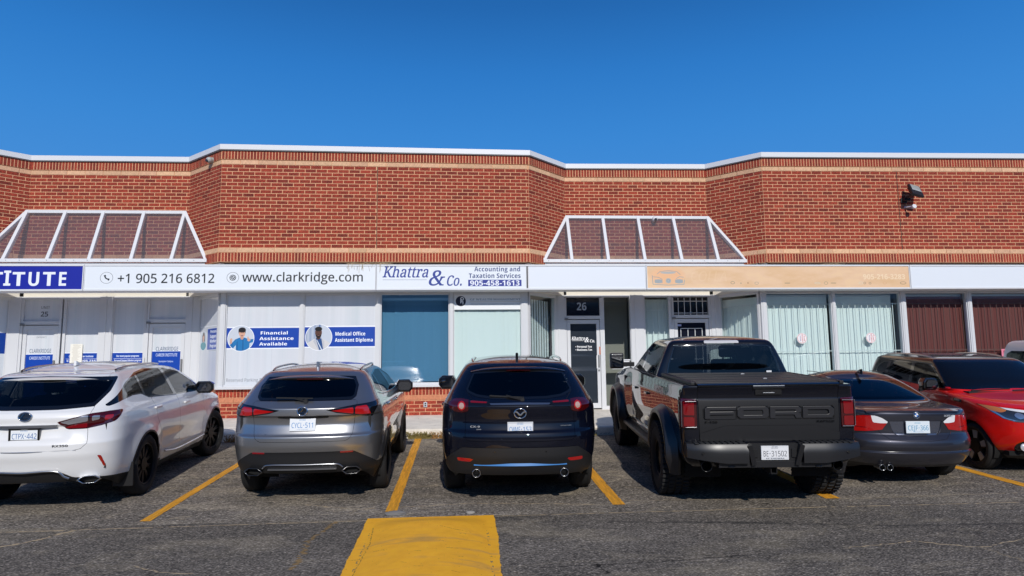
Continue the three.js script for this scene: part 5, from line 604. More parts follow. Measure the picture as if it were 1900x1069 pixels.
// ---------------------------------------------------------------- body shapes; rows are [y, zRear, halfWidth, zFront, rearCorner, frontCorner]
const gauss = (d, s) => Math.exp(-(d / s) * (d / s));
const arch = (x, y, z, wb, cy, R, amp, s) => { const a = Math.hypot(z, y - cy), b = Math.hypot(z + wb, y - cy); return Math.sign(x) * amp * Math.max(gauss(Math.max(0, a - R), s), gauss(Math.max(0, b - R), s)) * smooth(cy + R + 0.32, cy + R - 0.1, y); };
const SHAPES = {
  white: { tail: 0.37, at: { x: -4.98, z: 6.15, yaw: 0.045 }, nr: 3.6, taper: 0.022, bow: 0.07, mid: -1.3,
    rows: [[0.22, 0.78, 0.78, -3.45, 0.45, 0.6], [0.30, 0.92, 0.84, -3.6, 0.5, 0.7], [0.44, 1.01, 0.895, -3.74, 0.55, 0.8], [0.60, 1.06, 0.925, -3.77, 0.6, 0.9], [0.70, 1.085, 0.932, -3.76, 0.62, 0.9], [0.80, 1.085, 0.938, -3.74, 0.62, 0.9], [0.845, 1.065, 0.94, -3.7, 0.62, 0.9], [0.95, 1.035, 0.94, -3.62, 0.62, 0.9], [1.03, 1.025, 0.932, -3.42, 0.62, 1.0], [1.10, 1.03, 0.915, -2.95, 0.62, 0.9], [1.15, 1.01, 0.89, -2.74, 0.62, 0.5], [1.19, 0.96, 0.865, -2.62, 0.6, 0.45], [1.35, 0.80, 0.79, -2.28, 0.5, 0.4], [1.50, 0.63, 0.715, -1.90, 0.42, 0.36], [1.565, 0.52, 0.665, -1.68, 0.40, 0.36], [1.600, 0.16, 0.60, -1.40, 0.36, 0.4]], cap: { y: 1.685, z: -0.55 },
    sculpt: (x, y, z, w) => { const s = Math.abs(x) > 0.6 * w && z < 0.75 ? 1 : 0; x += s * arch(x, y, z, 2.79, 0.38, 0.40, 0.03, 0.12); if (z < 0.55 && z > -3.2) x -= Math.sign(x) * 0.022 * gauss(y - 0.60, 0.13) * smooth(-3.0, -2.2, z) * smooth(0.2, -0.6, z) ; if (Math.abs(x) < 0.5 && z > 0.7) z -= 0.028 * smooth(0.5, 0.36, Math.abs(x)) * smooth(0.84, 0.88, y) * smooth(1.03, 1.0, y); return [x, y, z]; } },
  grey: { tail: 0.39, at: { x: -1.87, z: 6.05, yaw: 0.0 }, nr: 3.2, taper: 0.02, bow: 0.06, mid: -1.3,
    rows: [[0.22, 0.76, 0.76, -3.35, 0.4, 0.6], [0.34, 0.90, 0.82, -3.5, 0.45, 0.7], [0.44, 0.975, 0.865, -3.58, 0.5, 0.8], [0.50, 1.0, 0.88, -3.59, 0.52, 0.8], [0.62, 1.015, 0.90, -3.6, 0.55, 0.9], [0.72, 1.035, 0.91, -3.59, 0.57, 0.9], [0.82, 1.03, 0.917, -3.56, 0.58, 0.9], [0.85, 1.0, 0.918, -3.5, 0.58, 0.9], [0.88, 0.985, 0.92, -3.48, 0.58, 0.9], [0.97, 0.955, 0.92, -3.4, 0.58, 0.9], [1.055, 0.965, 0.912, -3.1, 0.58, 0.9], [1.075, 1.005, 0.908, -2.9, 0.58, 0.9], [1.15, 1.0, 0.893, -2.45, 0.56, 0.6], [1.19, 0.955, 0.875, -2.2, 0.55, 0.5], [1.235, 0.89, 0.845, -2.1, 0.52, 0.45], [1.36, 0.74, 0.775, -1.86, 0.46, 0.4], [1.48, 0.58, 0.695, -1.6, 0.42, 0.4], [1.53, 0.51, 0.655, -1.45, 0.4, 0.4], [1.565, 0.43, 0.60, -1.3, 0.38, 0.4]], cap: { y: 1.645, z: -0.5 },
    sculpt: (x, y, z, w) => { const s = Math.abs(x) > 0.6 * w && z < 0.72 ? 1 : 0; x += s * arch(x, y, z, 2.66, 0.37, 0.38, 0.035, 0.12); if (z < 0.5 && z > -3) x -= Math.sign(x) * 0.03 * gauss(y - 0.62, 0.14) * smooth(-2.9, -2.1, z) * smooth(0.2, -0.6, z); return [x, y, z]; } },
  navy: { tail: 0.37, at: { x: 0.76, z: 6.22, yaw: -0.045 }, nr: 3.1, taper: 0.022, bow: 0.07, mid: -1.4,
    rows: [[0.24, 0.86, 0.78, -3.6, 0.45, 0.6], [0.34, 1.02, 0.86, -3.78, 0.5, 0.7], [0.42, 1.09, 0.91, -3.85, 0.55, 0.8], [0.50, 1.12, 0.93, -3.88, 0.58, 0.9], [0.60, 1.145, 0.95, -3.9, 0.6, 0.9], [0.72, 1.15, 0.962, -3.88, 0.62, 0.9], [0.78, 1.15, 0.968, -3.86, 0.62, 0.9], [0.86, 1.135, 0.972, -3.82, 0.62, 0.9], [0.895, 1.10, 0.973, -3.78, 0.62, 0.9], [1.0, 1.075, 0.973, -3.65, 0.62, 0.9], [1.10, 1.085, 0.968, -3.3, 0.62, 0.9], [1.165, 1.09, 0.955, -2.9, 0.6, 0.8], [1.21, 1.06, 0.935, -2.5, 0.58, 0.6], [1.25, 0.99, 0.912, -2.35, 0.56, 0.5], [1.30, 0.92, 0.885, -2.22, 0.52, 0.45], [1.45, 0.75, 0.80, -1.9, 0.46, 0.4], [1.58, 0.60, 0.715, -1.58, 0.42, 0.4], [1.625, 0.53, 0.675, -1.42, 0.4, 0.4], [1.655, 0.45, 0.62, -1.28, 0.38, 0.4]], cap: { y: 1.725, z: -0.45 },
    sculpt: (x, y, z, w) => { const s = Math.abs(x) > 0.6 * w && z < 0.8 ? 1 : 0; x += s * arch(x, y, z, 2.93, 0.38, 0.40, 0.03, 0.12); if (z < 0.5 && z > -3.3) x -= Math.sign(x) * 0.02 * gauss(y - 0.62, 0.14) * smooth(-3.1, -2.3, z) * smooth(0.2, -0.6, z); return [x, y, z]; } },
  sedan: { tail: 0.27, at: { x: 6.0, z: 6.0, yaw: -0.10 }, nr: 2.9, taper: 0.03, bow: 0.08, mid: -1.3, step: 0.014,
    rows: [[0.19, 0.76, 0.72, -3.2, 0.5, 0.6], [0.27, 0.88, 0.80, -3.4, 0.55, 0.7], [0.36, 0.955, 0.86, -3.5, 0.6, 0.8], [0.42, 0.985, 0.885, -3.53, 0.6, 0.9], [0.462, 0.995, 0.892, -3.53, 0.6, 0.9], [0.474, 0.975, 0.890, -3.53, 0.6, 0.9], [0.53, 0.985, 0.897, -3.53, 0.6, 0.9], [0.60, 0.975, 0.903, -3.5, 0.6, 0.9], [0.655, 0.94, 0.905, -3.48, 0.6, 0.9], [0.70, 0.91, 0.905, -3.45, 0.6, 0.9], [0.80, 0.905, 0.90, -3.3, 0.6, 1.0], [0.90, 0.905, 0.89, -2.95, 0.6, 0.9], [0.955, 0.90, 0.875, -2.5, 0.58, 0.7], [0.985, 0.87, 0.86, -2.1, 0.56, 0.5], [0.998, 0.78, 0.845, -2.05, 0.5, 0.45], [1.008, 0.60, 0.83, -2.03, 0.42, 0.4], [1.018, 0.34, 0.80, -2.0, 0.36, 0.4], [1.035, 0.18, 0.775, -1.97, 0.33, 0.4], [1.10, 0.04, 0.74, -1.85, 0.32, 0.4], [1.20, -0.20, 0.68, -1.66, 0.32, 0.4], [1.29, -0.44, 0.615, -1.48, 0.32, 0.35], [1.335, -0.58, 0.565, -1.36, 0.32, 0.35]], cap: { y: 1.415, z: -0.98 },
    sculpt: (x, y, z, w) => { const s = Math.abs(x) > 0.6 * w && z < 0.7 ? 1 : 0; x += s * arch(x, y, z, 2.76, 0.32, 0.33, 0.02, 0.12); return [x, y, z]; } },
  red: { at: { x: 8.624, z: 3.296, yaw: Math.PI - 0.077 }, nr: 3.6, taper: 0.02, bow: 0.05, mid: -1.2, nf: 2.8,
    rows: [[0.22, 0.48, 0.76, -3.08, 0.35, 0.6], [0.33, 0.60, 0.83, -3.24, 0.4, 0.7], [0.45, 0.66, 0.87, -3.34, 0.4, 0.75], [0.60, 0.70, 0.89, -3.38, 0.4, 0.8], [0.76, 0.71, 0.895, -3.38, 0.4, 0.85], [0.86, 0.71, 0.895, -3.35, 0.4, 0.9], [0.94, 0.70, 0.89, -3.26, 0.4, 0.95], [1.0, 0.69, 0.882, -3.0, 0.4, 0.9], [1.04, 0.68, 0.872, -2.62, 0.4, 0.75], [1.08, 0.66, 0.86, -2.28, 0.4, 0.6], [1.12, 0.64, 0.845, -2.16, 0.38, 0.28], [1.30, 0.60, 0.795, -1.90, 0.34, 0.22], [1.45, 0.56, 0.742, -1.68, 0.32, 0.20], [1.515, 0.52, 0.715, -1.57, 0.3, 0.20], [1.555, 0.44, 0.67, -1.46, 0.3, 0.20]], cap: { y: 1.615, z: -0.45, p: 2.6 },
    sculpt: (x, y, z, w) => { const s = Math.abs(x) > 0.6 * w ? 1 : 0; x += s * arch(x, y, z, 2.57, 0.335, 0.37, 0.03, 0.12); return [x, y, z]; } },
};
function wing(profile, hw, drop, sweep, n = 28) { // a spoiler: profile in (z, y) carried across, bowed towards its ends
  const m = profile.length, pos = [], idx = []; for (let i = 0; i <= n; i++) { const s = -1 + 2 * i / n, e = s * s; for (const [z, y] of profile) pos.push(s * hw, y - drop * e * (0.4 + 0.6 * e), z - sweep * e); }
  for (let i = 0; i < n; i++) for (let k = 0; k < m; k++) { const a = i * m + k, b = i * m + (k + 1) % m; idx.push(a, b, a + m, b, b + m, a + m); }
  for (const e of [0, n]) for (let k = 1; k + 1 < m; k++) idx.push(e * m, e * m + k, e * m + k + 1);
  let g = new THREE.BufferGeometry(); g.setAttribute('position', new THREE.Float32BufferAttribute(pos, 3)); g.setIndex(idx); g.computeVertexNormals(); g = toCreasedNormals(g, 0.7); g.setAttribute('uv', new THREE.Float32BufferAttribute(new Float32Array(g.attributes.position.count * 2), 2)); return g;
}
const paintOf = (c, o = {}) => P(c, 0.34, { metalness: 0.0, clearcoat: 1, clearcoatRoughness: 0.012, ...o });
const wheelCut = (car, wb, cy, R, wmin, trim, mat = trimBlack) => { const f = (x, y, z) => Math.max(Math.min(Math.hypot(z, y - cy), Math.hypot(z + wb, y - cy)) - R, wmin - Math.abs(x)); car.cut(f); if (trim) car.add('wheel_arch_trim', car.cut((x, y, z) => Math.max(Math.min(Math.hypot(z, y - cy), Math.hypot(z + wb, y - cy)) - R - trim, wmin - Math.abs(x))), mat, 0.006); };
function glasshouse(car, dlo, pillars, glass, r = 0.012) { // side glass with its black surround; pillars as [z0, z1] bands
  const f = onSide(dlo, r, 0.35), all = car.cut(f); let [core, rim] = split(all, (...a) => f(...a) + 0.016); let rims = [rim];
  let rest = core; const panes = []; for (const [a, b, lean] of pillars) { const g = (x, y, z) => { const s = z - (lean || 0) * (y - 1.2); return Math.max(s - b, a - s); }; const [pl, o] = split(rest, g); rims.push(pl); rest = o; }
  const n = rims.reduce((a, s) => a + s.length, 0), R = new Float32Array(n); let k = 0; for (const s of rims) { R.set(s, k); k += s.length; }
  car.add('window_trim', R, gloss, 0.001);
  let cur = rest; const ed = pillars.map(([a, b]) => (a + b) / 2).sort((a, b) => b - a);
  for (const sd of [1, -1]) { let [half] = split(cur, (x) => -sd * x); for (let i = 0; i <= ed.length; i++) { const hi = i ? ed[i - 1] : 9, lo = i < ed.length ? ed[i] : -9; const [p] = split(half, (x, y, z) => Math.max(z - hi, lo - z)); car.add('side_window', p, Array.isArray(glass) ? glass[i] : glass, -0.002); } }
}
function doors(car, polys, gap = 0.0045) { for (const p of polys) for (const sd of [1, -1]) car.add('door', car.cut(onSide(p, 0.02, 0.3, sd), gap), car.paint, 0); }

// ---- white SUV
{
  const c = new Car('parked_car', 'white SUV with black window band and dark multi-spoke wheels, leftmost car', 'car', paintOf([0.82, 0.815, 0.80]), SHAPES.white.at, 'cars parked nose to the shops');
  c.shape(SHAPES.white); wheelCut(c, 2.79, 0.383, 0.408, 0.5, 0.022);
  const rw = onWrap([[-0.1, 1.188], [0.3, 1.19], [0.66, 1.212], [0.765, 1.373], [0.80, 1.535], [-0.1, 1.56]]), g0 = c.cut(rw); { const [a, b] = split(g0, (...q) => rw(...q) + 0.045); c.add('rear_window', a, tintGlass, -0.002); c.add('window_surround', b, gloss); }
  glasshouse(c, [[0.74, 1.215], [0.50, 1.325], [0.25, 1.432], [-0.15, 1.54], [-0.6, 1.58], [-1.1, 1.563], [-1.6, 1.475], [-2.32, 1.165], [-1.79, 1.165], [-0.99, 1.187], [-0.23, 1.225], [-0.05, 1.288], [0.2, 1.292], [0.50, 1.262]], [[0.33, 1.0], [-0.16, -0.10], [-1.16, -1.06, 0.2], [-2.0, -1.965]], [tintGlass, midGlass, midGlass, lightGlass, lightGlass]);
  const lampP = [[0.333, 1.055], [0.50, 1.10], [0.674, 1.140], [0.85, 1.152], [1.07, 1.152], [1.01, 1.09], [0.93, 1.036], [0.78, 1.0], [0.625, 0.973], [0.433, 0.974]], lf = onWrap(lampP, 0.003), lamp = c.cut(lf, 0.003);
  for (const sd of [1, -1]) { const [L] = split(lamp, (x, y, z, u) => -sd * u); const base = c.add('tail_lamp', split(L, onWrap([[0.64, 0.9], [0.66, 0.9], [0.66, 1.2], [0.64, 1.2]]))[0], gloss, 0.004); const rest = split(L, onWrap([[0.64, 0.9], [0.66, 0.9], [0.66, 1.2], [0.64, 1.2]]))[1]; const [clear, r1] = split(rest, onWrap([[0.36, 1.052], [0.62, 1.125], [0.64, 1.13], [0.64, 1.055], [0.45, 1.025]])), [bright, r2] = split(r1, onWrap([[0.40, 0.985], [0.635, 0.985], [0.635, 1.035], [0.46, 1.012]])), [cl2, r3] = split(r2, onWrap([[0.68, 1.055], [0.76, 1.07], [0.76, 1.115], [0.68, 1.115]])), [br2, dk] = split(r3, onWrap([[0.80, 1.05], [0.90, 1.07], [0.92, 1.11], [0.82, 1.11]])); c.add('reversing_lens', clear, lampClear, 0.004, base); c.add('red_lens', bright, lampRed, 0.004, base); c.add('reversing_lens', cl2, lampClear, 0.004, base); c.add('red_lens', br2, lampBright, 0.004, base); c.add('dark_lens', dk, lampDark, 0.004, base); }
  c.add('tailgate', c.cut(onWrap([[-0.1, 0.735], [0.53, 0.738], [0.60, 0.75], [0.662, 0.81], [0.645, 0.97], [0.665, 1.185], [0.665, 1.6], [-0.1, 1.6]], 0), 0.004), c.paint);
  c.add('valance', c.cut((x, y, z, u) => { const q = Math.abs(u); return y - (q < 0.36 ? 0.505 : q < 0.5 ? 0.505 - (q - 0.36) * 0.6 : 0.42 - (q - 0.5) * 0.07); }, 0.003), trimBlack);
  for (const sd of [1, -1]) c.add('reflector', c.cut(onWrap([[0.765, 0.662], [0.802, 0.655], [0.842, 0.525], [0.822, 0.52]], 0.002, sd)), lampBright, 0.004);
  doors(c, [[[-0.30, 1.19], [-0.33, 0.95], [-0.52, 0.72], [-0.62, 0.42], [-0.66, 0.32], [-1.28, 0.32], [-1.13, 0.9], [-1.10, 1.20]], [[-1.14, 1.20], [-1.16, 0.9], [-1.31, 0.32], [-2.28, 0.32], [-2.26, 0.7], [-2.18, 1.0], [-2.2, 1.16], [-1.8, 1.17]]]);
  c.add('sill_trim', c.cut((x, y, z) => Math.max(y - 0.335 - 0.015 * (z + 1.4), Math.abs(z + 1.4) - 1.1, 0.4 - Math.abs(x))), trimBlack, 0.004);
  c.mesh('spoiler', wing([[-0.05, 1.622], [0.28, 1.586], [0.58, 1.546], [0.635, 1.536], [0.63, 1.518], [0.55, 1.514], [0.30, 1.54]], 0.645, 0.045, 0.15), c.paint); c.mesh('brake_light', wing([[0.58, 1.522], [0.612, 1.52], [0.60, 1.508], [0.57, 1.51]], 0.17, 0.002, 0.01, 6), lampDark);
  for (const s of [1, -1]) { rail(c, [[s * 0.56, 1.600, 0.10], [s * 0.575, 1.624, -0.05], [s * 0.585, 1.640, -0.5], [s * 0.575, 1.634, -1.0], [s * 0.555, 1.612, -1.28]], 0.014, satin); mirror(c, s * 0.90, 1.20, -2.02, gloss, { w: 0.24, h: 0.15 }); handle(c, s * 0.905, 1.075, -0.36, c.paint, 0.22); handle(c, s * 0.925, 1.035, -1.42, c.paint, 0.22);
    const ex = exhaust(c, s * 0.66, 0.395, 0.985, 0.115, 0.045, chrome, 0.12, 6); ex.rotation.y = s * 0.30; c.mesh('mud_flap', rbox(0.24, 0.30, 0.02, 0.008, s * 0.82, 0.34, 0.43), trimBlack); c.mesh('door_moulding', [tube([[s * 0.925, 0.44, -0.62], [s * 0.928, 0.40, -1.0], [s * 0.93, 0.405, -1.8], [s * 0.925, 0.42, -2.28]], 0.012)], c.paint); }
  c.mesh('lower_strip', [tube([[-0.47, 0.415, 1.0], [-0.43, 0.44, 1.025], [-0.375, 0.498, 1.045], [0, 0.502, 1.072], [0.375, 0.498, 1.045], [0.43, 0.44, 1.025], [0.47, 0.415, 1.0]], 0.012, 60, 8)], satin);
  c.mesh('tailgate_strip', wing([[1.00, 1.035], [1.055, 1.028], [1.055, 1.0], [1.0, 0.99]], 0.335, 0.0, 0.035), satin); c.mesh('tailgate_strip', [tube([[-0.55, 0.738, 1.032], [0, 0.733, 1.088], [0.55, 0.738, 1.032]], 0.007, 40, 6)], satin);
  plate(c, 0.918, 1.032, -0.02, plateTex(['CTPX', '442'], '#3a6aa8', '#eef1f2', '#0c0c0e', 'NORTHWEST AUTO'), 0, 0.305, true);
  { const e = c.mesh('emblem', [...ringEmblem(0.068, 0.048), ext(shapeOf([[-0.01, 0.036], [0.014, 0.03], [-0.022, -0.014], [0.05, -0.014], [0.034, -0.03], [-0.052, -0.03]]), 0.008, 0.002)], chrome); e.position.set(0, 1.128, 1.036); e.rotation.x = -0.1; c.mesh('emblem_back', new THREE.CylinderGeometry(1, 1, 0.006, 40).rotateX(Math.PI / 2).scale(0.064, 0.045, 1), P([0.02, 0.03, 0.05], 0.1), e); }
  lettering(c, 'badge', 'RX350', 0.395, 0.795, 1.068, 0.17, 0.036, '#3a3c40', 0.05, 0.13);
  for (const s of [1, -1]) { wheel(c, s * 0.935, 0, 0.383, 0.235, 0.262, { n: 10, wi: 0.009, wo: 0.011, pair: 0.085, mat: 'black' }); wheel(c, s * 0.93, -2.79, 0.383, 0.235, 0.262, { n: 10, wi: 0.009, wo: 0.011, pair: 0.085, mat: 'black' }, { steer: -0.22 }); }
  underbody(c, { w: 0.82, y: 0.2, zf: -3.4, zr: 0.85, wb: 2.79, R: 0.42, cy: 0.40 }); c.mesh('cabin', [span(-0.80, 0.80, 0.5, 1.02, -2.2, 0.86), span(-0.7, 0.7, 1.0, 1.14, -2.55, -1.95)], cabinMat); seats(c, [[-0.38, 0.95, -0.35], [0.38, 0.95, -0.35], [-0.4, 0.98, -1.25], [0.4, 0.98, -1.25]]);
  finAntenna(c, 1.665, -0.10, c.paint, 0.6); c.mesh('badge_dot', box(0.01, 0.03, 0.03, 0.925, 1.02, -2.35), satin); c.finish();
}
// ---- grey SUV
{
  const c = new Car('parked_car', 'silver grey SUV with angular black-edged red tail lamps, between the white and the navy SUV', 'car', paintOf([0.36, 0.36, 0.365], { metalness: 0.85, roughness: 0.30 }), SHAPES.grey.at, 'cars parked nose to the shops');
  c.shape(SHAPES.grey); wheelCut(c, 2.66, 0.37, 0.395, 0.5, 0.045);
  const rw = onWrap([[-0.1, 1.238], [0.56, 1.243], [0.605, 1.28], [0.615, 1.40], [0.56, 1.50], [-0.1, 1.535]], 0.004), g0 = c.cut(rw, 0.003); { const [a, b] = split(g0, (...q) => rw(...q) + 0.035); c.add('rear_window', a, tintGlass, -0.002); c.add('window_surround', b, gloss); }
  glasshouse(c, [[0.40, 1.33], [0.22, 1.42], [-0.04, 1.495], [-0.6, 1.535], [-1.0, 1.522], [-1.38, 1.43], [-1.92, 1.205], [-1.05, 1.218], [-0.18, 1.245], [0.12, 1.27]], [[-0.06, 0.0, -0.3], [-1.06, -0.97, 0.2]], [midGlass, midGlass, lightGlass]);
  const lf = onWrap([[0.275, 1.138], [0.62, 1.186], [0.80, 1.198], [1.06, 1.222], [0.93, 1.13], [0.83, 1.03], [0.70, 1.055], [0.60, 1.072], [0.40, 1.10]], 0.002), lamp = c.cut(lf, 0.003);
  for (const sd of [1, -1]) { const [L] = split(lamp, (x, y, z, u) => -sd * u); const [r1, o1] = split(L, onWrap([[0.335, 1.124], [0.595, 1.158], [0.595, 1.083], [0.43, 1.108]])), [r2, o2] = split(o1, onWrap([[0.615, 1.162], [0.77, 1.172], [0.83, 1.055], [0.70, 1.07], [0.615, 1.082]])); const base = c.add('tail_lamp', o2, gloss, 0.003); c.add('red_lens', r1, lampBright, 0.005, base); c.add('red_lens', r2, lampBright, 0.005, base); }
  c.add('tailgate', c.cut(onWrap([[-0.1, 0.766], [0.50, 0.768], [0.552, 0.79], [0.588, 0.85], [0.612, 1.06], [0.635, 1.20], [0.62, 1.24], [-0.1, 1.238]], 0), 0.004), c.paint);
  c.add('lower_bumper', c.cut((x, y, z, u) => { const q = Math.abs(u); return Math.max(y - (q < 0.60 ? 0.648 : q < 0.95 ? 0.648 - (q - 0.60) * 0.50 : 0.473), 0.42 - z); }, 0.003), trimBlack, 0);
  doors(c, [[[0.02, 1.22], [-0.02, 0.95], [-0.36, 0.74], [-0.52, 0.42], [-0.60, 0.30], [-1.16, 0.30], [-1.05, 0.9], [-1.01, 1.21]], [[-1.05, 1.21], [-1.09, 0.9], [-1.19, 0.30], [-2.12, 0.30], [-2.12, 0.7], [-2.02, 1.0], [-2.0, 1.2]]]);
  c.add('sill_trim', c.cut((x, y, z) => Math.max(y - 0.33, Math.abs(z + 1.33) - 1.1, 0.4 - Math.abs(x))), trimBlack, 0.004);
  c.mesh('spoiler', wing([[0.12, 1.592], [0.36, 1.556], [0.55, 1.522], [0.60, 1.505], [0.59, 1.492], [0.50, 1.488], [0.36, 1.50]], 0.59, 0.05, 0.12), c.paint); c.mesh('spoiler_edge', wing([[0.585, 1.498], [0.604, 1.492], [0.595, 1.468], [0.55, 1.462], [0.52, 1.48]], 0.575, 0.05, 0.12), gloss); c.mesh('brake_light', wing([[0.59, 1.490], [0.606, 1.488], [0.604, 1.476], [0.59, 1.474]], 0.16, 0.002, 0.008, 6), lampDark);
  for (const s of [1, -1]) { rail(c, [[s * 0.56, 1.568, 0.18], [s * 0.57, 1.594, 0.02], [s * 0.575, 1.608, -0.45], [s * 0.565, 1.598, -1.0], [s * 0.54, 1.562, -1.25]], 0.014, satin); mirror(c, s * 0.89, 1.20, -1.72, gloss, { w: 0.22, h: 0.16 }); handle(c, s * 0.898, 1.115, 0.02, chrome, 0.19); handle(c, s * 0.905, 1.07, -1.0, chrome, 0.19);
    const ex = exhaust(c, s * 0.565, 0.418, 0.965, 0.112, 0.046, M([0.16, 0.16, 0.165], 0.3, { metalness: 1 }), 0.10, 6); ex.rotation.y = s * 0.22; c.mesh('reflector', new THREE.BufferGeometry().copy(rbox(0.155, 0.022, 0.02, 0.006)).rotateY(s * 0.26).translate(s * 0.515, 0.637, 0.965), lampRed); c.mesh('window_moulding', [tube([[s * 0.868, 1.218, -1.8], [s * 0.878, 1.226, -1.0], [s * 0.862, 1.25, -0.18], [s * 0.835, 1.29, 0.2]], 0.007, 30, 6)], chrome); }
  c.mesh('lower_strip', [tube([[-0.47, 0.455, 0.955], [-0.43, 0.49, 0.975], [-0.38, 0.498, 0.99], [0, 0.498, 1.012], [0.38, 0.498, 0.99], [0.43, 0.49, 0.975], [0.47, 0.455, 0.955]], 0.009, 60, 8), wing([[0.97, 0.455], [1.01, 0.452], [1.01, 0.436], [0.97, 0.432]], 0.40, 0, 0.02)], satin);
  plate(c, 0.968, 0.978, -0.16, plateTex(['CYCL', '511'], '#3b7fc0', '#e9edf0', null)); { const q = c.mesh('plate_bracket', rbox(0.19, 0.024, 0.016, 0.004, 0, 0, 0), gloss); q.position.set(0, 0.905, 0.985); }
  c.mesh('handle_recess', wing([[0.955, 1.07], [0.995, 1.066], [0.985, 1.04], [0.955, 1.038]], 0.33, 0.0, 0.045), gloss);
  { const e = c.mesh('emblem', [...ringEmblem(0.058, 0.050), ext(shapeOf([[-0.008, 0.036], [0.012, 0.03], [-0.018, -0.014], [0.043, -0.014], [0.03, -0.032], [-0.044, -0.032]]), 0.008, 0.002)], chrome); e.position.set(0.0, 1.128, 1.012); e.rotation.x = -0.1; c.mesh('emblem_back', new THREE.CylinderGeometry(1, 1, 0.006, 40).rotateX(Math.PI / 2).scale(0.055, 0.047, 1), P([0.015, 0.018, 0.025], 0.1), e); }
  lettering(c, 'badge', 'NX300', 0.39, 0.858, 0.966, 0.16, 0.03, '#17181a', 0.2, 0.15); { const b = c.mesh('side_badge', rbox(0.10, 0.022, 0.01, 0.003), gloss); b.position.set(-0.40, 0.845, 0.968); b.rotation.y = -0.15; }
  wiper(c, [-0.34, 1.278, 0.862], [0.10, 1.268, 0.895], [[0.02, 1.238, 0.92], [-0.12, 1.275, 0.893]], 0);
  for (const s of [1, -1]) { wheel(c, s * 0.915, 0, 0.37, 0.225, 0.235, { n: 5, wi: 0.03, wo: 0.022, pair: 0.16, mat: 'black' }); wheel(c, s * 0.915, -2.66, 0.37, 0.225, 0.235, { n: 5, wi: 0.03, wo: 0.022, pair: 0.16, mat: 'black' }); }
  underbody(c, { w: 0.80, y: 0.2, zf: -3.3, zr: 0.84, wb: 2.66, R: 0.41, cy: 0.39 }); c.mesh('cabin', [span(-0.78, 0.78, 0.5, 1.06, -2.0, 0.80), span(-0.7, 0.7, 1.0, 1.18, -2.3, -1.75)], cabinMat); seats(c, [[-0.38, 0.92, -0.3], [0.38, 0.92, -0.3], [-0.38, 0.94, -1.05], [0.38, 0.94, -1.05]]);
  finAntenna(c, 1.61, 0.06, satin, 0.85); c.finish();
}
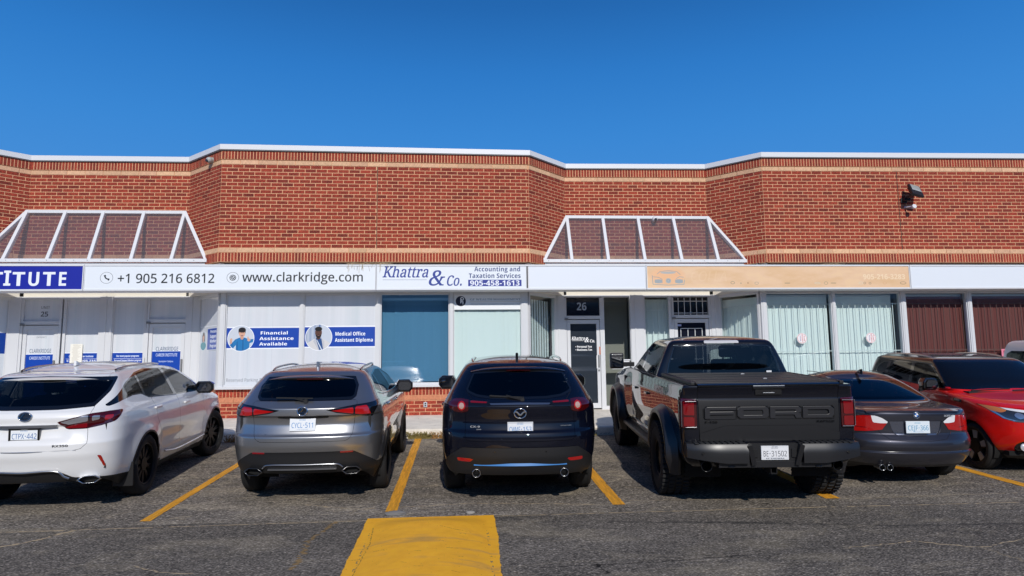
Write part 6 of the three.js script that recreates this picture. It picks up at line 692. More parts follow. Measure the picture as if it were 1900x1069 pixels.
// ---- navy SUV
{
  const c = new Car('parked_car', 'dark navy SUV with round tail lamps and a bright strip in its bumper', 'car', paintOf([0.0022, 0.003, 0.009], { roughness: 0.45, specularIntensity: 0.15 }), SHAPES.navy.at, 'cars parked nose to the shops');
  c.shape(SHAPES.navy); wheelCut(c, 2.93, 0.381, 0.405, 0.5, 0.05);
  const rw = onWrap([[-0.1, 1.247], [0.32, 1.252], [0.52, 1.274], [0.645, 1.318], [0.668, 1.355], [0.585, 1.555], [-0.1, 1.60]], 0.004), g0 = c.cut(rw, 0.003); { const [a, b] = split(g0, (...q) => rw(...q) + 0.03); c.add('rear_window', a, tintGlass, -0.002); c.add('window_surround', b, gloss); }
  glasshouse(c, [[0.46, 1.36], [0.30, 1.45], [0.05, 1.535], [-0.6, 1.59], [-1.1, 1.57], [-1.52, 1.465], [-2.06, 1.225], [-1.1, 1.238], [-0.2, 1.255], [0.3, 1.285]], [[-0.02, 0.05, -0.2], [-1.06, -0.96, 0.2]], [tintGlass, midGlass, lightGlass]);
  const lf = onWrap([[0.36, 1.228], [0.62, 1.240], [0.72, 1.252], [0.84, 1.245], [0.93, 1.20], [0.91, 1.14], [0.80, 1.10], [0.70, 1.095], [0.63, 1.115], [0.60, 1.165], [0.40, 1.172], [0.36, 1.196]], 0.002), lamp = c.cut(lf, 0.003);
  for (const sd of [1, -1]) { const [L] = split(lamp, (x, y, z, u) => -sd * u); const ring = (r) => (x, y, z, u) => Math.hypot(Math.abs(u) - 0.715, (y - 1.172)) - r; const [core, o1] = split(L, ring(0.036)), [halo, o2] = split(o1, ring(0.053)), [streak, o3] = split(o2, onWrap([[0.38, 1.222], [0.60, 1.232], [0.60, 1.212], [0.40, 1.208]])), [outer, dark] = split(o3, (x, y, z, u) => 0.625 - Math.abs(u)); const base = c.add('tail_lamp', outer, lampDark, 0.004); c.add('red_lens', halo, lampBright, 0.006, base); c.add('reversing_lens', core, P([0.50, 0.34, 0.28], 0.08, { clearcoat: 1 }), 0.006, base); c.add('red_lens', streak, lampRed, 0.004, base); c.add('dark_lens', dark, gloss, 0.002, base); }
  c.add('tailgate_strip', c.cut(onWrap([[-0.1, 1.190], [0.36, 1.188], [0.36, 1.206], [-0.1, 1.214]])), satin, 0.006);
  c.add('tailgate', c.cut(onWrap([[-0.1, 0.765], [0.62, 0.772], [0.668, 0.80], [0.66, 1.09], [0.60, 1.16], [0.58, 1.25], [0.66, 1.33], [-0.1, 1.33]], 0), 0.004), c.paint);
  c.mesh('bumper_strip', wing([[1.118, 0.515], [1.131, 0.516], [1.139, 0.486], [1.118, 0.482]], 0.55, 0.0, 0.075, 40), P([0.74, 0.76, 0.79], 0.09, { metalness: 1 }));
  for (const sd of [1, -1]) c.add('reflector', c.cut(onWrap([[0.555, 0.566], [0.78, 0.572], [0.765, 0.535], [0.60, 0.532]], 0.002, sd)), lampBright, 0.004);
  c.add('lower_bumper', c.cut((x, y, z, u) => { const q = Math.abs(u); return Math.max(y - (q < 0.7 ? 0.70 : 0.70 - (q - 0.7) * 0.55), 0.42 - z); }, 0.003), trimBlack, 0.004);
  doors(c, [[[0.08, 1.24], [0.04, 0.95], [-0.36, 0.76], [-0.52, 0.44], [-0.6, 0.32], [-1.24, 0.32], [-1.08, 0.9], [-1.03, 1.22]], [[-1.07, 1.22], [-1.12, 0.9], [-1.27, 0.32], [-2.36, 0.32], [-2.36, 0.7], [-2.26, 1.0], [-2.2, 1.2]]]);
  c.add('sill_trim', c.cut((x, y, z) => Math.max(y - 0.34, Math.abs(z + 1.46) - 1.2, 0.4 - Math.abs(x))), trimBlack, 0.004);
  c.mesh('spoiler', wing([[0.10, 1.678], [0.36, 1.648], [0.58, 1.612], [0.635, 1.594], [0.625, 1.578], [0.55, 1.574], [0.36, 1.585]], 0.60, 0.045, 0.11), c.paint); c.mesh('brake_light', wing([[0.622, 1.579], [0.633, 1.577], [0.625, 1.566], [0.60, 1.566]], 0.15, 0.002, 0.008, 6), lampDark);
  for (const s of [1, -1]) { rail(c, [[s * 0.575, 1.652, 0.18], [s * 0.59, 1.68, 0.02], [s * 0.595, 1.694, -0.45], [s * 0.585, 1.682, -1.0], [s * 0.56, 1.645, -1.28]], 0.015, gloss); mirror(c, s * 0.955, 1.24, -1.95, gloss, { w: 0.24, h: 0.18 }); handle(c, s * 0.955, 1.10, 0.0, c.paint, 0.2); handle(c, s * 0.965, 1.07, -1.05, c.paint, 0.2); exhaust(c, s * 0.52, 0.395, 1.06, 0.046, 0.046, satin, 0.14); c.mesh('tailgate_lip', wing([[1.10, 0.79], [1.15, 0.785], [1.152, 0.77], [1.10, 0.768]], 0.001, 0, 0), c.paint); }
  for (const x of [-0.30, 0.30]) c.mesh('parking_sensor', new THREE.CylinderGeometry(0.010, 0.010, 0.01, 12).rotateX(Math.PI / 2).translate(x, 0.655, 1.142), gloss);
  plate(c, 0.915, 1.095, -0.02, plateTex(['CWME', '153'], '#3b7fc0', '#e6eaee', '#c9ced4', 'PERFORMANCE AUTO'));
  { const wv = (s) => ext(shapeOf([[0, -0.012], [s * 0.034, 0.020], [s * 0.062, 0.026], [s * 0.058, 0.014], [s * 0.038, 0.008], [s * 0.012, -0.022], [0, -0.024]].slice(s > 0 ? 0 : 0)), 0.008, 0.002); const e = c.mesh('emblem', [...ringEmblem(0.070, 0.056, 0.008), wv(1), wv(-1)], chrome); e.position.set(0, 1.092, 1.10); e.rotation.x = 0.02; }
  lettering(c, 'badge', 'CX-9', -0.535, 0.937, 1.052, 0.125, 0.032, '#b9bdc2', 0.0, -0.16); lettering(c, 'badge', 'AWD', -0.49, 0.905, 1.058, 0.06, 0.016, '#a9adb2', 0.0, -0.16); lettering(c, 'badge', 'SIGNATURE', 0.545, 0.942, 1.052, 0.14, 0.016, '#8f949a', 0.0, 0.16);
  wiper(c, [-0.36, 1.288, 0.93], [0.05, 1.268, 0.985], [[0.03, 1.245, 1.01], [-0.16, 1.29, 0.955]], 0);
  for (const s of [1, -1]) { wheel(c, s * 0.955, 0, 0.381, 0.255, 0.255, { n: 10, wi: 0.02, wo: 0.018, mat: 'black' }); wheel(c, s * 0.955, -2.93, 0.381, 0.255, 0.255, { n: 10, wi: 0.02, wo: 0.018, mat: 'black' }); }
  underbody(c, { w: 0.85, y: 0.2, zf: -3.6, zr: 0.92, wb: 2.93, R: 0.42, cy: 0.40 }); c.mesh('cabin', [span(-0.82, 0.82, 0.5, 1.08, -2.1, 0.88), span(-0.7, 0.7, 1.0, 1.18, -2.45, -1.85)], cabinMat); seats(c, [[-0.40, 0.98, -0.2], [0.40, 0.98, -0.2], [-0.40, 0.99, -1.1], [0.40, 0.99, -1.1]]); c.mesh('rear_view_mirror', rbox(0.24, 0.07, 0.04, 0.015, 0, 1.50, -1.45), cabinMat);
  finAntenna(c, 1.695, 0.10, gloss, 1.05); c.finish();
}
// ---- dark grey sedan
{
  const c = new Car('parked_car', 'dark grey sedan with red and white tail lamps, between the pickup and the red car', 'car', paintOf([0.040, 0.040, 0.052], { metalness: 0.6, roughness: 0.36, specularIntensity: 0.4 }), SHAPES.sedan.at, 'cars parked nose to the shops');
  c.shape(SHAPES.sedan); wheelCut(c, 2.76, 0.315, 0.335, 0.5, 0);
  const rw = onWrap([[-0.1, 1.040], [0.60, 1.036], [0.70, 1.04], [0.61, 1.25], [0.52, 1.298], [-0.1, 1.312]], 0.004), g0 = c.cut((...q) => Math.max(rw(...q), q[2] * 1 - 0.32, -0.85 - q[2]), 0.003); { const [a, b] = split(g0, (...q) => rw(...q) + 0.025); c.add('rear_window', a, tintGlass, -0.002); c.add('window_surround', b, gloss); }
  glasshouse(c, [[-0.28, 1.09], [-0.42, 1.17], [-0.70, 1.30], [-1.1, 1.35], [-1.45, 1.32], [-2.02, 1.04], [-1.2, 1.03], [-0.35, 1.045]], [[-0.95, -0.86, 0.1]], [tintGlass, midGlass]);
  const lf = onWrap([[0.355, 0.848], [0.42, 0.895], [0.50, 0.926], [0.64, 0.926], [0.80, 0.905], [0.98, 0.855], [0.95, 0.775], [0.82, 0.715], [0.60, 0.722], [0.43, 0.745]], 0.002), lamp = c.cut(lf, 0.003);
  for (const sd of [1, -1]) { const [L] = split(lamp, (x, y, z, u) => -sd * u); const [w, o] = split(L, onWrap([[0.35, 0.832], [0.44, 0.828], [0.535, 0.838], [0.555, 0.94], [0.40, 0.94]])), [dk, red] = split(o, onWrap([[0.60, 0.76], [0.86, 0.775], [0.86, 0.79], [0.60, 0.776]])); const base = c.add('tail_lamp', red, lampBright, 0.004); c.add('indicator_lens', w, P([0.80, 0.80, 0.82], 0.1, { clearcoat: 1 }), 0.004, base); c.add('dark_lens', dk, lampRed, 0.004, base); }
  c.add('number_panel', c.cut(onRear([[-0.1, 0.682], [0.25, 0.685], [0.30, 0.72], [0.335, 0.858], [-0.1, 0.862]], 0.4, 0.004), 0.003), P([0.13, 0.14, 0.18], 0.22, { metalness: 0.7, clearcoat: 1 }), -0.014);  // sky reflection painted in: body paint made lighter and bluer here
  c.add('boot_lid', c.cut((x, y, z, u, nx, ny, nz) => Math.max(sdPoly([[-0.1, 0.603], [0.13, 0.605], [0.36, 0.628], [0.455, 0.70], [0.50, 0.80], [0.545, 0.93], [0.66, 0.985], [0.72, 1.05], [-0.1, 1.05]])(Math.abs(x), y), 0.27 - z), 0.004), c.paint);
  c.add('bumper_groove', c.cut(onWrap([[-0.1, 0.470], [0.62, 0.470], [0.62, 0.484], [-0.1, 0.484]])), P([0.03, 0.03, 0.035], 0.2, { clearcoat: 1 }), -0.004);
  doors(c, [[[-0.32, 1.03], [-0.36, 0.8], [-0.50, 0.5], [-0.56, 0.28], [-1.04, 0.28], [-0.96, 0.7], [-0.92, 1.02]], [[-0.96, 1.02], [-1.0, 0.7], [-1.07, 0.28], [-2.2, 0.28], [-2.2, 0.6], [-2.1, 1.0]]]);
  c.mesh('lid_edge', wing([[0.80, 1.006], [0.885, 0.992], [0.898, 0.975], [0.86, 0.975], [0.80, 0.99]], 0.60, 0.014, 0.07), c.paint);
  c.mesh('number_panel_lip', [tube([[-0.345, 0.868, 0.868], [-0.30, 0.725, 0.886], [-0.25, 0.678, 0.906], [0, 0.674, 0.926], [0.25, 0.678, 0.906], [0.30, 0.725, 0.886], [0.345, 0.868, 0.868]], 0.006, 60, 6)], c.paint);
  for (const s of [1, -1]) { mirror(c, s * 0.86, 1.04, -1.80, c.paint, { w: 0.2, h: 0.13 }); handle(c, s * 0.895, 0.88, -0.42, c.paint, 0.2); handle(c, s * 0.895, 0.86, -1.25, c.paint, 0.2); c.mesh('roof_seam', [tube([[s * 0.50, 1.352, -0.55], [s * 0.505, 1.388, -0.9], [s * 0.50, 1.38, -1.3]], 0.005, 20, 6)], trimBlack); }
  for (const x of [-0.46, -0.36]) exhaust(c, x, 0.268, 0.90, 0.037, 0.037, satin, 0.16);
  c.add('valance', c.cut((x, y, z) => Math.max(y - 0.305, 0.3 - z)), trimBlack);
  plate(c, 0.785, 0.925, -0.05, plateTex(['CEJF', '366', 0.5], '#2f8fb8', '#dfe9ee', null));
  { const t = canvasTex(128, 128, (g) => { g.fillStyle = '#0d0f14'; g.fillRect(0, 0, 128, 128); g.fillStyle = '#10141c'; g.beginPath(); g.arc(64, 64, 64, 0, 7); g.fill(); for (let i = 0; i < 4; i++) { g.fillStyle = i % 2 ? '#eef1f4' : '#3a78c8'; g.beginPath(); g.moveTo(64, 64); g.arc(64, 64, 40, i * Math.PI / 2, (i + 1) * Math.PI / 2); g.fill(); } g.fillStyle = '#e6e9ee'; text(g, 'BMW', 40, 88, 20, 18, 'sans-serif', 'bold'); }); const e = c.mesh('emblem', [new THREE.TorusGeometry(0.041, 0.004, 8, 40)], chrome); e.position.set(0, 0.938, 0.909); c.mesh('emblem_print', new THREE.CircleGeometry(0.040, 40), P([1, 1, 1], 0.2, { map: t, clearcoat: 1 }), e); }
  lettering(c, 'badge', '325xi', 0.43, 0.925, 0.878, 0.15, 0.032, '#c9cdd3', 0.0, 0.2); 
  for (const s of [1, -1]) { wheel(c, s * 0.885, 0, 0.315, 0.225, 0.215, { n: 5, wi: 0.04, wo: 0.03, mat: 'silver' }); wheel(c, s * 0.885, -2.76, 0.315, 0.225, 0.215, { n: 5, wi: 0.04, wo: 0.03, mat: 'silver' }); }
  underbody(c, { w: 0.78, y: 0.17, zf: -3.2, zr: 0.82, wb: 2.76, R: 0.35, cy: 0.33 }); c.mesh('cabin', [span(-0.70, 0.70, 0.4, 0.99, -2.0, 0.25), span(-0.6, 0.6, 0.95, 1.05, -2.1, -1.7)], cabinMat); seats(c, [[-0.34, 0.66, -0.55], [0.34, 0.66, -0.55], [-0.36, 0.73, -1.3], [0.36, 0.73, -1.3]]);
  finAntenna(c, 1.385, -0.60, gloss, 0.85); c.finish();
}
// ---- red and black hatchback, backed in
{
  const c = new Car('parked_car', 'bright red hatchback with black roof, backed in and facing the car park', 'car', paintOf([0.70, 0.008, 0.005], { roughness: 0.4, specularIntensity: 0.4 }), SHAPES.red.at, 'cars backed in');
  const blk = paintOf([0.003, 0.003, 0.0035], { roughness: 0.4, specularIntensity: 0.15 });
  c.shape(SHAPES.red); wheelCut(c, 2.57, 0.335, 0.375, 0.5, 0.0);
  const front = (pts, zmax, r = 0) => { const s = sdPoly(pts, r); return (x, y, z) => Math.max(s(Math.abs(x), y), z - zmax); };
  const ws = front([[-0.1, 1.088], [0.60, 1.094], [0.745, 1.112], [0.68, 1.33], [0.615, 1.48], [0.58, 1.505], [-0.1, 1.52]], -1.15, 0.004), g0 = c.cut((...q) => Math.max(ws(...q), -(-1.15) * 0 + (q[5] > -0.12 ? 1 : -1)), 0.003); { const [a, b] = split(g0, (...q) => ws(...q) + 0.03); c.add('windscreen', a, P([0.42, 0.46, 0.46], 0.012, { transmission: 1, thickness: 0, specularIntensity: 0.8 }), -0.002); c.add('window_surround', b, gloss); }
  glasshouse(c, [[0.22, 1.22], [0.18, 1.38], [0.02, 1.445], [-0.5, 1.475], [-1.15, 1.478], [-1.40, 1.455], [-1.90, 1.118], [-1.28, 1.130], [-0.6, 1.165]], [[-0.20, -0.10, 0], [-0.98, -0.88, 0.1]], [tintGlass, tintGlass, midGlass]);
  const rg = onRear([[-0.1, 1.12], [0.62, 1.14], [0.58, 1.44], [-0.1, 1.46]], 0.3, 0.01); c.add('rear_window', c.cut(rg), tintGlass);
  c.add('tail_lamp', c.cut(onSide([[0.62, 1.20], [0.60, 1.42], [0.30, 1.45], [0.36, 1.20]], 0.01, 0.3)), lampRed, 0.003);
  const hl = front([[0.86, 0.952], [0.74, 0.932], [0.52, 0.908], [0.40, 0.895], [0.42, 0.80], [0.52, 0.755], [0.68, 0.752], [0.775, 0.785], [0.83, 0.87]], -2.5, 0.003), lamp = c.cut(hl, 0.004);
  for (const sd of [1, -1]) { const [L] = split(lamp, (x) => -sd * x); const [am, o1] = split(L, front([[0.87, 0.96], [0.76, 0.93], [0.72, 0.90], [0.775, 0.865], [0.84, 0.885]], -2.4)), [bar0, o2] = split(o1, front([[0.77, 0.945], [0.40, 0.91], [0.40, 0.872], [0.62, 0.886], [0.72, 0.905]], -2.4)), circ = (cx, cy, r) => (x, y, z) => Math.hypot(Math.abs(x) - cx, y - cy) - r, [p1, o3] = split(o2, circ(0.645, 0.835, 0.042)), [p2, o4] = split(o3, circ(0.53, 0.825, 0.046)), [rim, dk] = split(o4, (...q) => -(hl(...q) + 0.022)); const base = c.add('headlight', dk, P([0.10, 0.105, 0.11], 0.08, { metalness: 0.7, clearcoat: 1 }), 0.004); c.add('indicator_lens', am, P([0.62, 0.20, 0.05], 0.1, { clearcoat: 1 }), 0.004, base); c.add('light_bar', bar0, P([0.82, 0.83, 0.84], 0.15, { clearcoat: 1 }), 0.005, base); c.add('projector', p1, P([0.55, 0.58, 0.62], 0.05, { metalness: 0.8, clearcoat: 1 }), 0.012, base); c.add('projector', p2, P([0.55, 0.58, 0.62], 0.05, { metalness: 0.8, clearcoat: 1 }), 0.012, base); if (sd) c.add('lamp_rim', rim, P([0.5, 0.5, 0.52], 0.12, { metalness: 0.8, clearcoat: 1 }), 0.004, base); }
  c.add('grille', c.cut(front([[-0.1, 0.80], [0.36, 0.80], [0.33, 0.86], [-0.1, 0.86]], -2.9)), gloss, -0.01); c.add('lower_grille', c.cut(front([[-0.1, 0.40], [0.44, 0.40], [0.50, 0.66], [-0.1, 0.68]], -2.9, 0.01)), trimBlack, -0.012);
  for (const sd of [1, -1]) c.add('fog_lamp_housing', c.cut((x, y, z) => Math.max(Math.hypot(sd * x - 0.60, (y - 0.41)) - 0.085, z + 2.6)), gloss, -0.01);
  c.add('lower_bumper', c.cut((x, y, z) => Math.max(y - 0.335, z + 2.4)), trimBlack); c.add('sill_trim', c.cut((x, y, z) => Math.max(y - 0.30, Math.abs(z + 1.28) - 1.1, 0.4 - Math.abs(x))), trimBlack, 0.004);
  doors(c, [[[-0.02, 1.17], [-0.06, 0.95], [-0.36, 0.68], [-0.52, 0.40], [-0.56, 0.30], [-1.04, 0.30], [-0.97, 0.8], [-0.94, 1.14]], [[-0.98, 1.14], [-1.01, 0.8], [-1.07, 0.30], [-2.02, 0.30], [-2.04, 0.7], [-1.98, 1.12]]]);
  c.add('bonnet', c.cut((x, y, z, u, nx, ny) => Math.max(Math.abs(x) - 0.74 - 0.02 * (z + 3), z + 2.14, 0.25 - ny, 0.93 - y), 0.004), c.paint);
  c.add('roof', c.cut((x, y, z) => (1.115 + 0.03 * (z + 2)) - y), blk);
  for (const s of [1, -1]) { rail(c, [[s * 0.62, 1.545, 0.25], [s * 0.63, 1.58, 0.08], [s * 0.63, 1.605, -0.4], [s * 0.62, 1.595, -0.95], [s * 0.585, 1.555, -1.26]], 0.015, satin); mirror(c, s * 0.90, 1.17, -1.80, gloss, { w: 0.22, h: 0.15 }).rotation.y += Math.PI; handle(c, s * 0.90, 0.95, -0.15, c.paint, 0.2); handle(c, s * 0.90, 0.93, -1.15, c.paint, 0.2);
    const fv = c.mesh('fender_vent', [rbox(0.022, 0.05, 0.17, 0.008)], gloss); fv.position.set(s * 0.895, 0.968, -2.27); fv.rotation.x = -0.08; c.mesh('vent_trim', rbox(0.01, 0.022, 0.12, 0.004, s * 0.012, 0, 0), satin, fv);
    const fg = c.mesh('fog_lamp', [new THREE.TorusGeometry(0.045, 0.01, 10, 30), new THREE.SphereGeometry(0.042, 20, 12).scale(1, 1, 0.4)], P([0.75, 0.76, 0.78], 0.08, { metalness: 0.4, clearcoat: 1 })); fg.position.set(s * 0.60, 0.41, -3.20); fg.rotation.y = Math.PI; }
  for (const [a, b] of [[[0.62, 1.10, -2.19], [0.02, 1.125, -2.17]], [[0.02, 1.105, -2.24], [-0.55, 1.12, -2.18]]]) c.mesh('wiper', bar(a, b, 0.02, 0.015), trimBlack);
  for (const s of [1, -1]) { const st = { n: 5, wi: 0.055, wo: 0.06, mat: 'black', accent: 0.045 }; wheel(c, s * 0.89, 0, 0.335, 0.225, 0.245, st); wheel(c, s * 0.89, -2.57, 0.335, 0.225, 0.245, st, { steer: 0.05 }); }
  underbody(c, { w: 0.78, y: 0.2, zf: -3.1, zr: 0.5, wb: 2.57, R: 0.37, cy: 0.35 }); c.mesh('cabin', [span(-0.76, 0.76, 0.5, 1.0, -1.9, 0.5), span(-0.70, 0.70, 0.95, 1.09, -2.25, -1.75)], cabinMat); seats(c, [[-0.36, 1.08, -0.15], [0.36, 1.08, -0.15], [-0.36, 1.08, -0.95], [0.36, 1.08, -0.95]]); { const w = c.mesh('steering_wheel', new THREE.TorusGeometry(0.18, 0.016, 10, 40), cabinMat); w.position.set(-0.36, 1.08, -1.62); w.rotation.x = 0.4; } c.mesh('rear_view_mirror', rbox(0.22, 0.06, 0.04, 0.015, 0, 1.43, -1.55), cabinMat);
  c.finish();
}
// ---- pickup truck
{
  const at = { x: 3.60, z: 6.82, yaw: -0.093, roll: 0.006 };
  const c = new Car('pickup_truck', 'black pickup truck with raised tailgate letters, wide fender flares and off-road tyres', 'pickup truck', paintOf([0.004, 0.0045, 0.009], { roughness: 0.45, specularIntensity: 0.15 }), at);
  const matte = M([0.010, 0.010, 0.0115], 0.42), satinBlack = P([0.012, 0.012, 0.0135], 0.38, { clearcoat: 0.2, clearcoatRoughness: 0.3 });
  const lower = { nr: 7, nf: 3, taper: 0.004, bow: 0.012, mid: -1.8, rows: [[0.50, 0.92, 0.86, -4.4, 0.1, 0.5], [0.56, 0.99, 0.93, -4.55, 0.12, 0.6], [0.66, 1.02, 0.97, -4.62, 0.13, 0.7], [0.80, 1.03, 0.985, -4.64, 0.13, 0.7], [1.0, 1.035, 0.992, -4.64, 0.13, 0.7], [1.20, 1.03, 0.990, -4.6, 0.13, 0.7], [1.27, 1.025, 0.985, -4.5, 0.13, 0.7], [1.285, 1.02, 0.983, -4.4, 0.13, 0.7], [1.36, 1.03, 0.975, -4.1, 0.13, 0.7], [1.41, 1.045, 0.965, -3.6, 0.13, 0.6], [1.432, 1.035, 0.95, -3.2, 0.12, 0.5]], cap: { y: 1.436, z: -1.5 },
    sculpt: (x, y, z) => { const s = Math.sign(x); if (Math.abs(x) > 0.6 && z < -2.4) x += s * 0.06 * smooth(-2.5, -3.0, z) * smooth(1.42, 1.2, y); if (Math.abs(x) > 0.6 && z < 0.8 && z > -2.5) x -= s * 0.02 * gauss(y - 0.72, 0.12); return [x, y, z]; } };
  c.shape(lower);
  const archF = (R) => (x, y, z) => Math.max(Math.min(Math.hypot(z, y - 0.47), Math.hypot(z + 3.70, y - 0.47)) - R, 0.5 - Math.abs(x)); c.cut(archF(0.535));
  const lampP = onWrap([[0.815, 0.945], [0.815, 1.275], [0.96, 1.285], [1.12, 1.285], [1.06, 0.965]], 0.003), lamp = c.cut(lampP, 0.004);
  for (const sd of [1, -1]) { const [L] = split(lamp, (x, y, z, u) => -sd * u); const rc = (a, b, p, q) => onWrap([[a, p], [b, p], [b, q], [a, q]], 0.002); const [r1, o1] = split(L, rc(0.845, 0.955, 1.10, 1.245)), [r2, o2] = split(o1, rc(0.845, 0.955, 0.975, 1.075)), [r3, o3] = split(o2, rc(0.985, 1.06, 1.0, 1.24)); const base = c.add('tail_lamp', o3, lampDark, 0.010); c.add('red_lens', r1, lampRed, 0.016, base); c.add('red_lens', r2, lampRed, 0.016, base); c.add('side_lens', r3, lampDark, 0.014, base); for (const [p, q] of [[1.25, 1.262], [0.96, 0.968]]) c.mesh('lamp_trim', rbox(0.13, 0.008, 0.012, 0.003, sd * 0.885, (p + q) / 2, 1.045), satin, base); c.mesh('lamp_trim', rbox(0.008, 0.29, 0.02, 0.003, sd * 0.982, 1.11, 1.0), satin, base); }
  { const tgS = c.cut(onRear([[-0.1, 0.805], [0.79, 0.805], [0.80, 1.46], [-0.1, 1.46]], 0.9), 0.005); const [pan, top] = split(tgS, (x, y) => y - 1.268); const tg = c.add('tailgate', top, c.paint); const [low, up] = split(pan, (x, y) => y - (Math.abs(x) > 0.76 ? 0.90 : Math.abs(x) > 0.50 ? 0.90 + (0.76 - Math.abs(x)) * 0.30 : 0.978)); c.add('upper_panel', up, matte, 0.004, tg); c.add('lower_panel', low, M([0.013, 0.013, 0.0145], 0.38), 0.014, tg);
    const bvl = 0.006, LT = { F: [[[0, 0], [0.15, 0], [0.15, 0.36], [0.92, 0.36], [0.92, 0.58], [0.15, 0.58], [0.15, 0.76], [1, 0.76], [1, 1], [0.07, 1], [0, 0.84]]], O: [[[0.1, 0], [0.9, 0], [1, 0.22], [1, 0.78], [0.9, 1], [0.1, 1], [0, 0.78], [0, 0.22]], [[0.2, 0.24], [0.16, 0.36], [0.16, 0.66], [0.2, 0.76], [0.8, 0.76], [0.84, 0.66], [0.84, 0.36], [0.8, 0.24]]], R: [[[0, 0], [0.15, 0], [0.15, 0.30], [0.78, 0.30], [0.84, 0], [1, 0], [0.95, 0.34], [0.9, 0.42], [1, 0.55], [1, 0.82], [0.92, 1], [0, 1]], [[0.15, 0.52], [0.15, 0.76], [0.80, 0.76], [0.84, 0.70], [0.84, 0.58], [0.80, 0.52]]], D: [[[0, 0], [0.9, 0], [1, 0.24], [1, 0.76], [0.9, 1], [0, 1]], [[0.15, 0.24], [0.15, 0.76], [0.80, 0.76], [0.85, 0.66], [0.85, 0.34], [0.80, 0.24]]] };
    const W = 0.345, H = 0.125; ['F', 'O', 'R', 'D'].forEach((ch, i) => { const x0 = -0.725 + i * 0.368, y0 = 1.062; const sc = (p) => p.map(([a, b]) => [x0 + a * W, y0 + b * H]); c.mesh('raised_letter', ext(shapeOf(sc(LT[ch][0]), LT[ch].slice(1).map(sc)), 0.012, 0.004).translate(0, 0, 1.037), M([0.026, 0.026, 0.029], 0.30), tg); const fr = [[0.06, -0.1], [1.02, -0.1], [1.04, 0.1], [1.04, 0.9], [0.98, 1.1], [0.03, 1.1], [-0.05, 0.86], [-0.05, 0.1]]; c.mesh('letter_surround', ext(shapeOf(sc(fr), [sc(fr.map(([a, b]) => [0.495 + (a - 0.495) * 0.965, 0.5 + (b - 0.5) * 0.92]))]), 0.005, 0.001).translate(0, 0, 1.036), gloss, tg); });
    c.mesh('tailgate_handle', [rbox(0.36, 0.03, 0.03, 0.008, 0, 1.405, 1.052), rbox(0.30, 0.07, 0.012, 0.006, 0, 1.355, 1.036)], gloss, tg); c.mesh('handle_trim', [rbox(0.36, 0.012, 0.032, 0.004, 0, 1.424, 1.05), rbox(0.13, 0.012, 0.018, 0.004, 0, 1.345, 1.048)], satin, tg); }
  lettering(c, 'badge', 'F-150', -0.66, 1.022, 1.051, 0.15, 0.032, '#0b0b0c', 0, 0, 'bold'); lettering(c, 'badge', 'RAPTOR', 0.63, 1.022, 1.051, 0.21, 0.032, '#0b0b0c');
  for (const sd of [1, -1]) c.add('bed_corner', c.cut((x, y, z) => Math.max(0.5 - sd * x, 0.80 - y, 0.995 - z, y - 0.94), 0.002), c.paint);
  doors(c, [[[-0.92, 1.44], [-0.92, 0.62], [-1.90, 0.62], [-1.88, 1.44]], [[-1.93, 1.44], [-1.95, 0.62], [-2.86, 0.62], [-2.95, 0.9], [-2.98, 1.44]]]);
  for (const s of [1, -1]) { handle(c, s * 0.985, 1.16, -1.12, gloss, 0.2); handle(c, s * 0.985, 1.16, -2.12, gloss, 0.2); }
  for (const sd of [1, -1]) c.add('bed_side', c.cut((x, y, z) => Math.max(-0.86 - z, 0.55 - sd * x, z - 0.93), 0.004), c.paint);
  // flares
  for (const s of [1, -1]) for (const [zc, w0] of [[0, 0.985], [-3.70, 1.04]]) { // a flare swept round the wheel opening
    const prof = [[0.528, -0.10], [0.530, 0.085], [0.540, 0.105], [0.575, 0.108], [0.592, 0.100], [0.640, 0.020], [0.660, -0.03], [0.640, -0.06]], n = 48, m = prof.length, pos = [], idx = [];
    for (let i = 0; i <= n; i++) { const t = i / n, a = -0.20 + t * (Math.PI + 0.40), sq = 1 + 0.045 * Math.pow(Math.abs(Math.sin(2 * a)), 1.5), en = smooth(0, 0.10, Math.min(t, 1 - t)); for (const [r, x] of prof) { const R = (0.53 + (r - 0.53) * (0.75 + 0.25 * en)) * sq; pos.push(s * (w0 + (x > 0 ? x * (0.55 + 0.45 * en) : x)), 0.47 + Math.sin(a) * R, zc + Math.cos(a) * R); } }
    for (let i = 0; i < n; i++) for (let k = 0; k < m; k++) { const p = i * m + k, q = i * m + (k + 1) % m; idx.push(p, q, p + m, q, q + m, p + m); } for (const e of [0, n]) for (let k = 1; k + 1 < m; k++) idx.push(e * m, e * m + k, e * m + k + 1);
    let g = new THREE.BufferGeometry(); g.setAttribute('position', new THREE.Float32BufferAttribute(pos, 3)); g.setIndex(idx); g.computeVertexNormals(); g = toCreasedNormals(g, 0.5); c.mesh('fender_flare', g, satinBlack);
  }
  for (const s of [1, -1]) { const w = { n: 6, wi: 0.028, wo: 0.03, pair: 0.17, mat: 'black', accent: 0.0 }; wheel(c, s * 1.09, 0, 0.445, 0.32, 0.225, w, { tread: 1 }); wheel(c, s * 1.09, -3.70, 0.445, 0.32, 0.225, w, { tread: 1, steer: 0.02 }); c.mesh('running_board', [rbox(0.17, 0.07, 2.5, 0.025, s * 0.98, 0.50, -1.85), ...[-2.7, -1.85, -1.0].map((z) => box(0.30, 0.05, 0.06, s * 0.82, 0.49, z))], trimBlack); c.mesh('rocker', rbox(0.06, 0.10, 2.55, 0.02, s * 0.945, 0.585, -1.85), c.paint); }
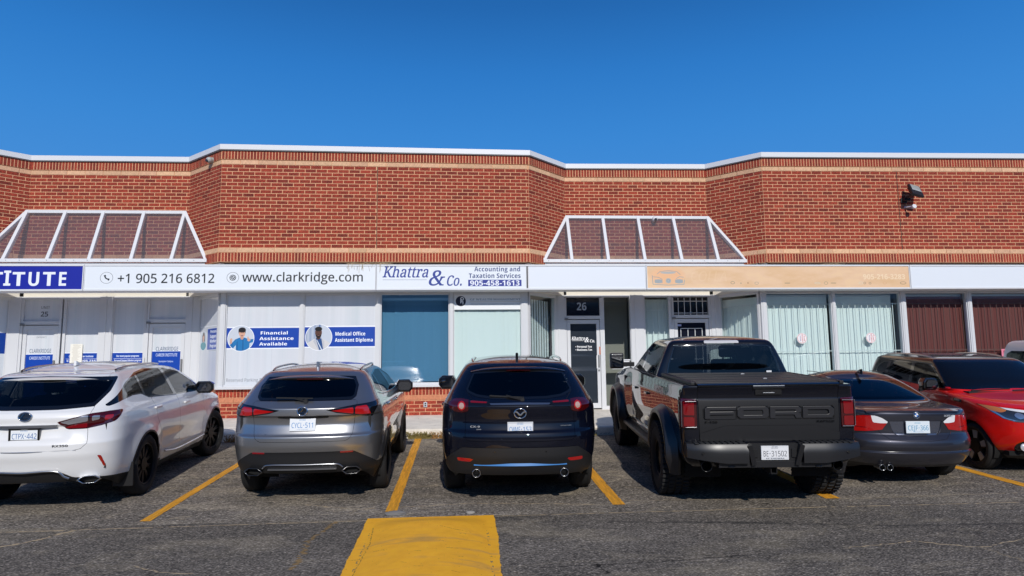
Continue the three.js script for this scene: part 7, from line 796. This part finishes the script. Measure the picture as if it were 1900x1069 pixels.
  // bumper
  { const prof = (x0, x1, s) => { const g = new THREE.BoxGeometry(x1 - x0, 0.20, 0.20, 14, 4, 4).translate((x0 + x1) / 2, 0, 0), p = g.attributes.position; for (let i = 0; i < p.count; i++) { const x = p.getX(i), t = clamp((x - 0.55) / 0.42), v = p.getY(i) / 0.2 + 0.5; let y = 0.590 + v * 0.205 + (1 - v) * 0.055 * t, z = 1.13 + p.getZ(i) - 0.10 * t * t - (v > 0.7 ? 0.03 * (v - 0.7) / 0.3 : 0); p.setXYZ(i, s * x, y, z); } g.computeVertexNormals(); return toCreasedNormals(g, 0.5); };
    const b = c.mesh('bumper', [prof(0.30, 0.96, 1), prof(0.30, 0.96, -1), span(-0.27, 0.27, 0.565, 0.79, 1.06, 1.16), span(-0.62, 0.62, 0.535, 0.60, 0.95, 1.17), bar([-0.29, 0.79, 1.19], [-0.24, 0.57, 1.16], 0.05, 0.09, [0, 0, 1]), bar([0.29, 0.79, 1.19], [0.24, 0.57, 1.16], 0.05, 0.09, [0, 0, 1])], satinBlack); for (const s of [1, -1]) { const l = []; for (let i = 0; i < 9; i++) l.push(rbox(0.045, 0.012, 0.13, 0.003, s * (0.36 + i * 0.062), 0.800, 1.10)); c.mesh('step_pad', l, rubber, b); c.mesh('tow_hook', [new THREE.TorusGeometry(0.035, 0.012, 8, 20).rotateX(Math.PI / 2).translate(s * 0.48, 0.545, 1.15), rbox(0.06, 0.04, 0.12, 0.01, s * 0.48, 0.545, 1.05)], gloss, b); c.mesh('parking_sensor', new THREE.CylinderGeometry(0.014, 0.014, 0.01, 14).rotateX(Math.PI / 2).translate(s * 0.80, 0.70, 1.205), gloss, b); c.mesh('step_recess', rbox(0.06, 0.10, 0.02, 0.01, s * 0.215, 0.69, 1.165), seamMat, b); } }
  plate(c, 0.695, 1.172, 0.0, plateTex(['BE', '31502', 0.27], '#4a4c50', '#e8e9ea', '#dfe1e2', 'ST.THOMAS'));
  for (const [x, z] of [[-0.72, 1.08], [0.72, 1.08]]) { const e = exhaust(c, x, 0.535, z, 0.058, 0.058, P([0.03, 0.03, 0.032], 0.2, { metalness: 0.7 }), 0.22); e.rotation.y = x > 0 ? 0.12 : -0.12; }
  c.mesh('tow_hitch', [span(-0.035, -0.028, 0.455, 0.53, 0.9, 1.13), span(0.028, 0.035, 0.455, 0.53, 0.9, 1.13), span(-0.035, 0.035, 0.525, 0.532, 0.9, 1.13), span(-0.035, 0.035, 0.453, 0.46, 0.9, 1.13)], trimBlack); c.mesh('rear_axle', [new THREE.CylinderGeometry(0.06, 0.06, 1.7, 16).rotateZ(Math.PI / 2).translate(0, 0.44, 0), new THREE.SphereGeometry(0.17, 20, 14).translate(0, 0.43, 0)], underMat); c.mesh('spare_wheel', new THREE.CylinderGeometry(0.38, 0.38, 0.22, 36).translate(0, 0.66, 0.42), underMat);
  c.mesh('window_sticker', box(0.07, 0.03, 0.004, 0.62, 1.475, -0.668), whiteMetal);
  // load cover
  { const zs = [-0.66, -0.24, 0.18, 0.60, 1.005]; for (let i = 0; i + 1 < zs.length; i++) { const p = c.mesh('tonneau_panel', [rbox(1.62, 0.028, zs[i + 1] - zs[i] - 0.012, 0.006, 0, 1.453, (zs[i] + zs[i + 1]) / 2), ...[0.25, 0.5, 0.75].map((t) => rbox(1.60, 0.008, 0.03, 0.003, 0, 1.469, zs[i] + (zs[i + 1] - zs[i]) * t))], M([0.018, 0.018, 0.020], 0.34)); if (i % 2) c.mesh('cover_clip', [rbox(0.05, 0.02, 0.03, 0.005, 0.1, 1.476, zs[i] + 0.05)], satin, p); } for (const s of [1, -1]) c.mesh('cover_rail', rbox(0.05, 0.04, 1.68, 0.01, s * 0.845, 1.452, 0.17), trimBlack); c.mesh('tailgate_cap', wing([[0.93, 1.44], [0.96, 1.455], [1.035, 1.452], [1.062, 1.438], [1.055, 1.42], [0.98, 1.425]], 0.80, 0.0, 0.0, 8), gloss); }
  lettering(c, 'side_decal', 'RAPTOR', -1.0, 1.285, -0.20, 0.62, 0.15, '#8f9298', 0, -Math.PI / 2, 'bold');
  underbody(c, { w: 0.80, y: 0.52, zf: -4.3, zr: 0.95, wb: 3.70, R: 0.55, cy: 0.50 });
  c.finish(); const lowBody = c.body; c.seams = [];
  // cab
  c.shape({ nr: 6, nf: 3, taper: 0.006, bow: 0.02, mid: -1.8, rows: [[1.40, -0.66, 0.935, -3.25, 0.16, 0.5], [1.435, -0.67, 0.92, -3.12, 0.16, 0.5], [1.47, -0.68, 0.905, -3.0, 0.16, 0.45], [1.62, -0.70, 0.845, -2.72, 0.16, 0.42], [1.78, -0.73, 0.775, -2.42, 0.16, 0.4], [1.855, -0.747, 0.735, -2.27, 0.16, 0.4], [1.89, -0.765, 0.705, -2.18, 0.16, 0.4], [1.915, -0.81, 0.66, -2.06, 0.16, 0.38]], cap: { y: 1.97, z: -1.45 } });
  const rw = onRear([[-0.1, 1.455], [0.79, 1.445], [0.755, 1.60], [0.665, 1.845], [-0.1, 1.862]], -0.95, 0.006), g0 = c.cut(rw, 0.004); { const [core, rim] = split(g0, (...q) => rw(...q) + 0.022), sl = onRear([[-0.1, 1.515], [0.16, 1.515], [0.18, 1.54], [0.18, 1.765], [0.16, 1.79], [-0.1, 1.79]], -1); c.add('window_surround', rim, gloss); const [mid0, oth] = split(core, (...q) => sl(...q) - 0.012), [mid, fr] = split(mid0, sl); c.add('rear_window', oth, P([0.11, 0.115, 0.13], 0.012, { transmission: 1, thickness: 0 }), -0.002); c.add('slider_frame', fr, gloss, 0.004); c.add('sliding_window', mid, P([0.34, 0.38, 0.37], 0.012, { transmission: 1, thickness: 0 }), 0.0); }
  c.add('high_brake_light', c.cut(onRear([[-0.1, 1.872], [0.24, 1.872], [0.24, 1.908], [-0.1, 1.908]], -1.1)), P([0.62, 0.60, 0.60], 0.15, { clearcoat: 1 }), 0.006);
  glasshouse(c, [[-0.98, 1.47], [-0.98, 1.80], [-1.05, 1.835], [-2.12, 1.835], [-2.28, 1.76], [-2.86, 1.46], [-2.2, 1.44], [-1.9, 1.455]], [[-1.98, -1.86, 0]], [tintGlass, midGlass]);
  const wsf = (x, y, z, u, nx, ny, nz) => Math.max(sdPoly([[-0.1, 1.47], [0.76, 1.47], [0.62, 1.85], [-0.1, 1.87]])(Math.abs(x), y), z + 2.0); c.add('windscreen', c.cut((...q) => Math.max(wsf(...q), q[6] > -0.3 ? 1 : -1)), P([0.62, 0.72, 0.70], 0.25, { transmission: 1, thickness: 0, specularIntensity: 0.3 }), -0.002);
  c.seams.length && c.add('cab_shut_line', c.seams.reduce((a, s) => { const r = new Float32Array(a.length + s.length); r.set(a); r.set(s, a.length); return r; }, new Float32Array(0)), seamMat, -0.008); c.seams = [];
  c.add('cab', c.S, c.paint);
  for (const s of [1, -1]) { const m = c.mesh('mirror', [rbox(0.23, 0.26, 0.12, 0.03, s * 1.22, 1.56, -2.62), bar([s * 0.93, 1.50, -2.62], [s * 1.16, 1.50, -2.62], 0.08, 0.07)], satinBlack); c.mesh('mirror_glass', rbox(0.19, 0.21, 0.01, 0.004, s * 1.22, 1.56, -2.557), M([0.22, 0.23, 0.25], 0.03, { metalness: 1 }), m); }
  c.mesh('cabin', [span(-0.85, 0.85, 1.0, 1.38, -2.8, -0.85), span(-0.8, 0.8, 1.3, 1.47, -3.0, -2.45)], cabinMat); seats(c, [[-0.42, 1.27, -1.15], [0.42, 1.27, -1.15], [-0.42, 1.29, -1.95], [0.42, 1.29, -1.95]]); { const w = c.mesh('steering_wheel', new THREE.TorusGeometry(0.19, 0.017, 10, 40), cabinMat); w.position.set(-0.42, 1.46, -2.35); w.rotation.x = -0.4; }
  for (const s of [1, -1]) c.mesh('fender_vent', rbox(0.02, 0.16, 0.10, 0.006, s * 1.035, 1.22, -2.95), trimBlack);
}
// ---- van at the edge of the picture
{
  const c = new Car('parked_van', 'silver van with dark side glass at the far right edge behind the red car', 'van', paintOf([0.60, 0.61, 0.63], { metalness: 0.2, roughness: 0.35 }), { x: 11.22, z: 3.75, yaw: Math.PI });
  c.shape({ nr: 5, nf: 3, taper: 0.012, bow: 0.03, mid: -1.4, rows: [[0.24, 0.74, 0.82, -3.5, 0.2, 0.6], [0.40, 0.82, 0.90, -3.75, 0.22, 0.7], [0.70, 0.86, 0.93, -3.8, 0.22, 0.8], [0.95, 0.86, 0.935, -3.6, 0.22, 0.8], [1.08, 0.85, 0.925, -3.0, 0.22, 0.7], [1.16, 0.84, 0.91, -2.6, 0.22, 0.6], [1.42, 0.81, 0.875, -2.1, 0.2, 0.45], [1.70, 0.77, 0.82, -1.65, 0.2, 0.4], [1.77, 0.73, 0.79, -1.5, 0.2, 0.4], [1.805, 0.66, 0.74, -1.36, 0.2, 0.4]], cap: { y: 1.855, z: -0.4 } });
  wheelCut(c, 3.0, 0.36, 0.385, 0.5, 0); glasshouse(c, [[0.62, 1.20], [0.60, 1.56], [0.50, 1.61], [-1.3, 1.62], [-1.6, 1.56], [-2.3, 1.18]], [[-0.10, 0.0, 0], [-1.1, -1.0, 0]], [tintGlass, tintGlass, midGlass]); const rg = onRear([[-0.1, 1.2], [0.74, 1.2], [0.68, 1.6], [-0.1, 1.62]], 0.4, 0.01); c.add('rear_window', c.cut(rg), tintGlass); doors(c, [[[-0.05, 1.17], [-0.1, 0.9], [-0.5, 0.5], [-0.55, 0.32], [-1.1, 0.32], [-1.04, 1.17]], [[-1.08, 1.17], [-1.13, 0.32], [-2.3, 0.32], [-2.2, 1.15]]]);
  c.add('tail_lamp', c.cut(onWrap([[0.70, 0.95], [0.98, 0.95], [0.98, 1.15], [0.74, 1.15]], 0.003)), lampRed, 0.004); c.add('headlight', c.cut((x, y, z) => Math.max(sdPoly([[0.9, 0.95], [0.5, 0.90], [0.5, 0.78], [0.8, 0.78]])(Math.abs(x), y), z + 2.6)), lampClear, 0.004);
  c.add('windscreen', c.cut((x, y, z, u, nx, ny, nz) => Math.max(sdPoly([[-0.1, 1.17], [0.78, 1.17], [0.66, 1.6], [-0.1, 1.64]])(Math.abs(x), y), z + 1.2, nz > -0.3 ? 1 : -1)), midGlass, -0.002);
  for (const s of [1, -1]) { mirror(c, s * 0.92, 1.2, -2.0, gloss).rotation.y += Math.PI; handle(c, s * 0.93, 1.0, -0.2, c.paint); for (const z of [0, -3.0]) wheel(c, s * 0.91, z, 0.36, 0.225, 0.23, { n: 7, wi: 0.025, wo: 0.03, mat: 'silver' }); }
  underbody(c, { w: 0.80, y: 0.2, zf: -3.4, zr: 0.6, wb: 3.0, R: 0.39, cy: 0.38 }); c.mesh('cabin', [span(-0.8, 0.8, 0.5, 1.05, -2.2, 0.7)], cabinMat); c.finish();
}
// ---------------------------------------------------------------- across the car park, behind the camera: what glass and paint mirror; building added, also blocks low sky glow
{
  const b = thing('added_building', 'long grey building added unseen behind the viewer to block low sky light and darken reflections', 'building', [0, LOT(60), 52]);
  const wm = M([0.16, 0.15, 0.14], 0.9), gm = P([0.03, 0.04, 0.05], 0.05);
  part('wall', span(-70, 70, 0, 8.6, 0, 18), wm, b); part('roof_edge', span(-70.1, 70.1, 8.6, 9.0, -0.1, 18.1), M([0.45, 0.45, 0.45], 0.6), b);
  for (let x = -64; x < 66; x += 9) { const w = part('window', span(x, x + 4.6, 0.9, 3.0, -0.06, 0.05), gm, b); part('frame', [span(x - 0.1, x + 4.7, 3.0, 3.12, -0.1, 0.02), span(x + 2.25, x + 2.35, 0.9, 3.0, -0.09, 0.02), span(x - 0.1, x + 4.7, 0.78, 0.9, -0.1, 0.02)], frameMat, w); part('door', span(x + 5.8, x + 7.0, 0, 2.3, -0.05, 0.05), gm, b); }
  const c = new Car('parked_van', 'white van parked across the car park behind the viewer', 'van', paintOf([0.75, 0.75, 0.75]), { x: -3.0, z: 27, yaw: Math.PI });
  c.root.rotation.set(0, 0, 0); c.root.position.y = LOT(30);
  c.shape({ nr: 6, nf: 4, taper: 0.01, bow: 0.03, mid: -1.6, step: 0.04, ns: 40, rows: [[0.3, 0.9, 0.84, -3.6, 0.2, 0.4], [0.5, 1.0, 0.96, -3.9, 0.2, 0.5], [1.0, 1.02, 0.98, -3.8, 0.2, 0.5], [1.25, 1.0, 0.96, -3.0, 0.2, 0.4], [1.7, 0.95, 0.9, -2.4, 0.2, 0.3], [1.9, 0.9, 0.84, -2.1, 0.2, 0.3]], cap: { y: 2.0, z: -0.6 } });
  wheelCut(c, 3.0, 0.36, 0.385, 0.5, 0); c.add('windscreen', c.cut((x, y, z, u, nx, ny, nz) => Math.max(sdPoly([[-0.1, 1.28], [0.84, 1.28], [0.76, 1.78], [-0.1, 1.82]])(Math.abs(x), y), z + 1.2, nz > -0.3 ? 1 : -1)), darkGlass); const rg = onRear([[-0.1, 1.2], [0.78, 1.2], [0.74, 1.75], [-0.1, 1.77]], 0.4, 0.01); c.add('rear_window', c.cut(rg), darkGlass);
  glasshouse(c, [[0.7, 1.3], [0.66, 1.74], [-1.9, 1.76], [-2.6, 1.28]], [[-1.3, -1.2, 0]], darkGlass); for (const s of [1, -1]) for (const z of [0, -3.0]) wheel(c, s * 0.94, z, 0.36, 0.225, 0.23, { n: 7, wi: 0.025, wo: 0.03, mat: 'silver' }); underbody(c, { w: 0.80, y: 0.2, zf: -3.4, zr: 0.6, wb: 3.0, R: 0.39, cy: 0.38 }); c.finish();
}
renderer.render(scene, camera);
